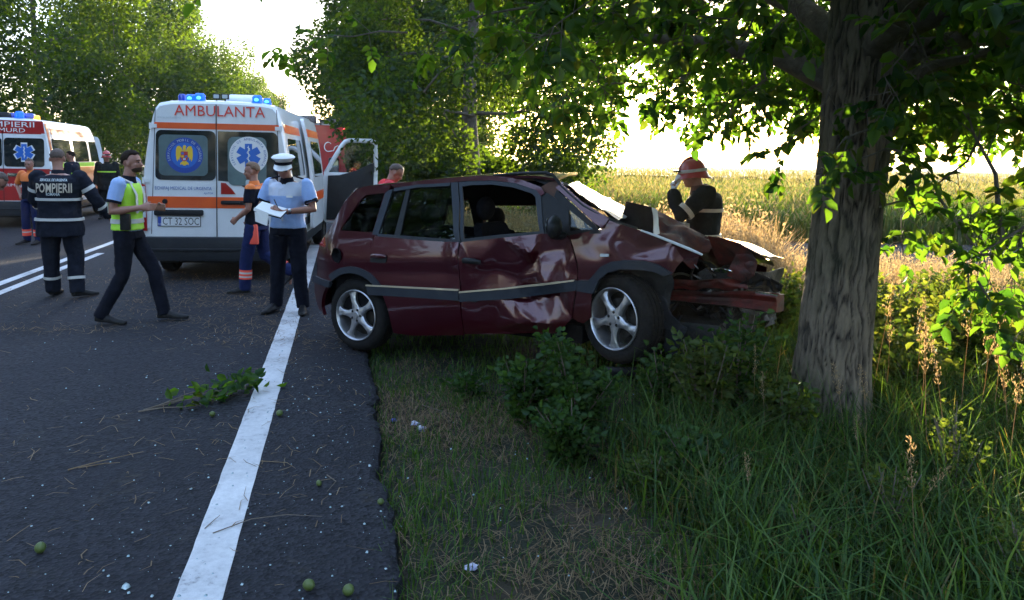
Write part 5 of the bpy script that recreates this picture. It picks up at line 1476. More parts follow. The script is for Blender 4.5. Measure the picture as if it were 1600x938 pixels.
# far half of the front, crushed against the trunk
sheet("front_wing_far", [[(2.10, 1.62, 1.05), (2.5, 1.60, .94), (2.9, 1.48, .84), (3.15, 1.30, .80)], [(2.3, 1.66, .8), (2.6, 1.66, .75), (2.9, 1.5, .6), (3.15, 1.3, .55)]], M['maroon'], .05, 5, seed=12)
# broken black plastic: bumper skin remains, grille
sheet("grille_piece", [[(3.18, .40, .86), (3.26, .44, .87), (3.34, .48, .83), (3.43, .50, .78)], [(3.16, .42, .77), (3.24, .46, .76), (3.33, .50, .75), (3.42, .52, .765)]], M['black_plastic'], .03, 14, seed=14)
sheet("radiator", [[(2.9, .70, .84), (3.1, .7, .84), (3.25, .85, .82), (3.3, 1.2, .82)], [(2.95, .5, .45), (3.12, .55, .42), (3.25, .75, .42), (3.25, 1.2, .45)]], M['engine'], .05, 8, seed=15)
rr_ = random.Random(5)
b = MB()
for i in range(16):
    b.box((rr_.uniform(2.55, 3.02), rr_.uniform(.60, 1.3), rr_.uniform(.35, .74)), (rr_.uniform(.08, .35), rr_.uniform(.1, .35), rr_.uniform(.06, .25)), Matrix.Rotation(rr_.uniform(-.6, .6), 3, 'Y') @ Matrix.Rotation(rr_.uniform(-.6, .6), 3, 'Z'))
o = b.build("engine_block", M['engine'], car, bevel=.012); o["kind"] = "stuff"
b = MB()
for i in range(15):
    p = Vector((rr_.uniform(2.68, 3.2), rr_.uniform(.22, .5), rr_.uniform(.50, .93))); pts = [p]
    for k in range(4): p = p + Vector((rr_.uniform(-.08, .10), rr_.uniform(-.04, .04), rr_.uniform(-.09, .05))); pts.append(p)
    b.tube(pts, rr_.choice([.006, .009, .012, .004]), 7)
o = b.build("torn_hoses", M['black_plastic'], car, smooth=True); o["kind"] = "stuff"
b = MB()
for i in range(9):
    p = Vector((rr_.uniform(2.72, 3.18), rr_.uniform(.32, .42), rr_.uniform(.60, .90)))
    b.box(p, (rr_.uniform(.02, .08), .005, rr_.uniform(.008, .018)), Matrix.Rotation(rr_.uniform(-.8, .8), 3, 'Y') @ Matrix.Rotation(rr_.uniform(-.5, .5), 3, 'X'))
o = b.build("bent_brackets", M['steel'], car); o["kind"] = "stuff"
sheet("headlamp_shell", [[(2.97, .34, .885), (3.04, .34, .895), (3.11, .34, .885)], [(2.98, .34, .872), (3.04, .35, .868), (3.12, .36, .866)]], M['chrome'], .008, 20, seed=16)
# hanging wheel-arch liner and mud flap
sheet("arch_liner", [[(2.36, .10, .865), (2.52, .12, .872), (2.70, .14, .865), (2.76, .16, .85)], [(2.60, .16, .73), (2.66, .16, .66), (2.72, .16, .56), (2.745, .16, .52)]], M['black_plastic'], .02, 7, seed=17)
sheet("arch_liner", [[(2.66, .15, .70), (2.70, .15, .70), (2.745, .15, .56)], [(2.72, .15, .46), (2.80, .15, .47), (2.87, .15, .49)]], M['dark_bumper'], .012, 9, seed=18)
sheet("mud_flap", [[(2.72, .15, .47), (2.80, .15, .475), (2.87, .15, .485)], [(2.70, .17, .30), (2.76, .17, .285), (2.80, .17, .33)]], M['dark_bumper'], .015, 9, seed=19)
b = MB(); b.tube([(2.28, .12, .12), (2.6, .15, .15), (2.9, .25, .13), (3.2, .4, .10)], [.03, .035, .035, .025], 8, flat=.5); b.build("fallen_bumper_strip", M['black_plastic'], car, smooth=True)
b = MB(); b.box((2.55, .75, .42), (1.0, .9, .16)); b.box((2.7, .6, .28), (.6, .5, .16)); b.tube([(3.09, .40, .62), (3.09, .41, .30)], [.024, .02], 8); b.build("subframe", M['engine'], car, bevel=.02)
# --- wheels
def wheel(name, loc, steer, camber, parent, label=None, roll=0.0):
    t = empty(name, loc, 0); t.parent = parent
    t.rotation_euler = (camber, 0, steer)
    if label: t["label"] = label
    b = MB(); R0, W = .317, .195        # axis along local y; outer face at y = 0
    prof = [(.212, .018), (.225, .006), (.25, -.002), (.28, .002), (.300, .016), (.312, .034), (.317, .05)]
    prof += [(.317, .058), (.309, .060), (.309, .066), (.317, .068), (.318, .095), (.310, .097), (.310, .104), (.318, .106), (.317, .14), (.309, .142), (.309, .148), (.317, .150)]
    prof += [(.312, .166), (.300, .182), (.27, .196), (.225, .19), (.205, .175), (.205, .03)]
    b.lathe([(r, h) for r, h in prof], (0, 0, 0), (0, 1, 0), 64, closed=True); tyre = b.build("tyre", M['rubber'], t, smooth=True, sharp=35)
    b = MB(); n = 32
    for k in range(n):
        a = 2 * pi * k / n; c_ = Vector((cos(a) * .3165, .045, sin(a) * .3165))
        b.box(c_, (.010, .030, .006), Matrix.Rotation(-a + pi / 2, 3, 'Y'))
        c_ = Vector((cos(a + .1) * .3165, .155, sin(a + .1) * .3165)); b.box(c_, (.010, .030, .006), Matrix.Rotation(-a - .1 + pi / 2, 3, 'Y'))
    o_ = b.build("tread", M['rubber'], tyre); o_["kind"] = "stuff"
    b = MB()
    b.lathe([(.216, .012), (.220, .004), (.222, -.002), (.216, -.006), (.208, .000), (.203, .014), (.196, .03), (.190, .08), (.185, .17), (.20, .18), (.21, .175), (.207, .05)], (0, 0, 0), (0, 1, 0), 56, closed=True)
    rim = b.build("rim", M['alloy'], t, smooth=True, sharp=40)
    b = MB()
    for k in range(5):
        a = 2 * pi * k / 5 + roll
        er = Vector((cos(a), 0, sin(a))); et = Vector((-sin(a), 0, cos(a))); ey = Vector((0, 1, 0))
        rings = []
        for r, hw, y0, y1 in ((.03, .045, .006, .06), (.06, .040, .004, .05), (.10, .026, .002, .045), (.14, .025, .000, .045), (.175, .032, .004, .05), (.200, .052, .010, .06)):
            rings.append([er * r - et * hw + ey * (y0 + .012), er * r - et * hw * .6 + ey * y0, er * r + et * hw * .6 + ey * y0, er * r + et * hw + ey * (y0 + .012), er * r + et * hw * .8 + ey * y1, er * r - et * hw * .8 + ey * y1])
        sp_ = MB(); sp_.ring_loft(rings); sp_.build("spoke", M['alloy'], rim, smooth=True, sharp=45)
    b.lathe([(0, -.002), (.026, -.002), (.030, .002), (.058, .004), (.066, .012), (.068, .06), (0, .06)], (0, 0, 0), (0, 1, 0), 32); b.build("hub", M['alloy'], rim, smooth=True, sharp=40)
    for k in range(5):
        a = 2 * pi * (k + .5) / 5 + roll
        q = MB(); q.lathe([(0, -.001), (.010, -.001), (.012, .004), (.012, .010)], (cos(a) * .048, .001, sin(a) * .048), (0, 1, 0), 12); q.build("wheel_bolt", M['black_plastic'], rim, smooth=True)
    b = MB(); b.lathe([(0, .075), (.14, .075), (.14, .085), (0, .085)], (0, 0, 0), (0, 1, 0), 32); b.lathe([(0, .12), (.19, .12), (.19, .13), (0, .13)], (0, 0, 0), (0, 1, 0), 24); b.build("brake_disc", M['engine'], t, smooth=True, sharp=40)
    return t
wheel("wheel", (0, .02, .315), 0, 0, car, "rear alloy wheel, clean five spokes", roll=pi / 2 + .25)
wheel("wheel", (2.388, .0, .530), -radians(19), radians(-2), car, "front alloy wheel knocked back and turned outward", roll=-pi / 2)
wf = wheel("wheel", (0, CW - .02, .315), pi, 0, car, "far rear wheel under the body")
wheel("wheel", (2.45, CW - .12, .48), pi - .2, 0, car, "far front wheel crushed under the wing")
# ------------------------------------------------------------------ lettering
def text(name, s, size, m, parent, o, ex, ez, width=None, bold=0.0, lift=None, align='CENTER', thick=.002):
    """flat lettering: o centre, ex reading direction, ez up"""
    cu = bpy.data.curves.new("t", 'FONT'); cu.body = s; cu.size = size; cu.align_x = align; cu.align_y = 'CENTER'; cu.offset = bold; cu.resolution_u = 2
    ob = bpy.data.objects.new("t", cu); COL.objects.link(ob)
    bpy.context.view_layer.update()
    me = bpy.data.meshes.new_from_object(ob.evaluated_get(bpy.context.evaluated_depsgraph_get()))
    bpy.data.objects.remove(ob); 
    V = np.array([v.co for v in me.vertices]); 
    if width: V[:, 0] *= width / (V[:, 0].max() - V[:, 0].min())
    ex = Vector(ex).normalized(); ez = Vector(ez).normalized(); n = ex.cross(ez)
    V[:, 1] -= (V[:, 1].max() + V[:, 1].min()) / 2
    for i, v in enumerate(me.vertices):
        p = Vector(o) + ex * V[i][0] + ez * V[i][1]
        if lift: p = lift(p)
        v.co = p
    me.materials.clear(); me.materials.append(m); me.update()
    r = bpy.data.objects.new(name, me); link(r, parent); return r

def ring_text(name, s, r, size, m, parent, c, ex, ez, a0, a1):
    parts = []
    for i, ch in enumerate(s):
        if ch == ' ': continue
        a = radians(a0 + (a1 - a0) * i / max(1, len(s) - 1))
        d = Vector(ex) * cos(a) + Vector(ez) * sin(a); tx = Vector(ex) * sin(a) - Vector(ez) * cos(a)
        o = text(name, ch, size, m, parent, Vector(c) + d * r, tx, d); parts.append(o)
    V = []; F = []
    for o in parts:
        n = len(V); V += [tuple(v.co) for v in o.data.vertices]; F += [tuple(i + n for i in p.vertices) for p in o.data.polygons]
        bpy.data.objects.remove(o)
    return poly_mesh(name, V, F, m, None, parent)

def poly_xz(b, pts, y, t=.004, m=0):
    """thin plate in the x-z plane facing -y"""
    b.prism([(x, y, z) for x, z in pts], (0, -1, 0), t, m); return b

def rrect(x0, x1, z0, z1, r, n=4):
    out = []
    for cx, cz, a0 in ((x1 - r, z1 - r, 0), (x0 + r, z1 - r, 90), (x0 + r, z0 + r, 180), (x1 - r, z0 + r, 270)):
        for i in range(n + 1):
            a = radians(a0 + 90 * i / n); out.append((cx + r * cos(a), cz + r * sin(a)))
    return out

def disc_pts(cx, cz, r, n=40): return [(cx + r * cos(2 * pi * i / n), cz + r * sin(2 * pi * i / n)) for i in range(n)]

VAN_SEC = [(.86, .30), (.94, .36), (.958, .50), (.96, .9), (.96, 1.2), (.945, 1.45), (.905, 1.75), (.865, 2.0), (.825, 2.18), (.79, 2.30), (.74, 2.365), (.60, 2.395), (.30, 2.41), (0, 2.415)]
def van_half(z):
    for (x0, z0), (x1, z1) in zip(VAN_SEC[:-1], VAN_SEC[1:]):
        if z0 <= z <= z1: return x0 + (x1 - x0) * (z - z0) / (z1 - z0)
    return VAN_SEC[0][0]

def side_patch(name, outline, m, parent, off=.004, sx=1, thick=.004, sp=.15, holes=()):
    """patch on the van's side, outline in (y, z)"""
    V2, F = panel2d(outline, sp, holes)
    V = [Vector((sx * (van_half(z) + off), y, z)) for y, z in V2]
    W = [Vector((sx * (van_half(z) + off - thick), y, z)) for y, z in V2]
    n = len(V); b = MB()
    cnt = {}
    for f in F:
        for i in range(3): cnt.setdefault(frozenset((f[i], f[(i + 1) % 3])), []).append((f[i], f[(i + 1) % 3]))
    G = [tuple(f) for f in F] + [tuple(i + n for i in reversed(f)) for f in F]
    for es in cnt.values():
        if len(es) == 1: a, c = es[0]; G.append((c, a, a + n, c + n))
    b.add(V + W, G); return b.build(name, m, parent, smooth=True, sharp=30)

def van_wheel(name, loc, sx, parent):
    t = empty(name, loc, 0); t.parent = parent; t.scale = (1, 1, 1)
    d = Vector((-sx, 0, 0)); o_ = Vector((0, 0, 0))
    b = MB(); b.lathe([(.20, .02), (.24, .0), (.30, .008), (.335, .03), (.34, .11), (.335, .19), (.30, .215), (.20, .20)], o_, d, 40, closed=True); b.build("tyre", M['rubber'], t, smooth=True, sharp=40)
    b = MB(); b.lathe([(.0, .05), (.06, .045), (.07, .065), (.15, .075), (.18, .05), (.205, .015), (.20, .03), (.19, .1), (0, .1)], o_, d, 32)
    for k in range(8):
        a = 2 * pi * k / 8; b.sphere(d * .068 + Vector((0, cos(a) * .12, sin(a) * .12)), .016, 8, 6, m=1)
    b.build("rim", [M['steel'], M['black_plastic']], t, smooth=True, sharp=40); return t

def make_van(name, loc, rz, label, paint, rear_fn, side_fn, scale=1.0, bump_m='dark_bumper'):
    t = empty(name, loc, rz, label, "ambulance", scale=scale)
    st = [(0.0, 2.36, .97), (.03, 2.395, .99), (.10, 2.412, 1), (.5, 2.415, 1), (3.7, 2.415, 1), (4.0, 2.40, .99), (4.2, 2.30, .98), (4.45, 2.02, .97), (4.70, 1.66, .955), (4.85, 1.46, .95), (5.15, 1.30, .93), (5.42, 1.12, .88), (5.55, .85, .82), (5.57, .55, .80)]
    rings = []
    for y, H, wf_ in st:
        ring = []
        for x, z in VAN_SEC:
            zz = z if z <= .5 else .5 + (z - .5) * (H - .5) / (2.415 - .5)
            if H > 2.2: zz = z if z < 1.2 else 1.2 + (z - 1.2) * (H - 1.2) / 1.215
            ring.append((x * wf_, y, min(zz, H) if H > .6 else z * .9))
        ring = ring + [(-x, y_, z) for x, y_, z in ring[-2::-1]]
        rings.append(ring)
    b = MB(); b.ring_loft(rings); b.build("body", paint, t, smooth=True, sharp=35)
    # black lower bumper, sills and wheel arches
    b = MB(); b.ring_loft([[(-.90, y, .27), (-.95, y, .30), (-.955, y, .56), (-.90, y, .585), (.90, y, .585), (.955, y, .56), (.95, y, .30), (.90, y, .27)] for y in (-.11, -.02, .10)])
    b.ring_loft([[(-.88, y, .40), (-.90, y, .44), (.90, y, .44), (.88, y, .40)] for y in (-.125, -.1)])
    b.build("rear_bumper", M[bump_m], t, smooth=True, sharp=40, bevel=.012)
    b = MB(); b.box((0, 2.7, .30), (1.5, 5.2, .16)); b.box((0, .9, .34), (1.5, .12, .12)); b.tube([(-.5, -.02, .27), (-.5, .7, .25)], .03, 10); b.build("chassis", M['black_plastic'], t)
    for sx in (-1, 1):
        b = MB(); b.box((sx * .955, 2.6, .42), (.03, 2.6, .14)); b.build("sill_trim", M[bump_m], t, bevel=.01)
    for sx in (-1, 1):
        for y in (.95, 4.45):
            side_patch("wheel_arch", [(y + .40 * cos(a), .36 + .37 * sin(a)) for a in [pi * i / 16 for i in range(17)]] + [(y - .4, .34), (y + .4, .34)], M['black_plastic'], t, off=.003, sx=sx)
            van_wheel("wheel", (sx * .965, y, .34), sx, t)
    # cab glass
    b = MB()
    b.ring_loft([[(x * .97, y + .015, z + .012) for x, y, z in rings[k][9:-9]] for k in (6, 7, 8, 9)], (False, False), closed=False)
    b.build("windscreen", M['dark_glass'], t)
    # rear lamps
    for sx in (-1, 1):
        b = MB(); b.prism([(sx * .885, -.004, .66), (sx * .962, -.004, .66), (sx * .962, -.004, 1.28), (sx * .905, -.004, 1.28)], (0, -1, 0), .03); L_ = b.build("tail_lamp", M['red_lamp'], t, bevel=.006)
        b = MB(); b.prism([(sx * .897, -.036, .84), (sx * .958, -.036, .84), (sx * .958, -.036, .98), (sx * .900, -.036, .98)], (0, -1, 0), .004); b.prism([(sx * .904, -.036, 1.14), (sx * .958, -.036, 1.14), (sx * .958, -.036, 1.25), (sx * .908, -.036, 1.25)], (0, -1, 0), .004)
        b.build("clear_lens", M['emblem_pale'], L_)
        for z in (.72, 1.33, 2.05):
            b = MB(); b.tube([(sx * (van_half(z) - .02), -.015, z - .04), (sx * (van_half(z) - .02), -.015, z + .04)], .016, 10); b.box((sx * (van_half(z) - .06), -.012, z), (.08, .012, .05)); b.build("door_hinge", paint, t, smooth=True)
    rear_fn(t); side_fn(t)
    return t

def beacon(parent, x, y, z, m, r=.055, h=.09, hot=None, lab=None):
    b = MB(); b.lathe([(r * 1.15, 0), (r * 1.15, .02), (r, .022)], (x, y, z), (0, 0, 1), 20); b.lathe([(r, .02), (r, .02 + h * .7), (r * .7, .02 + h), (0, .02 + h * 1.05)], (x, y, z), (0, 0, 1), 20)
    o = b.build("beacon", m, parent, smooth=True)
    if hot:
        q = MB(); q.sphere((x, y - r * .9, z + h * .5), (.03, .015, .026), 12, 8); q.build("bulb", hot, o, smooth=True)
    return o

def star_of_life(b, cx, cz, r, y, m=0, t=.003):
    w_ = r * .30
    for k in range(3):
        a = radians(90 + 60 * k); ex = (cos(a), sin(a)); nx_ = (-sin(a), cos(a))
        poly_xz(b, [(cx + ex[0] * s1 * r + nx_[0] * s2 * w_, cz + ex[1] * s1 * r + nx_[1] * s2 * w_) for s1, s2 in ((-1, -1), (1, -1), (1, 1), (-1, 1))], y - .0006 * k, t, m)

# ------------------------------------------------------------------ the ambulance
def amb_rear(t):
    Y = -.001
    SX = .0
    b = MB(); poly_xz(b, [(-.80, 2.02), (.815, 2.02), (.80, 2.10), (-.785, 2.10)], Y, .004); b.build("orange_stripe", M['orange_film'], t)
    b = MB(); poly_xz(b, [(-.885, .970), (.885, .970), (.885, 1.12), (-.885, 1.12)], Y, .004); b.build("orange_stripe", M['orange_film'], t)
    b = MB(); b.box((-.005, -.004, 1.45), (.010, .014, 1.80)); b.build("door_seam", M['black_plastic'], t)
    for x0 in (-.84, .84):
        b = MB(); b.prism([(x0 - .004, Y, .62), (x0 + .004, Y, .62), (x0 * .92 + .004, Y, 2.3), (x0 * .92 - .004, Y, 2.3)], (0, -1, 0), .002); b.build("door_seam", M['black_plastic'], t)
    # windows
    L_ = rrect(-.785, -.015, 1.34, 2.00, .07)
    L_ = [(x * (1 - .03 * (z - 1.34)) if x < -.3 else x, z) for x, z in L_]
    b = MB(); poly_xz(b, L_, Y, .006); lw = b.build("rear_window", M['dark_glass'], t)
    b = MB(); poly_xz(b, rrect(-.735, -.115, 1.40, 1.94, .07), Y - .006, .002); b.build("frosted_film", M['frost'], lw)
    R_ = [(.015, 2.0)] + [(.015, 1.34), (.10, 1.335), (.26, 1.31), (.42, 1.215), (.55, 1.175)] + [p for p in rrect(.3, .80, 1.17, 2.0, .07)[15:]] + [p for p in rrect(.3, .785, 1.17, 2.0, .07)[:5]]
    b = MB(); poly_xz(b, R_, Y, .006); rw = b.build("rear_window", M['dark_glass'], t)
    b = MB(); poly_xz(b, rrect(.14, .64, 1.28, 1.93, .08), Y - .006, .002); b.build("frosted_film", M['frost'], rw)
    # left emblem: eagle with shield in a blue ring
    cx, cz = -.41, 1.67
    b = MB(); poly_xz(b, disc_pts(cx, cz, .235), Y - .009, .002, 0); poly_xz(b, disc_pts(cx, cz, .17), Y - .0115, .002, 1)
    yy = Y - .014
    for sx in (-1, 1):
        poly_xz(b, [(cx + sx * x, cz + z) for x, z in ((.02, .06), (.035, .10), (.06, .125), (.09, .12), (.105, .08), (.108, .0), (.10, -.06), (.085, -.085), (.078, -.04), (.066, -.075), (.058, -.02), (.04, -.03))][::sx], yy, .002, 2)
        poly_xz(b, [(cx + sx * x, cz + z) for x, z in ((.012, -.07), (.05, -.10), (.055, -.13), (.03, -.115))][::sx], yy, .002, 2)
    poly_xz(b, [(cx + x, cz + z) for x, z in ((-.016, .05), (.016, .05), (.018, .10), (.026, .115), (.012, .135), (-.008, .132), (-.02, .11))], yy, .002, 2)
    poly_xz(b, disc_pts(cx, cz - .105, .032, 16), yy - .0015, .002, 2)
    poly_xz(b, [(cx + x, cz + z) for x, z in ((-.045, .05), (.045, .05), (.045, -.04), (.025, -.07), (0, -.082), (-.025, -.07), (-.045, -.04))], yy - .002, .002, 3)
    for x, z, mm in ((-.022, .025, 1), (.022, .025, 3), (-.022, -.015, 2), (.022, -.015, 1), (0, -.05, 4)):
        poly_xz(b, rrect(cx + x - .016, cx + x + .016, cz + z - .014, cz + z + .014, .004), yy - .005, .002, mm)
    b.build("eagle_emblem", [M['emblem_blue'], M['emblem_star'], M['emblem_gold'], M['emblem_red'], M['emblem_pale']], lw)
    ring_text("emblem_lettering", "SERVICIUL MOBIL DE URGENTA", .202, .045, M['emblem_pale'], lw, (cx, Y - .0125, cz), (1, 0, 0), (0, 0, 1), 200, -20)
    # right emblem: star of life in a white ring
    cx, cz = .41, 1.685
    b = MB(); poly_xz(b, disc_pts(cx, cz, .25), Y - .009, .002, 0); poly_xz(b, disc_pts(cx, cz, .185), Y - .0115, .0015, 1)
    star_of_life(b, cx, cz, .155, Y - .0135, 2, .002)
    b.build("star_emblem", [M['white_letters'], M['white_letters'], M['emblem_star']], rw)
    b = MB(); b.tube([(cx, Y - .018, cz - .13), (cx, Y - .018, cz + .13)], .005, 6, flat=.4)
    b.tube([(cx + .02 * sin(q * 1.5), Y - .0185, cz - .10 + q * .019) for q in range(12)], .006, 6)
    b.build("serpent_staff", M['white_letters'], rw)
    ring_text("emblem_lettering", "SERVICIUL DE AMBULANTA ROMANIA", .217, .045, M['blue_letters'], rw, (cx, Y - .0125, cz), (1, 0, 0), (0, 0, 1), 215, -35)
    b = MB(); poly_xz(b, rrect(.37, .52, 1.21, 1.36, .03), Y - .009, .002); b.build("round_sticker", M['emblem_pale'], rw)
    # words
    text("word_ambulanta", "AMBULANTA", .20, M['red_letters'], t, (.045, -.0125, 2.262), (1, 0, 0), (0, 0, 1), width=1.16)
    text("door_lettering", "ECHIPAJ MEDICAL DE URGENTA", .062, M['blue_letters'], t, (-.43, -.008, 1.225), (1, 0, 0), (0, 0, 1), width=.72)
    text("door_lettering", "AJUTOR", .035, M['blue_letters'], t, (-.11, -.008, 1.165), (1, 0, 0), (0, 0, 1), width=.12)
    text("door_lettering", "www.ambulanta", .045, M['emblem_pale'], t, (-.60, -.0125, 2.17), (1, 0, 0), (0, 0, 1), width=.3)
    b = MB(); poly_xz(b, [(.05, 1.16), (.24, 1.16), (.19, 1.23), (.11, 1.31), (.05, 1.315)], Y, .008); b.build("reflector", M['red_lamp'], t)
    # handle, lock, plate
    b = MB(); b.prism([(x, -.002, z) for x, z in rrect(-.80, -.175, .868, .945, .02)], (0, -1, 0), .035); b.build("handle_bar", M['black_plastic'], t, bevel=.008)
    b = MB(); b.prism([(x, -.006, z) for x, z in rrect(.05, .40, 1.02, 1.075, .02)], (0, -1, 0), .02); b.box((.2, -.035, 1.045), (.2, .02, .02)); b.build("door_handle", M['black_plastic'], t, bevel=.005)
    b = MB(); b.lathe([(0, .03), (.028, .03), (.034, .0)], (-.665, -.005, 1.055), (0, -1, 0), 18); b.build("door_lock", M['black_plastic'], t, smooth=True)
    b = MB(); b.prism([(x, -.002, z) for x, z in rrect(-.762, -.212, .722, .860, .008)], (0, -1, 0), .008, 0); b.prism([(x, -.0105, z) for x, z in rrect(-.755, -.219, .729, .853, .006)], (0, -1, 0), .003, 1)
    b.prism([(x, -.0138, z) for x, z in rrect(-.753, -.712, .731, .851, .005)], (0, -1, 0), .002, 2)
    pl = b.build("number_plate", [M['black_plastic'], M['plate'], M['plate_blue']], t)
    text("plate_letters", "CT 32 SOC", .14, M['ink'], pl, (-.463, -.0145, .791), (1, 0, 0), (0, 0, 1), width=.46)
    text("plate_letters", "RO", .035, M['white_letters'], pl, (-.732, -.0165, .752), (1, 0, 0), (0, 0, 1))
    # roof gear
    for x in (-.50,): beacon(t, x, .25, 2.385, M['blue_lamp'])
    beacon(t, -.36, .12, 2.392, M['blue_lamp_lit'], .06, .07, M['blue_lamp_hot']); beacon(t, -.24, .12, 2.395, M['blue_lamp_lit'], .07, .085, M['blue_lamp_hot'])
    beacon(t, .50, .12, 2.392, M['blue_lamp_lit'], .065, .085, M['blue_lamp_hot']); beacon(t, .62, .18, 2.385, M['blue_lamp_lit'], .05, .06, M['blue_lamp_hot'])
    b = MB(); b.ring_loft([[(.04, .3, z), (.04, 1.2, z), (.50, 1.2, z), (.50, .3, z)] if k == 0 else [(.09, .38, z), (.09, 1.12, z), (.44, 1.12, z), (.44, .38, z)] for k, z in ((0, 2.40), (0, 2.46), (1, 2.52))]); b.build("roof_air_unit", M['white_paint'], t, bevel=.02)
    for x in (-.02, .09):
        b = MB(); b.box((x, .10, 2.465), (.095, .05, .07)); b.tube([(x, .10, 2.40), (x, .10, 2.44)], .01, 8); f_ = b.build("work_lamp", M['black_plastic'], t, bevel=.01)
        b = MB(); poly_xz(b, rrect(x - .035, x + .035, 2.44, 2.49, .01), .074, .002); b.build("lamp_glass", M['emblem_pale'], f_)
def amb_side(t):
    for sx in (-1, 1):
        side_patch("orange_stripe", [(.10, 2.0), (1.62, 2.0), (1.62, 2.12), (.10, 2.12)], M['orange_film'], t, sx=sx)
        side_patch("orange_stripe", [(.05, .97), (4.0, .97), (4.0, 1.12), (.05, 1.12)], M['orange_film'], t, sx=sx)
        side_patch("side_window", rrect(.22, 1.55, 1.40, 1.93, .08), M['dark_glass'], t, sx=sx)
        side_patch("marker_strip", [(.2, .62), (3.7, .62), (3.7, .74), (.2, .74)], M['dark_bumper'], t, off=.014, thick=.014, sx=sx)
        side_patch("cab_window", [(3.50, 1.42), (4.18, 1.42), (4.12, 1.75), (4.0, 1.97), (3.5, 1.97)], M['dark_glass'], t, sx=sx)
    # sliding door standing proud of the side
    o = side_patch("sliding_door", rrect(1.75, 3.25, .55, 2.28, .06), M['white_paint'], t, off=.10, thick=.05, sp=.12)
    side_patch("door_window", rrect(1.95, 3.05, 1.36, 1.93, .08), M['dark_glass'], o, off=.106, thick=.005)
    side_patch("door_stripe", [(1.78, 2.0), (3.22, 2.0), (3.22, 2.12), (1.78, 2.12)], M['orange_film'], o, off=.105, thick=.004)
    side_patch("door_stripe", [(1.77, .97), (3.23, .97), (3.23, 1.12), (1.77, 1.12)], M['orange_film'], o, off=.105, thick=.004)
    # open cab door, hinged at its front edge
    d = empty("cab_door", (.955, 4.18, 0), radians(6)); d.parent = t
    def dm(x, z, y=0): return (x, y, z)
    out = [(0, .50), (.04, .42), (.92, .42), (1.0, .50), (1.03, .9), (1.02, 1.4), (.985, 2.02), (.93, 2.05), (.44, 2.05), (.33, 1.99), (.02, 1.46), (0, 1.3)]
    hole = [(.08, 1.38), (.38, 1.93), (.46, 1.98), (.88, 1.98), (.91, 1.94), (.94, 1.40)]
    b = MB(); b.prism([(x, .06, z) for x, z in ((.0, .52), (.05, .44), (.95, .44), (1.0, .52), (1.025, .9), (1.02, 1.40), (.02, 1.40), (.0, 1.3))], (0, -1, 0), .06)
    b.build("door_shell", M['white_paint'], d, bevel=.01)
    b = MB(); b.tube([(.045, .03, 1.37), (.20, .03, 1.66), (.36, .03, 1.93), (.41, .03, 1.985), (.48, .03, 2.01), (.90, .03, 2.01), (.955, .03, 1.985), (.975, .03, 1.93), (.985, .03, 1.7), (.985, .03, 1.37)], [(.030, .044)] * 10, 10, ref=(0, 1, 0))
    b.build("window_frame", M['white_paint'], d, smooth=True)
    b = MB(); poly_xz(b, [(.06, .50), (.93, .50), (.95, 1.60), (.90, 1.585), (.62, 1.44), (.30, 1.35), (.09, 1.34)], -.002, .05); b.build("door_card", M['black_plastic'], d, bevel=.015)
    b = MB(); b.prism([(x, .03, z) for x, z in hole], (0, -1, 0), .004); b.build("door_window", M['van_glass'], d)
    b = MB(); b.box((.20, .22, 1.50), (.20, .14, .36)); mi = b.build("door_mirror", M['black_plastic'], d, bevel=.04)
    b = MB(); poly_xz(b, rrect(.12, .28, 1.35, 1.65, .04), .148, .003); b.build("mirror_glass", M['mirror'], mi)
make_van("ambulance", (-3.958, 10.287, 0), radians(8), "white ambulance with orange stripes and lit blue beacons, cab door open", M['white_paint'], amb_rear, amb_side)

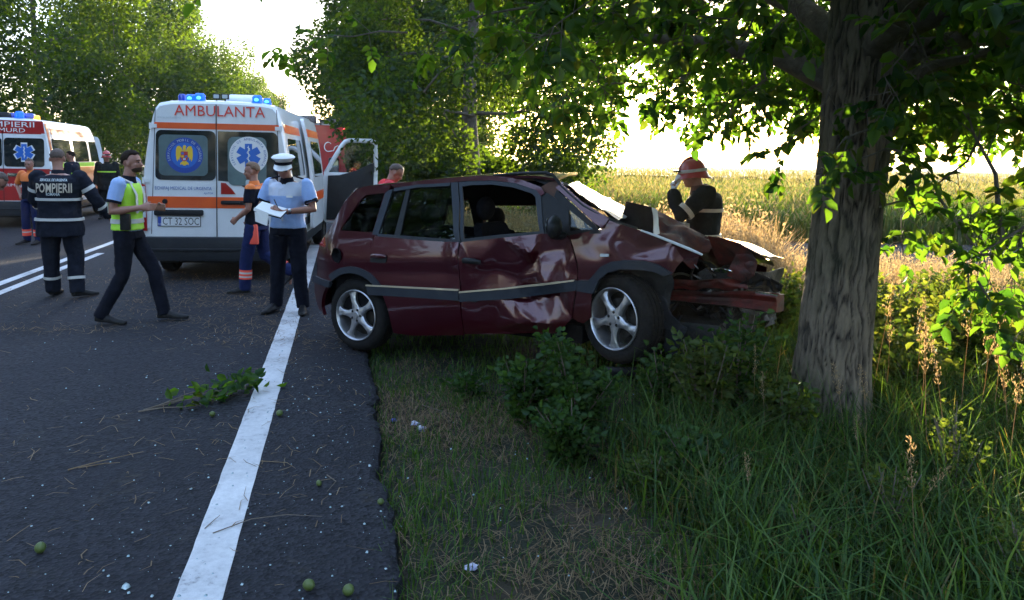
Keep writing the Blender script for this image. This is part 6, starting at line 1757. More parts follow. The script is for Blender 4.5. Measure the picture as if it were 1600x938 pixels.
# ------------------------------------------------------------------ the fire service rescue van
def smurd_rear(t):
    Y = -.001
    b = MB(); poly_xz(b, [(-.82, 2.06), (.82, 2.06), (.78, 2.345), (-.78, 2.345)], Y, .004); b.build("red_header", M['fire_red'], t)
    b = MB(); poly_xz(b, [(-.90, .60), (.90, .60), (.90, 1.30), (-.90, 1.30)], Y, .004); b.build("red_lower_doors", M['fire_red'], t)
    text("word_pompierii", "POMPIERII", .165, M['white_letters'], t, (.06, -.0125, 2.262), (1, 0, 0), (0, 0, 1), width=1.12)
    text("word_smurd", "SMURD", .13, M['white_letters'], t, (.14, -.0125, 2.135), (1, 0, 0), (0, 0, 1), width=.60)
    for x0, x1 in ((-.80, -.02), (.02, .80)):
        b = MB(); poly_xz(b, rrect(x0, x1, 1.34, 1.97, .07), Y, .006); w_ = b.build("rear_window", M['dark_glass'], t)
        c = (x0 + x1) / 2
        b = MB(); star_of_life(b, c, 1.66, .21, Y - .0085, 0, .002); star_of_life(b, c, 1.66, .18, Y - .0115, 1, .002); b.build("star_emblem", [M['white_letters'], M['emblem_star']], w_)
        b = MB(); b.tube([(c, Y - .016, 1.53), (c, Y - .016, 1.79)], .006, 6); b.tube([(c + .02 * sin(q * 1.5), Y - .0165, 1.56 + q * .019) for q in range(12)], .006, 6); b.build("serpent_staff", M['white_letters'], w_)
    b = MB(); b.box((0, -.004, 1.45), (.010, .014, 1.80)); b.build("door_seam", M['black_plastic'], t)
    text("door_lettering", "ISU DELTA PRIM AJUTOR", .09, M['white_letters'], t, (.05, -.0125, .93), (1, 0, 0), (0, 0, 1), width=1.2)
    b = MB(); b.prism([(x, -.006, z) for x, z in rrect(.08, .42, 1.13, 1.20, .02)], (0, -1, 0), .02); b.build("door_handle", M['chrome'], t, bevel=.005)
    b = MB(); b.box((0, .35, 2.47), (1.15, .28, .11), taper=(.9, .7)); b.build("light_bar", M['blue_lamp'], t, bevel=.03)
    beacon(t, .30, .12, 2.40, M['blue_lamp_lit'], .09, .13); beacon(t, -.45, .12, 2.40, M['blue_lamp'], .09, .13)
    beacon(t, .60, .25, 2.38, M['amber_lamp'], .06, .08)
    b = MB(); b.box((-.05, .25, 2.46), (.34, .3, .13), taper=(.8, .8)); b.build("roof_vent", M['black_plastic'], t, bevel=.03)
def smurd_side(t):
    for sx in (-1, 1):
        side_patch("red_side", [(.06, .60), (4.9, .60), (4.9, 1.32), (.06, 1.32)], M['fire_red'], t, sx=sx)
        side_patch("red_corner", [(.035, 1.44), (.16, 1.44), (.16, 2.05), (.28, 2.30), (.035, 2.30)], M['fire_red'], t, sx=sx)
        side_patch("yellow_stripe", [(.06, 1.33), (3.6, 1.33), (3.6, 1.43), (.06, 1.43)], M['hivis'], t, sx=sx)
        side_patch("red_roof_band", [(.30, 2.07), (3.6, 2.07), (3.6, 2.20), (.30, 2.20)], M['fire_red'], t, sx=sx)
        side_patch("side_window", rrect(.22, 1.65, 1.45, 1.97, .08), M['dark_glass'], t, sx=sx)
        side_patch("side_window", rrect(1.85, 3.15, 1.45, 1.97, .08), M['dark_glass'], t, sx=sx)
        side_patch("cab_window", [(3.35, 1.45), (4.18, 1.45), (4.12, 1.75), (4.0, 1.97), (3.35, 1.97)], M['dark_glass'], t, sx=sx)
    text("side_number", "4241", .14, M['white_letters'], t, (.965, .65, 1.15), (0, 1, 0), (0, 0, 1))
make_van("rescue_van", (-11.10, 16.75, 0), radians(15.5), "red and white fire service rescue van partly out of frame at the left", M['white_paint'], smurd_rear, smurd_side)

# ------------------------------------------------------------------ fire engine beyond the ambulance
def fire_engine():
    t = empty("fire_engine", (-7.10, 26.9, 0), radians(12.4), "tall red fire engine seen past the ambulance's open cab door", "fire engine")
    b = MB(); b.ring_loft([[(-1.22, y, .55), (-1.25, y, .6), (-1.25, y, 2.72), (-1.18, y, 2.80), (1.18, y, 2.80), (1.25, y, 2.72), (1.25, y, .6), (1.22, y, .55)] for y in (0, .02, 5.2, 5.22)]); b.build("body", M['fire_red'], t, smooth=True, sharp=30)
    b = MB(); b.ring_loft([[(-1.2, 5.25, .6), (-1.2, 5.25, 2.5), (1.2, 5.25, 2.5), (1.2, 5.25, .6)], [(-1.2, 6.5, .6), (-1.2, 6.4, 2.5), (1.2, 6.4, 2.5), (1.2, 6.5, .6)], [(-1.15, 7.1, .6), (-1.15, 6.9, 1.5), (1.15, 6.9, 1.5), (1.15, 7.1, .6)]]); b.build("cab", M['fire_red'], t, bevel=.06)
    b = MB(); b.box((-.30, -.01, 1.75), (1.1, .02, 1.5)); sh_ = b.build("roller_shutter", M['shutter'], t)
    for k in range(18):
        q = MB(); q.tube([(-.85, -.026, 1.04 + k * .083), (.25, -.026, 1.04 + k * .083)], .02, 6); q.build("slat", M['shutter'], sh_, smooth=True)
    b = MB(); b.box((0, -.08, .62), (2.4, .2, .2)); b.build("rear_bumper", M['black_plastic'], t, bevel=.02)
    for k, z in enumerate((.8, .95, 1.1)):
        b = MB(); b.box((1.12, -.02, z), (.14, .04, .11)); b.build("tail_lamp", M['red_lamp'] if k != 1 else M['amber_lamp'], t, bevel=.01)
    b = MB(); b.lathe([(0, .05), (.035, .04), (.045, 0)], (1.18, -.0, 2.68), (0, -1, 0), 14); b.build("marker_lamp", mat("lit red marker", (.8, .05, .05), .3, emit=(1, .05, .05), estr=1.6), t, smooth=True)
    # white swirl on the red panel
    b = MB(); pts = [(.62 + .13 * cos(radians(a)), -.012, 2.05 + .16 * sin(radians(a))) for a in range(40, 300, 20)] + [(.80, -.012, 1.92), (.86, -.012, 2.05), (.95, -.012, 2.10), (1.02, -.012, 2.02)]
    b.tube(pts, [.008] * 3 + [.016] * (len(pts) - 5) + [.01, .006], 6, flat=.3); b.build("white_swirl", M['white_letters'], t, smooth=True)
    b = MB(); b.box((0, 2.6, 2.86), (1.9, 4.6, .08)); b.build("roof_deck", M['shutter'], t)
    b = MB()
    for sx in (.35, .85): b.tube([(sx, -.2, 2.98), (sx, 4.6, 3.02)], .035, 6)
    for k in range(15): b.tube([(.35, -.1 + k * .33, 2.985), (.85, -.1 + k * .33, 2.985)], .02, 5)
    for k in range(2): b.tube([(.35 + .5 * k, .3, 2.8), (.35 + .5 * k, .3, 3.0)], .03, 6); b.tube([(.35 + .5 * k, 4, 2.8), (.35 + .5 * k, 4, 3.0)], .03, 6)
    b.build("ladder", M['steel'], t)
    b = MB(); b.box((-.2, .5, 3.0), (.8, .7, .26)); b.build("roof_locker", M['steel'], t, bevel=.03)
    for sx in (-1, 1):
        for y in (1.4, 5.9):
            w_ = van_wheel("wheel", (sx * 1.24, y, .48), sx, t); w_.scale = (1.4, 1.4, 1.4)
fire_engine()
# ------------------------------------------------------------------ people
workshop = bpy.data.scenes.new('workshop'); BENCH = workshop.view_layers[0]      # a bench to fuse volumes on, removed at the end
def fuse(name, b, voxel, mats, parent, smooth_it=3, amp=0.0, fr=9.0, paint=None):
    """union of the collected volumes as one smooth skin"""
    me = bpy.data.meshes.new("tmp"); me.from_pydata(b.v, [], b.f)
    bm = bmesh.new(); bm.from_mesh(me); bmesh.ops.recalc_face_normals(bm, faces=bm.faces); bm.to_mesh(me); bm.free()
    o = bpy.data.objects.new("tmp", me); workshop.collection.objects.link(o)
    r = o.modifiers.new("r", 'REMESH'); r.mode = 'VOXEL'; r.voxel_size = voxel; r.adaptivity = 0
    s = o.modifiers.new("s", 'SMOOTH'); s.factor = .5; s.iterations = smooth_it
    BENCH.update()
    me2 = bpy.data.meshes.new_from_object(o.evaluated_get(BENCH.depsgraph))
    bpy.data.objects.remove(o)
    me2.name = name
    if amp:
        n = len(me2.vertices)
        C_ = np.empty(n * 3, dtype=np.float32); N_ = np.empty(n * 3, dtype=np.float32)
        me2.vertices.foreach_get("co", C_); me2.vertices.foreach_get("normal", N_)
        C_ = C_.reshape(-1, 3); N_ = N_.reshape(-1, 3)
        k = np.array([nz(x * fr, y * fr, z * fr * .6) + .5 * nz(x * fr * 2.3, y * fr * 2.3, z * fr * 1.6) + .35 * max(0, 1 - 5 * abs(nz(x * fr * 1.1, y * fr * 1.1, z * fr * 1.9 + 7))) for x, y, z in C_.tolist()])
        me2.vertices.foreach_set("co", (C_ + N_ * (k * amp)[:, None]).ravel())
    me2.materials.clear()
    for m in (mats if isinstance(mats, (list, tuple)) else [mats]): me2.materials.append(m)
    me2.polygons.foreach_set("use_smooth", np.ones(len(me2.polygons), dtype=bool))
    if paint:
        me2.polygons.foreach_set("material_index", np.array([paint(p.center) for p in me2.polygons], dtype=np.int32))
    me2.update()
    return link(bpy.data.objects.new(name, me2), parent)

def V3(t): return Vector(t)

def section(c, a, d, rx, ry, n=16, sq=1.0):
    a = a.normalized(); f = d.cross(a).normalized() if d.cross(a).length > 0 else Vector((0, 1, 0))
    out = []
    for k in range(n):
        t = 2 * pi * k / n; cx, cy = cos(t), sin(t)
        out.append(c + a * (rx * math.copysign(abs(cx) ** sq, cx)) + f * (ry * math.copysign(abs(cy) ** sq, cy)))
    return out

class Person:
    """local frame: faces +Y, right hand toward +X, feet near z = 0; drawn at 1.75 m"""
    def __init__(s, name_loc, rz, label, pose, scale=1.0, group=None):
        s.root = empty("person", name_loc, rz, label, "person", group, scale)
        J = dict(pelvis=(0, 0, .93), chest=(0, 0, 1.22), neck=(0, -.01, 1.44), head=(0, .025, 1.585), yaw=0, nod=0,
                 hipR=(.095, 0, .90), hipL=(-.095, 0, .90), kneeR=(.11, .02, .49), kneeL=(-.11, .02, .49), ankR=(.12, -.02, .09), ankL=(-.12, -.02, .09),
                 toeR=(.15, .17, .03), toeL=(-.15, .17, .03), shR=(.185, -.01, 1.385), shL=(-.185, -.01, 1.385),
                 elR=(.245, -.03, 1.11), elL=(-.245, -.03, 1.11), wrR=(.26, .05, .87), wrL=(-.26, .05, .87), palmR=None, palmL=None, fat=1.0)
        J.update(pose); s.J = J
        for k, v in J.items():
            if isinstance(v, tuple): J[k] = Vector(v)
        s.body_mb = MB()
    def axes(s):
        J = s.J
        return (J['hipR'] - J['hipL']).normalized(), (J['shR'] - J['shL']).normalized()
    def torso_at(s, f):
        """centre and side axis at height fraction 0 (hips) .. 1 (shoulder line)"""
        J = s.J; hip = (J['hipR'] + J['hipL']) / 2 + Vector((0, 0, .03)); sh = (J['shR'] + J['shL']) / 2
        ch = J['chest']; a0, a1 = s.axes()
        c = hip * (1 - f) ** 2 + ch * 2 * f * (1 - f) + sh * f * f
        return c, a0.lerp(a1, f).normalized()
    def torso_r(s, f, grow=0.0):
        k = [(-.35, .175, .125), (-.15, .172, .122), (0, .165, .118), (.2, .150, .108), (.45, .158, .112), (.7, .180, .118), (.9, .186, .105), (1.0, .165, .085), (1.07, .10, .065), (1.13, .06, .058)]
        for (f0, a0, b0), (f1, a1, b1) in zip(k[:-1], k[1:]):
            if f <= f1 or f1 == 1.13:
                t = max(0, min(1, (f - f0) / (f1 - f0))); return (a0 + (a1 - a0) * t) * s.J['fat'] + grow, (b0 + (b1 - b0) * t) * s.J['fat'] + grow
    def torso(s, b, f0, f1, grow, n=12):
        rings = []
        for i in range(n + 1):
            f = f0 + (f1 - f0) * i / n; c, a = s.torso_at(min(f, 1.0) if f > 1 else f)
            if f > 1: c = c + (s.J['neck'] - c) * min(1, (f - 1) / .13) * .8
            if f < 0: c = s.torso_at(0)[0] + Vector((0, 0, .50 * f))
            rx, ry = s.torso_r(f, grow); rings.append(section(c, a, Vector((0, 0, 1)), rx, ry, 18, .88))
        b.ring_loft(rings)
    def limb(s, b, pts, rad, seg=12): b.tube([V3(p) for p in pts], rad, seg)
    def arm_pts(s, S): return s.J['sh' + S], s.J['el' + S], s.J['wr' + S]
    def leg_pts(s, S): return s.J['hip' + S], s.J['knee' + S], s.J['ank' + S]
    def lerp3(s, P, f):
        return P[0].lerp(P[1], f * 2) if f < .5 else P[1].lerp(P[2], f * 2 - 1)
    def head_frame(s):
        J = s.J
        return Matrix.Rotation(radians(J['yaw']), 3, 'Z') @ Matrix.Rotation(radians(J['nod']), 3, 'X')
    def hand(s, b, S, curl=.5):
        J = s.J; w_ = J['wr' + S]; e_ = J['el' + S]; d = J['hand' + S].normalized() if J.get('hand' + S) is not None else (w_ - e_).normalized()
        sx = 1 if S == 'R' else -1
        pn = J['palm' + S] if J['palm' + S] is not None else Vector((-sx, 0, 0))
        pn = (pn - d * pn.dot(d)).normalized(); th = d.cross(pn).normalized() * (1 if S == 'R' else -1)   # toward the thumb
        if J['palm' + S] is None and th.y < 0: th = -th
        c0 = w_ + d * .01; c1 = w_ + d * .09
        b.ring_loft([section(w_ - d * .02, th, d, .028, .022, 10), section(w_ + d * .02, th, d, .034, .019, 10), section(w_ + d * .06, th, d, .043, .017, 10), section(w_ + d * .092, th, d, .041, .014, 10)])
        for i, (o_, l) in enumerate(((.031, .068), (.0105, .078), (-.0105, .072), (-.031, .056))):
            p0 = w_ + d * .082 + th * o_; ang = curl * (.6 + .12 * i)
            d1 = (d * cos(ang) + pn * sin(ang)); p1 = p0 + d1 * l * .45; d2 = (d * cos(ang * 2.1) + pn * sin(ang * 2.1)); p2 = p1 + d2 * l * .32
            d3 = (d * cos(ang * 2.9) + pn * sin(ang * 2.9)); p3 = p2 + d3 * l * .26
            b.tube([p0 - d1 * .02, p0, p1, p2, p3], [.009, .0092, .0085, .0078, .0062], 8)
        q0 = w_ + d * .025 + th * .026; td = (d * .75 + th * .55 + pn * .35).normalized(); q1 = q0 + td * .045; q2 = q1 + (d * .9 + pn * (.3 + curl * .5)).normalized() * .032
        b.tube([q0 - td * .012, q0, q1, q2], [.013, .0125, .0105, .0075], 8)
    def body(s, skin=None, hair=None, hair_style='short', curl=.5, glasses=False, beard=None):
        J = s.J; b = MB()
        s.torso(b, -.12, 1.13, -.012)
        for S in 'RL':
            sh, el, wr = s.arm_pts(S)
            s.limb(b, [sh, sh.lerp(el, .35), sh.lerp(el, .8), el, el.lerp(wr, .3), el.lerp(wr, .75), wr], [.052, .048, .040, .038, .040, .031, .026])
            b.sphere(sh, .055, 12, 8)
            s.hand(b, S, curl)
            hp, kn, an = s.leg_pts(S)
            s.limb(b, [hp, hp.lerp(kn, .4), kn, kn.lerp(an, .3), an], [.082, .072, .050, .052, .034])
            b.tube([an + Vector((0, 0, -.01)), an.lerp(J['toe' + S], .6) - Vector((0, 0, .015)), J['toe' + S]], [.032, .022, .018], 8)
        R = s.head_frame(); H = J['head']
        def h(x, y, z): return H + R @ Vector((x, y, z))
        nb = J['neck']
        b.tube([nb + Vector((0, -.01, -.05)), nb.lerp(H, .35), H + R @ Vector((0, -.02, -.03))], [.062, .054, .055], 12)
        b.sphere(h(0, -.012, .028), (.074, .092, .086), 20, 14, R)
        b.sphere(h(0, .020, -.030), (.060, .066, .070), 16, 12, R)
        b.sphere(h(0, .052, -.078), (.030, .026, .022), 12, 8, R)
        b.ring_loft([[h(-.012, .078, .02), h(.012, .078, .02), h(.010, .06, .02), h(-.010, .06, .02)], [h(-.017, .108, -.028), h(.017, .108, -.028), h(.016, .07, -.034), h(-.016, .07, -.034)]])
        b.sphere(h(0, .070, .028), (.055, .016, .010), 12, 6, R)
        for sx in (-1, 1): b.sphere(h(sx * .076, -.006, -.008), (.009, .018, .030), 10, 8, R @ Matrix.Rotation(sx * .3, 3, 'Z')); b.sphere(h(sx * .036, .058, -.018), (.022, .018, .018), 10, 6, R)
        s.bodyo = fuse("body", b, .0085 * J.get("vox", 1.0), skin or M['skin'], s.root, 2)
        for sx in (-1, 1):
            q = MB(); q.sphere(h(sx * .030, .078, .006), (.013, .007, .006), 10, 6, R); q.build("eye", M['eye'], s.bodyo, smooth=True)
            q = MB(); q.tube([h(sx * .014, .083, .026), h(sx * .034, .082, .030), h(sx * .052, .068, .024)], [.003, .004, .002], 6); q.build("eyebrow", hair or M['hair_brown'], s.bodyo, smooth=True)
        q = MB(); q.sphere(h(0, .080, -.058), (.022, .007, .006), 12, 6, R); q.build("lips", M['lip'], s.bodyo, smooth=True)
        if hair and hair_style != 'none':
            q = MB(); k = .003 if hair_style == 'buzz' else .007
            seg, rg = 28, 18; V = []; F = []
            for i in range(rg + 1):
                for j in range(seg):
                    a = 2 * pi * j / seg; front = sin(a)          # +y is the face
                    lim = radians(114 - 64 * max(0, front) ** .5 - 26 * max(0, abs(cos(a)) - .6) / .4 * (1 if front > -.5 else 0))
                    t = lim * i / rg
                    kk = k * (1 if i < rg - 1 else (.5 if i < rg else -1.2)) + (.004 * nz(cos(a) * 6, sin(a) * 6, t * 6))
                    if hair_style == 'short': kk += .010 * max(0, cos(t)) 
                    V.append(h((.076 + kk) * sin(t) * cos(a), -.012 + (.094 + kk) * sin(t) * sin(a), .028 + (.088 + kk) * cos(t)))
            for i in range(rg):
                for j in range(seg): F.append((i * seg + j, (i + 1) * seg + j, (i + 1) * seg + (j + 1) % seg, i * seg + (j + 1) % seg))
            q.add(V, F); q.build("hair", hair, s.bodyo, smooth=True)
            if hair_style == 'tied': q = MB(); q.sphere(h(0, -.115, .05), (.035, .035, .035), 12, 8); q.tube([h(0, -.11, .05), h(0, -.15, .0), h(0, -.14, -.08)], [.028, .026, .01], 8); q.build("bun", hair, s.bodyo, smooth=True)
        if beard: q = MB(); q.sphere(h(0, .034, -.062), (.056, .058, .036), 16, 10, R); q.build("beard", beard, s.bodyo, smooth=True)
        if glasses:
            q = MB()
            for sx in (-1, 1): q.box(h(sx * .032, .092, .006), (.048, .006, .032), R)
            q.tube([h(-.075, .0, .012), h(-.06, .088, .012), h(.06, .088, .012), h(.075, .0, .012)], .003, 6); q.build("glasses", M['black_plastic'], s.bodyo)
        return s
    def trousers(s, m, loose=1.0, bands=(), bm_=None, to=1.0, name="trousers", waist=.22):
        J = s.J; b = MB(); s.torso(b, -.16, waist, .006)
        for S in 'RL':
            hp, kn, an = s.leg_pts(S); an2 = kn.lerp(an, to)
            s.limb(b, [hp + Vector((0, 0, .02)), hp.lerp(kn, .3), hp.lerp(kn, .7), kn, kn.lerp(an2, .5), an2 + (an - kn).normalized() * .030], [.098 * loose ** .5, .092 * loose, .078 * loose, .070 * loose, .068 * loose, .064 * loose], 14)
        o = fuse(name, b, .012, m, s.root, 3, .010, 8); s.tr = o
        for S, f0, f1, mm in bands:
            hp, kn, an = s.leg_pts(S); b = MB(); P = (hp, kn, an)
            pts = [s.lerp3(P, f0 + (f1 - f0) * i / 3) for i in range(4)]; rr = [(.075 if f0 < .6 else .073) * loose] * 4
            b.tube(pts, rr, 20, cap=(False, False)); b.tube(pts, [r - .02 for r in rr], 20, cap=(False, False)); b.build("leg_band", mm, o, smooth=True, sharp=60)
        return s
    def top(s, m, sleeve=1.0, grow=.016, f0=-.05, name="shirt", amp=.009, collar=None, sl_r=1.0, paint=None, mats=None):
        J = s.J; b = MB(); s.torso(b, f0, 1.07, grow, 14)
        for S in 'RL':
            sh, el, wr = s.arm_pts(S)
            b.sphere(sh - Vector((0, 0, .005)), (.064 + grow * .5) * sl_r ** .4, 14, 10)
            if sleeve <= .5:
                e_ = sh.lerp(el, sleeve * 2); b.tube([sh, sh.lerp(e_, .5), e_], [.066 * sl_r, .066 * sl_r, .062 * sl_r], 14)
            else:
                e_ = el.lerp(wr, sleeve * 2 - 1)
                b.tube([sh, sh.lerp(el, .5), el, el.lerp(e_, .5), e_], [.068 * sl_r, .062 * sl_r, .056 * sl_r, .052 * sl_r, .046 * sl_r], 14)
        o = fuse(name, b, .012, mats or m, s.root, 3, amp, 8, paint); s.sh = o
        if collar:
            nb = J['neck']; q = MB()
            q.tube([nb + Vector((0, .0, -.045)), nb + Vector((0, .004, -.012)), nb + Vector((0, .008, .022))], [(.088, .080), (.072, .068), (.066, .062)], 18, cap=(False, False), ref=(1, 0, 0)); q.build("collar", collar, o, smooth=True)
        return s
    def torso_band(s, fa, fb, m, grow=.026, parent=None, name="reflective_stripe"):
        b = MB(); rings = []
        for i in range(4):
            f = fa + (fb - fa) * i / 3
            c, a = s.torso_at(max(0, f));  
            if f < 0: c = c + Vector((0, 0, .50 * f))
            rx, ry = s.torso_r(f, grow); rings.append(section(c, a, Vector((0, 0, 1)), rx, ry, 30, .88))
        inner = [[p.lerp(sum(r, Vector()) / len(r), .10) for p in r] for r in rings[::-1]]
        b.ring_loft(rings + inner + [rings[0]], (False, False)); b.build(name, m, parent or s.sh, smooth=True, sharp=50)
    def arm_band(s, S, f0, f1, m, r=.070, parent=None, name="reflective_stripe"):
        P = s.arm_pts(S); pts = [s.lerp3(P, f0 + (f1 - f0) * i / 2) for i in range(3)]; b = MB()
        b.tube(pts, r, 20, cap=(False, False)); b.tube(pts, r - .02, 20, cap=(False, False)); b.build(name, m, parent or s.sh, smooth=True)
    def shoes(s, m=None, boot=False):
        for S in 'RL':
            an, to = s.J['ank' + S], s.J['toe' + S]; d = (to - an); d.z = 0; d.normalize(); b = MB()
            z0 = to.z - .02; h_ = an - d * .055; heel = Vector((h_.x, h_.y, an.z - .062))
            side = Vector((-d.y, d.x, 0))
            rings = []
            for f, w_, h0 in ((0, .034, .075), (.12, .040, .085), (.35, .040, .080), (.6, .046, .055), (.85, .042, .038), (1.0, .020, .028)):
                c = heel.lerp(Vector((to.x, to.y, z0)) + d * .075, f)
                rings.append([c + side * w_ * 1.0, c + side * w_ + Vector((0, 0, h0 * .5)), c + side * w_ * .5 + Vector((0, 0, h0)), c - side * w_ * .5 + Vector((0, 0, h0)), c - side * w_ + Vector((0, 0, h0 * .5)), c - side * w_, c - side * w_ * .5 - Vector((0, 0, .004)), c + side * w_ * .5 - Vector((0, 0, .004))])
            b.ring_loft(rings)
            kn = s.J['knee' + S]; b.tube([an - (kn - an).normalized() * .02, an.lerp(kn, .30 if boot else .06)], [.050, .056 if boot else .046], 12)
            fuse("boot" if boot else "shoe", b, .008, m or M['leather'], s.root, 2)
        return s
    def hp(s, x, y, z): return s.J['head'] + s.head_frame() @ Vector((x, y, z))
    def helmet(s, m):
        R = s.head_frame(); b = MB(); seg = 28
        prof = [(0, .150), (.05, .143), (.09, .120), (.115, .08), (.125, .03), (.130, -.005), (.150, -.02), (.152, -.028), (.125, -.012), (.115, .03)]
        V = []; F = []
        for r, z in prof:
            for j in range(seg):
                a = 2 * pi * j / seg; br = 1 + (.28 if z < 0 and sin(a) < 0 else .10 if z < 0 else 0) * abs(sin(a))
                V.append(s.hp(r * .77 * cos(a), -.01 + r * .93 * sin(a) * (1 + (br - 1) * .6), z * .94 + .012 - (.03 * max(0, -sin(a)) if z < 0 else 0)))
        for i in range(len(prof) - 1):
            for j in range(seg): F.append((i * seg + j, i * seg + (j + 1) % seg, (i + 1) * seg + (j + 1) % seg, (i + 1) * seg + j))
        b.add(V, F); o = b.build("helmet", m, s.bodyo, smooth=True, sharp=50)
        b = MB(); b.tube([s.hp(0, -.13 + .25 * i / 10, .012 + .150 * sin(pi * i / 10) ** .6) for i in range(11)], [(.012, .010)] * 11, 8); b.build("crest", m, o, smooth=True)
        b = MB(); ring = [s.hp(.103 * cos(a), -.01 + .125 * sin(a), .045) for a in [2 * pi * i / 28 for i in range(29)]]
        b.tube(ring, .014, 6, cap=(False, False), flat=.35); b.build("helmet_stripe", M['reflect'], o, smooth=True)
        b = MB(); b.ring_loft([[s.hp(x, .110, .045), s.hp(x, .150, .05), s.hp(x, .155, .065), s.hp(x, .112, .065)] for x in (-.06, -.03, .03, .06)]); b.build("raised_visor", M['black_plastic'], o, smooth=True)

# --- fire officer seen from behind
p = Person((-5.20, 8.80, 0), radians(12), "fire officer seen from behind in navy coat lettered POMPIERII", dict(fat=1.22,
    head=(-.03, .06, 1.60), neck=(-.01, .01, 1.45), yaw=10, nod=-12, hipR=(.10, 0, .90), hipL=(-.10, 0, .90), kneeR=(.15, .02, .49), ankR=(.18, -.04, .09), toeR=(.30, .10, .03), kneeL=(-.11, .03, .49), ankL=(-.12, .10, .09), toeL=(-.12, .30, .03),
    shR=(.215, -.01, 1.395), shL=(-.215, -.01, 1.395), elR=(.37, .05, 1.14), wrR=(.47, .19, .93), elL=(-.29, .10, 1.13), wrL=(-.24, .28, .98)), 1.0)
p.body(hair=M['hair_grey'], hair_style='buzz').trousers(M['fire_navy'], 1.25, [('R', .80, .84, M['reflect']), ('L', .80, .84, M['reflect'])])
p.top(M['fire_navy'], 1.0, .035, -.42, "fire_coat", .014, M['fire_navy'], 1.22)
for a_, b_ in ((.37, .43), (-.06, .0)): p.torso_band(a_, b_, M['reflect'], .050)
for S in 'RL':
    p.arm_band(S, .22, .29, M['reflect'], .083); p.arm_band(S, .66, .72, M['reflect'], .070)
p.shoes(boot=True)
def back_lift(v):
    f = (v.z - .95) / .43; rx, ry = p.torso_r(max(0, min(1, f)), .035)
    x = max(-.98, min(.98, v.x / rx)); c, a = p.torso_at(max(0, min(1, f)))
    return Vector((v.x, c.y - ry * (1 - abs(x) ** 2.3) ** .45 - .020, v.z))
for s_, sz, z, wd, mm in (("POMPIERII", .145, 1.275, .37, 'reflect_tan'), ("SERVICIUL DE URGENTA", .04, 1.365, .28, 'emblem_pale'), ("ROMANIA", .045, 1.205, .14, 'emblem_pale')):
    o = text("coat_lettering", s_, sz, M[mm], p.sh, (0, 0, z), (1, 0, 0), (0, 0, 1), width=wd, bold=.003 if sz > .1 else .001, lift=back_lift)

# --- police officer in hi-vis walking to the right
p = Person((-3.80, 7.57, 0), radians(-84), "police officer in yellow green vest striding to the right", dict(fat=.97,
    chest=(0, -.01, 1.22), head=(-.01, .05, 1.585), neck=(0, .01, 1.44), nod=3, yaw=-8,
    hipR=(.09, 0, .90), hipL=(-.09, 0, .90), kneeR=(.10, -.02, .49), ankR=(.11, -.22, .10), toeR=(.13, -.05, .03), kneeL=(-.09, .22, .50), ankL=(-.09, .30, .09), toeL=(-.09, .47, .04),
    elR=(.24, -.06, 1.12), wrR=(.20, .20, 1.16), handR=Vector((-.1, 1, .1)), elL=(-.23, -.02, 1.12), wrL=(-.10, .23, 1.14), handL=Vector((.2, 1, .1)), palmR=Vector((-1, 0, -.2)), palmL=Vector((1, 0, -.2))))
p.body(hair=M['hair_dark'], hair_style='short', curl=.7, beard=M['hair_brown']).trousers(M['navy'], .98)
p.top(M['shirt'], .34, .012, -.02, "shirt", .006, M['navy'], 1.05)
for S in 'RL': p.arm_band(S, .30, .345, M['navy'], .068, name="sleeve_hem")
b = MB(); p.torso(b, .0, 1.02, .024, 14); vest = fuse("hi_vis_vest", b, .012, [M['hivis'], M['shirt']], p.root, 2, .004, 8, lambda c: 1 if (abs(c.x) > .10 and .12 > c.y > -.085 and c.z > 1.14 and c.z < 1.36 and c.x < 0) else 0)
p.sh = vest
p.torso_band(.12, .20, M['reflect'], .033); p.torso_band(.34, .42, M['reflect'], .033)
for sx in (-1, 1):
    b = MB(); b.tube([(sx * .10, -.135, 1.10), (sx * .10, -.14, 1.22), (sx * .105, -.115, 1.36), (sx * .11, -.03, 1.452), (sx * .105, .07, 1.40), (sx * .10, .125, 1.28), (sx * .10, .13, 1.1)], .028, 8, flat=.22, ref=(1, 0, 0)); b.build("shoulder_strap", M['reflect'], vest, smooth=True)
b = MB(); b.box((.19, .05, 1.02), (.05, .09, .16)); b.build("belt_pouch", M['leather'], p.root, bevel=.012)
p.shoes()

# --- traffic officer with white cap writing on a pad
p = Person((-2.40, 8.22, 0), radians(170), "police officer in white cap and light blue shirt writing notes", dict(fat=1.08,
    chest=(0, .01, 1.22), head=(0.01, .085, 1.565), neck=(0, .03, 1.44), nod=-20, yaw=14, hipR=(.10, 0, .90), hipL=(-.10, 0, .90), kneeR=(.12, .0, .49), kneeL=(-.12, .0, .49), ankR=(.15, -.02, .09), ankL=(-.15, -.04, .09), toeR=(.17, .16, .03), toeL=(-.22, .13, .03),
    elR=(.31, .02, 1.13), wrR=(.07, .27, 1.15), handR=Vector((-.8, .5, -.05)), palmR=Vector((0, -.2, -1)), elL=(-.31, .04, 1.13), wrL=(-.10, .27, 1.11), handL=Vector((.85, .4, .1)), palmL=Vector((0, -.1, 1)), shR=(.20, 0, 1.385), shL=(-.20, 0, 1.385)))
p.body(hair=M['hair_dark'], hair_style='buzz', curl=.8, glasses=True).trousers(M['navy'], 1.12)
p.top(M['shirt'], .36, .016, -.02, "shirt", .008, M['navy'], 1.1, mats=[M['shirt'], M['shirt_pale']], paint=lambda c: 1 if (c.z > 1.265 and abs(c.x) < .19 + .0 * c.z) else 0)
for S in 'RL': p.arm_band(S, .32, .37, M['navy'], .073, name="sleeve_hem")
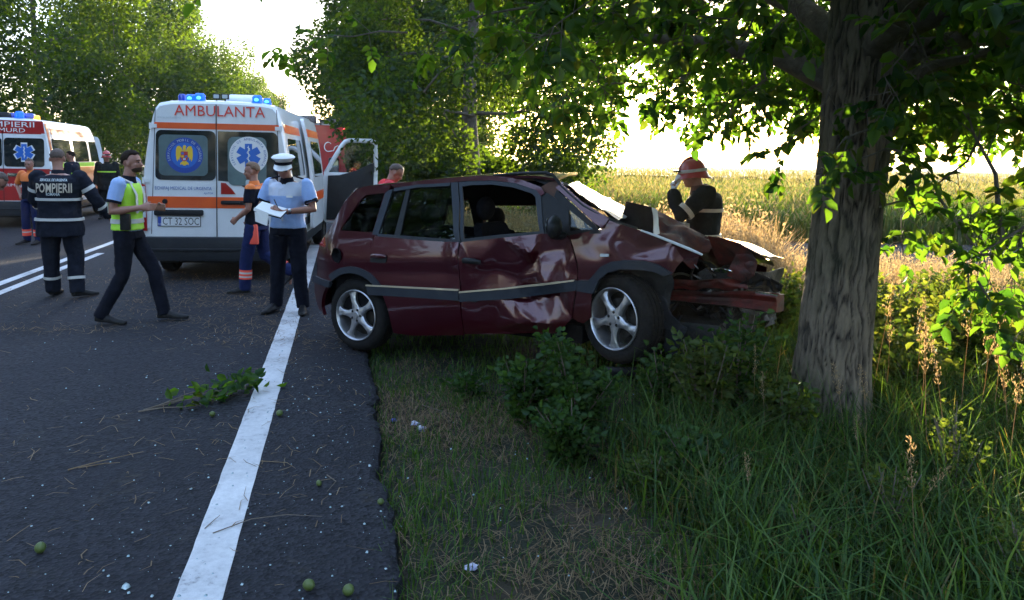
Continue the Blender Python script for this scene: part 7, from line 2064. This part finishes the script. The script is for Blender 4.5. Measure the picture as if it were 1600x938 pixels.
for sx in (-1, 1): b = MB(); b.box((sx * .155, .01, 1.452), (.12, .055, .012), Matrix.Rotation(sx * .28, 3, 'Y')); b.build("epaulette", M['navy'], p.sh, bevel=.004)
b = MB(); b.box((-.085, .146, 1.26), (.07, .006, .02)); b.build("name_badge", M['white_letters'], p.sh)
b = MB(); b.tube([(0, .140, z) for z in (1.0, 1.1, 1.2)] + [(0, .132, 1.3)], .012, 6, flat=.3, ref=(1, 0, 0)); b.build("button_placket", M['shirt_pale'], p.sh, smooth=True)
# cap
R = p.head_frame(); b = MB(); seg = 32; V = []; F = []
prof = [(0, .125), (.06, .128), (.115, .112), (.138, .092), (.128, .076), (.100, .060), (.092, .030), (.090, .022)]
for r, z in prof:
    for j in range(seg):
        a = 2 * pi * j / seg; V.append(p.hp(r * .88 * cos(a), -.01 + r * 1.02 * sin(a), z * .95 + .024 + .03 * sin(a) * (r / .14)))
for i in range(len(prof) - 1):
    for j in range(seg): F.append((i * seg + j, i * seg + (j + 1) % seg, (i + 1) * seg + (j + 1) % seg, (i + 1) * seg + j))
b.add(V, F); cap = b.build("police_cap", M['white_cloth'], p.bodyo, smooth=True, sharp=60)
b = MB(); b.tube([p.hp(.0895 * cos(a), -.01 + .105 * sin(a), .052 + .020 * sin(a)) for a in [2 * pi * i / 28 for i in range(29)]], .016, 8, cap=(False, False), flat=.35); b.build("cap_band", M['navy'], cap, smooth=True)
b = MB(); V = []
for i in range(13):
    a = radians(15 + 150 * i / 12); V += [p.hp(.088 * cos(a), -.01 + .100 * sin(a), .052), p.hp(.10 * cos(a), .005 + .158 * sin(a), .018)]
b.add(V, [(2 * i, 2 * i + 1, 2 * i + 3, 2 * i + 2) for i in range(12)]); b.build("cap_peak", M['white_paint'], cap, smooth=True)
b = MB(); b.tube([p.J['wrL'] + Vector((.012, -.008, 0)) * 0 + (p.J['elL'] - p.J['wrL']).normalized() * k for k in (.02, .05)], .034, 14, cap=(False, False)); b.build("wristwatch", M['chrome'], p.bodyo, smooth=True)
p.shoes()
off = p.root
def world(o, v): return Matrix.Translation(o.location) @ o.rotation_euler.to_matrix().to_4x4() @ Matrix.Diagonal((*o.scale, 1)) @ Vector(v)
pad = empty("notepad", world(off, (.02, .345, 1.125)), radians(170), "open white notepad held at the waist by the officer in the white cap", "notepad")
b = MB(); b.box((.0, 0, 0), (.30, .20, .008), Matrix.Rotation(radians(-24), 3, 'X') @ Matrix.Rotation(radians(-14), 3, 'Y')); b.build("cover", M['navy'], pad)
for k in range(3):
    b = MB(); b.box((.0, 0, .007 + .003 * k), (.29, .19, .0015), Matrix.Rotation(radians(-24 + k), 3, 'X') @ Matrix.Rotation(radians(-14 - k), 3, 'Y')); b.build("page", M['paper'], pad)
b = MB(); b.ring_loft([[(-.02, .09, -.02), (.12, .10, .03), (.13, .103, .03), (-.01, .093, -.02)], [(-.01, .10, -.15), (.11, .10, -.11), (.12, .103, -.11), (.0, .103, -.15)]]); b.build("loose_sheet", M['paper'], pad)
b = MB(); b.tube([world(off, (-.055, .33, 1.14)), world(off, (-.02, .36, 1.24))], .005, 8); tag(b.build("pen", M['black_plastic'], None, smooth=True), "pen in the writing hand of the officer in the white cap", "pen")

# --- paramedic walking left between the ambulance and the traffic officer
p = Person((-3.10, 9.30, 0), radians(82), "paramedic in navy and orange walking left past the ambulance doors", dict(
    head=(0, .07, 1.60), neck=(0, .03, 1.46), nod=-6, yaw=22, hipR=(.09, 0, .90), hipL=(-.09, 0, .90), kneeL=(-.09, .10, .49), ankL=(-.09, .12, .09), toeL=(-.09, .29, .03),
    kneeR=(.10, -.06, .50), ankR=(.13, -.42, .30), toeR=(.13, -.40, .12), elR=(.23, -.05, 1.13), wrR=(.20, .14, .98), elL=(-.23, .0, 1.13), wrL=(-.18, .18, 1.0)), .93)
p.body(hair=M['hair_fair'], hair_style='short')
p.trousers(M['blue_cloth'], 1.12, [('L', .70, .735, M['red_band']), ('L', .735, .765, M['reflect']), ('L', .765, .80, M['red_band']), ('L', .80, .825, M['reflect']), ('L', .825, .85, M['red_band']), ('R', .74, .78, M['red_band']), ('R', .78, .82, M['reflect']), ('R', .82, .88, M['red_band'])])
p.top(M['navy'], .36, .016, -.05, "tunic", .008, M['orange_cloth'], 1.1, mats=[M['navy'], M['orange_cloth']], paint=lambda c: 1 if c.z > 1.385 else 0)
b = MB(); b.box((-.15, -.02, .80), (.05, .16, .26), taper=(1, .8)); b.build("orange_pouch", M['red_band'], p.root, bevel=.02)
p.shoes()

# --- paramedic in orange facing us by the rescue van
p = Person((-8.72, 13.9, 0), radians(175), "paramedic in orange and navy standing behind the rescue van with hands on hips", dict(vox=1.4,
    head=(0, .04, 1.57), nod=-8, yaw=12, elR=(.33, -.06, 1.15), wrR=(.19, .06, .98), elL=(-.33, -.06, 1.15), wrL=(-.19, .06, .98), palmR=Vector((0, -1, 0)), palmL=Vector((0, -1, 0))), .92)
p.body(hair=M['hair_grey'], hair_style='buzz')
p.trousers(M['blue_cloth'], 1.1, [(S, a_, b_, m_) for S in 'RL' for a_, b_, m_ in ((.74, .79, M['red_band']), (.79, .82, M['reflect']), (.82, .90, M['red_band']))])
p.top(M['orange_cloth'], .40, .018, -.06, "tunic", .008, M['orange_cloth'], 1.1, mats=[M['orange_cloth'], M['navy']], paint=lambda c: 1 if c.z < 1.24 and abs(c.x) < .22 else 0)
p.shoes()

# --- man cut by the left edge, bending forward
p = Person((-6.25, 8.55, 0), radians(-80), "bald man bending forward, cut off by the left picture edge", dict(vox=1.3,
    chest=(0, .22, 1.14), neck=(0, .34, 1.26), head=(0, .47, 1.33), nod=-50, yaw=0, shR=(.185, .28, 1.24), shL=(-.185, .28, 1.24), elR=(.22, .20, .98), wrR=(.16, .20, .78), elL=(-.22, .20, .98), wrL=(-.16, .20, .78),
    kneeR=(.11, .20, .50), kneeL=(-.11, .10, .50), ankR=(.12, .08, .09), toeR=(.13, .26, .03)))
p.body(hair=M['hair_grey'], hair_style='buzz').trousers(M['navy'], 1.05)
p.top(M['white_cloth'], .36, .014, -.02, "shirt", .008, None, 1.05); p.shoes()

# --- man in red shirt behind the wrecked car
p = Person((-1.62, 9.55, 0), radians(-70), "close-cropped man in red shirt looking down behind the wrecked car", dict(vox=1.3,
    chest=(0, .04, 1.20), neck=(0, .09, 1.40), head=(0, .17, 1.50), nod=-35, yaw=-12, shR=(.185, .05, 1.35), shL=(-.185, .05, 1.35), elR=(.25, .10, 1.08), wrR=(.16, .34, 1.02), elL=(-.25, .10, 1.08), wrL=(-.12, .34, 1.02)), 1.0)
p.body(hair=M['hair_grey'], hair_style='buzz').trousers(M['fire_navy'], 1.1)
p.top(M['red_cloth'], .36, .016, -.06, "polo_shirt", .008, M['red_cloth'], 1.1)
b = MB(); b.box((.155, .02, 1.17), (.03, .12, .05)); b.build("green_patch", M['hivis'], p.sh, bevel=.01); p.shoes()

# --- firefighter with red helmet in the field beyond the bonnet
p = Person((1.86, 7.45, -.10), radians(80), "firefighter in red helmet raising a gloved hand to the face beyond the crumpled bonnet", dict(fat=1.05,
    head=(0, .11, 1.535), neck=(0, .05, 1.43), nod=-8, yaw=6, chest=(0, .0, 1.22), elL=(-.25, .22, 1.18), wrL=(-.08, .27, 1.39), handL=Vector((.2, .05, 1)), palmL=Vector((.5, -1, 0)), elR=(.25, .02, 1.12), wrR=(.20, .20, 1.0), handR=Vector((-.2, 1, 0))), 1.09)
p.body(hair=M['hair_dark'], hair_style='buzz', curl=.9).trousers(M['fire_black'], 1.2)
p.top(M['fire_black'], 1.0, .03, -.40, "fire_coat", .012, M['brown_trim'], 1.2)
p.torso_band(.58, .65, M['reflect_tan'], .046); p.torso_band(.10, .17, M['reflect_tan'], .046)
for S in 'RL': p.arm_band(S, .34, .41, M['reflect_tan'], .081); p.arm_band(S, .80, .86, M['reflect'], .060)
p.helmet(M['helmet_red'])
for S in 'RL': b = MB(); p.hand(b, S, .9); fuse("glove", b, .007, M['white_cloth'], p.root, 1)
p.shoes(boot=True)
b = MB(); q = world(p.root, (-.03, .26, 1.44)); b.lathe([(0, 0), (.026, .0), (.034, .11), (.034, .115), (.030, .11), (.022, .006), (0, .006)], q, (.5, 0, 1), 18)
tag(b.build("paper_cup", M['white_cloth'], None, smooth=True), "white paper cup held to the mouth of the red-helmeted firefighter", "cup")

# --- two distant figures past the rescue van
p = Person((-10.35, 19.6, 0), radians(200), "distant firefighter in pale red helmet beyond the rescue van", dict(fat=1.08, yaw=20, vox=1.9))
p.body(hair=M['hair_dark'], hair_style='buzz').trousers(M['fire_black'], 1.2)
p.top(M['fire_black'], 1.0, .03, -.40, "fire_coat", .012, M['fire_black'], 1.2); p.torso_band(.5, .57, M['hivis'], .046); p.helmet(M['helmet_red']); p.shoes(boot=True)
p = Person((-10.10, 17.6, 0), radians(95), "distant figure in dark coat with yellow band beside the rescue van's side", dict(fat=1.05, nod=-8, vox=1.9))
p.body(hair=M['hair_dark'], hair_style='short').trousers(M['fire_black'], 1.1)
p.top(M['fire_navy'], 1.0, .025, -.30, "coat", .01, M['fire_navy'], 1.15); p.torso_band(.40, .56, M['hivis'], .040); p.shoes(boot=True)

bpy.data.scenes.remove(workshop)
# ------------------------------------------------------------------ evening haze in one closed box round everything
hm = bpy.data.materials.new("evening haze"); hm.use_nodes = True
t_ = hm.node_tree; t_.nodes.clear(); oo = t_.nodes.new("ShaderNodeOutputMaterial"); pv = t_.nodes.new("ShaderNodeVolumePrincipled")
pv.inputs["Color"].default_value = (.95, .94, .92, 1); pv.inputs["Density"].default_value = .00028; pv.inputs["Anisotropy"].default_value = .4
t_.links.new(pv.outputs[0], oo.inputs["Volume"])
b = MB(); b.box((0, 2200, 9.25), (6600, 4720, 22.5)); hz_o = b.build("haze", hm, None); tag(hz_o, kind="stuff")
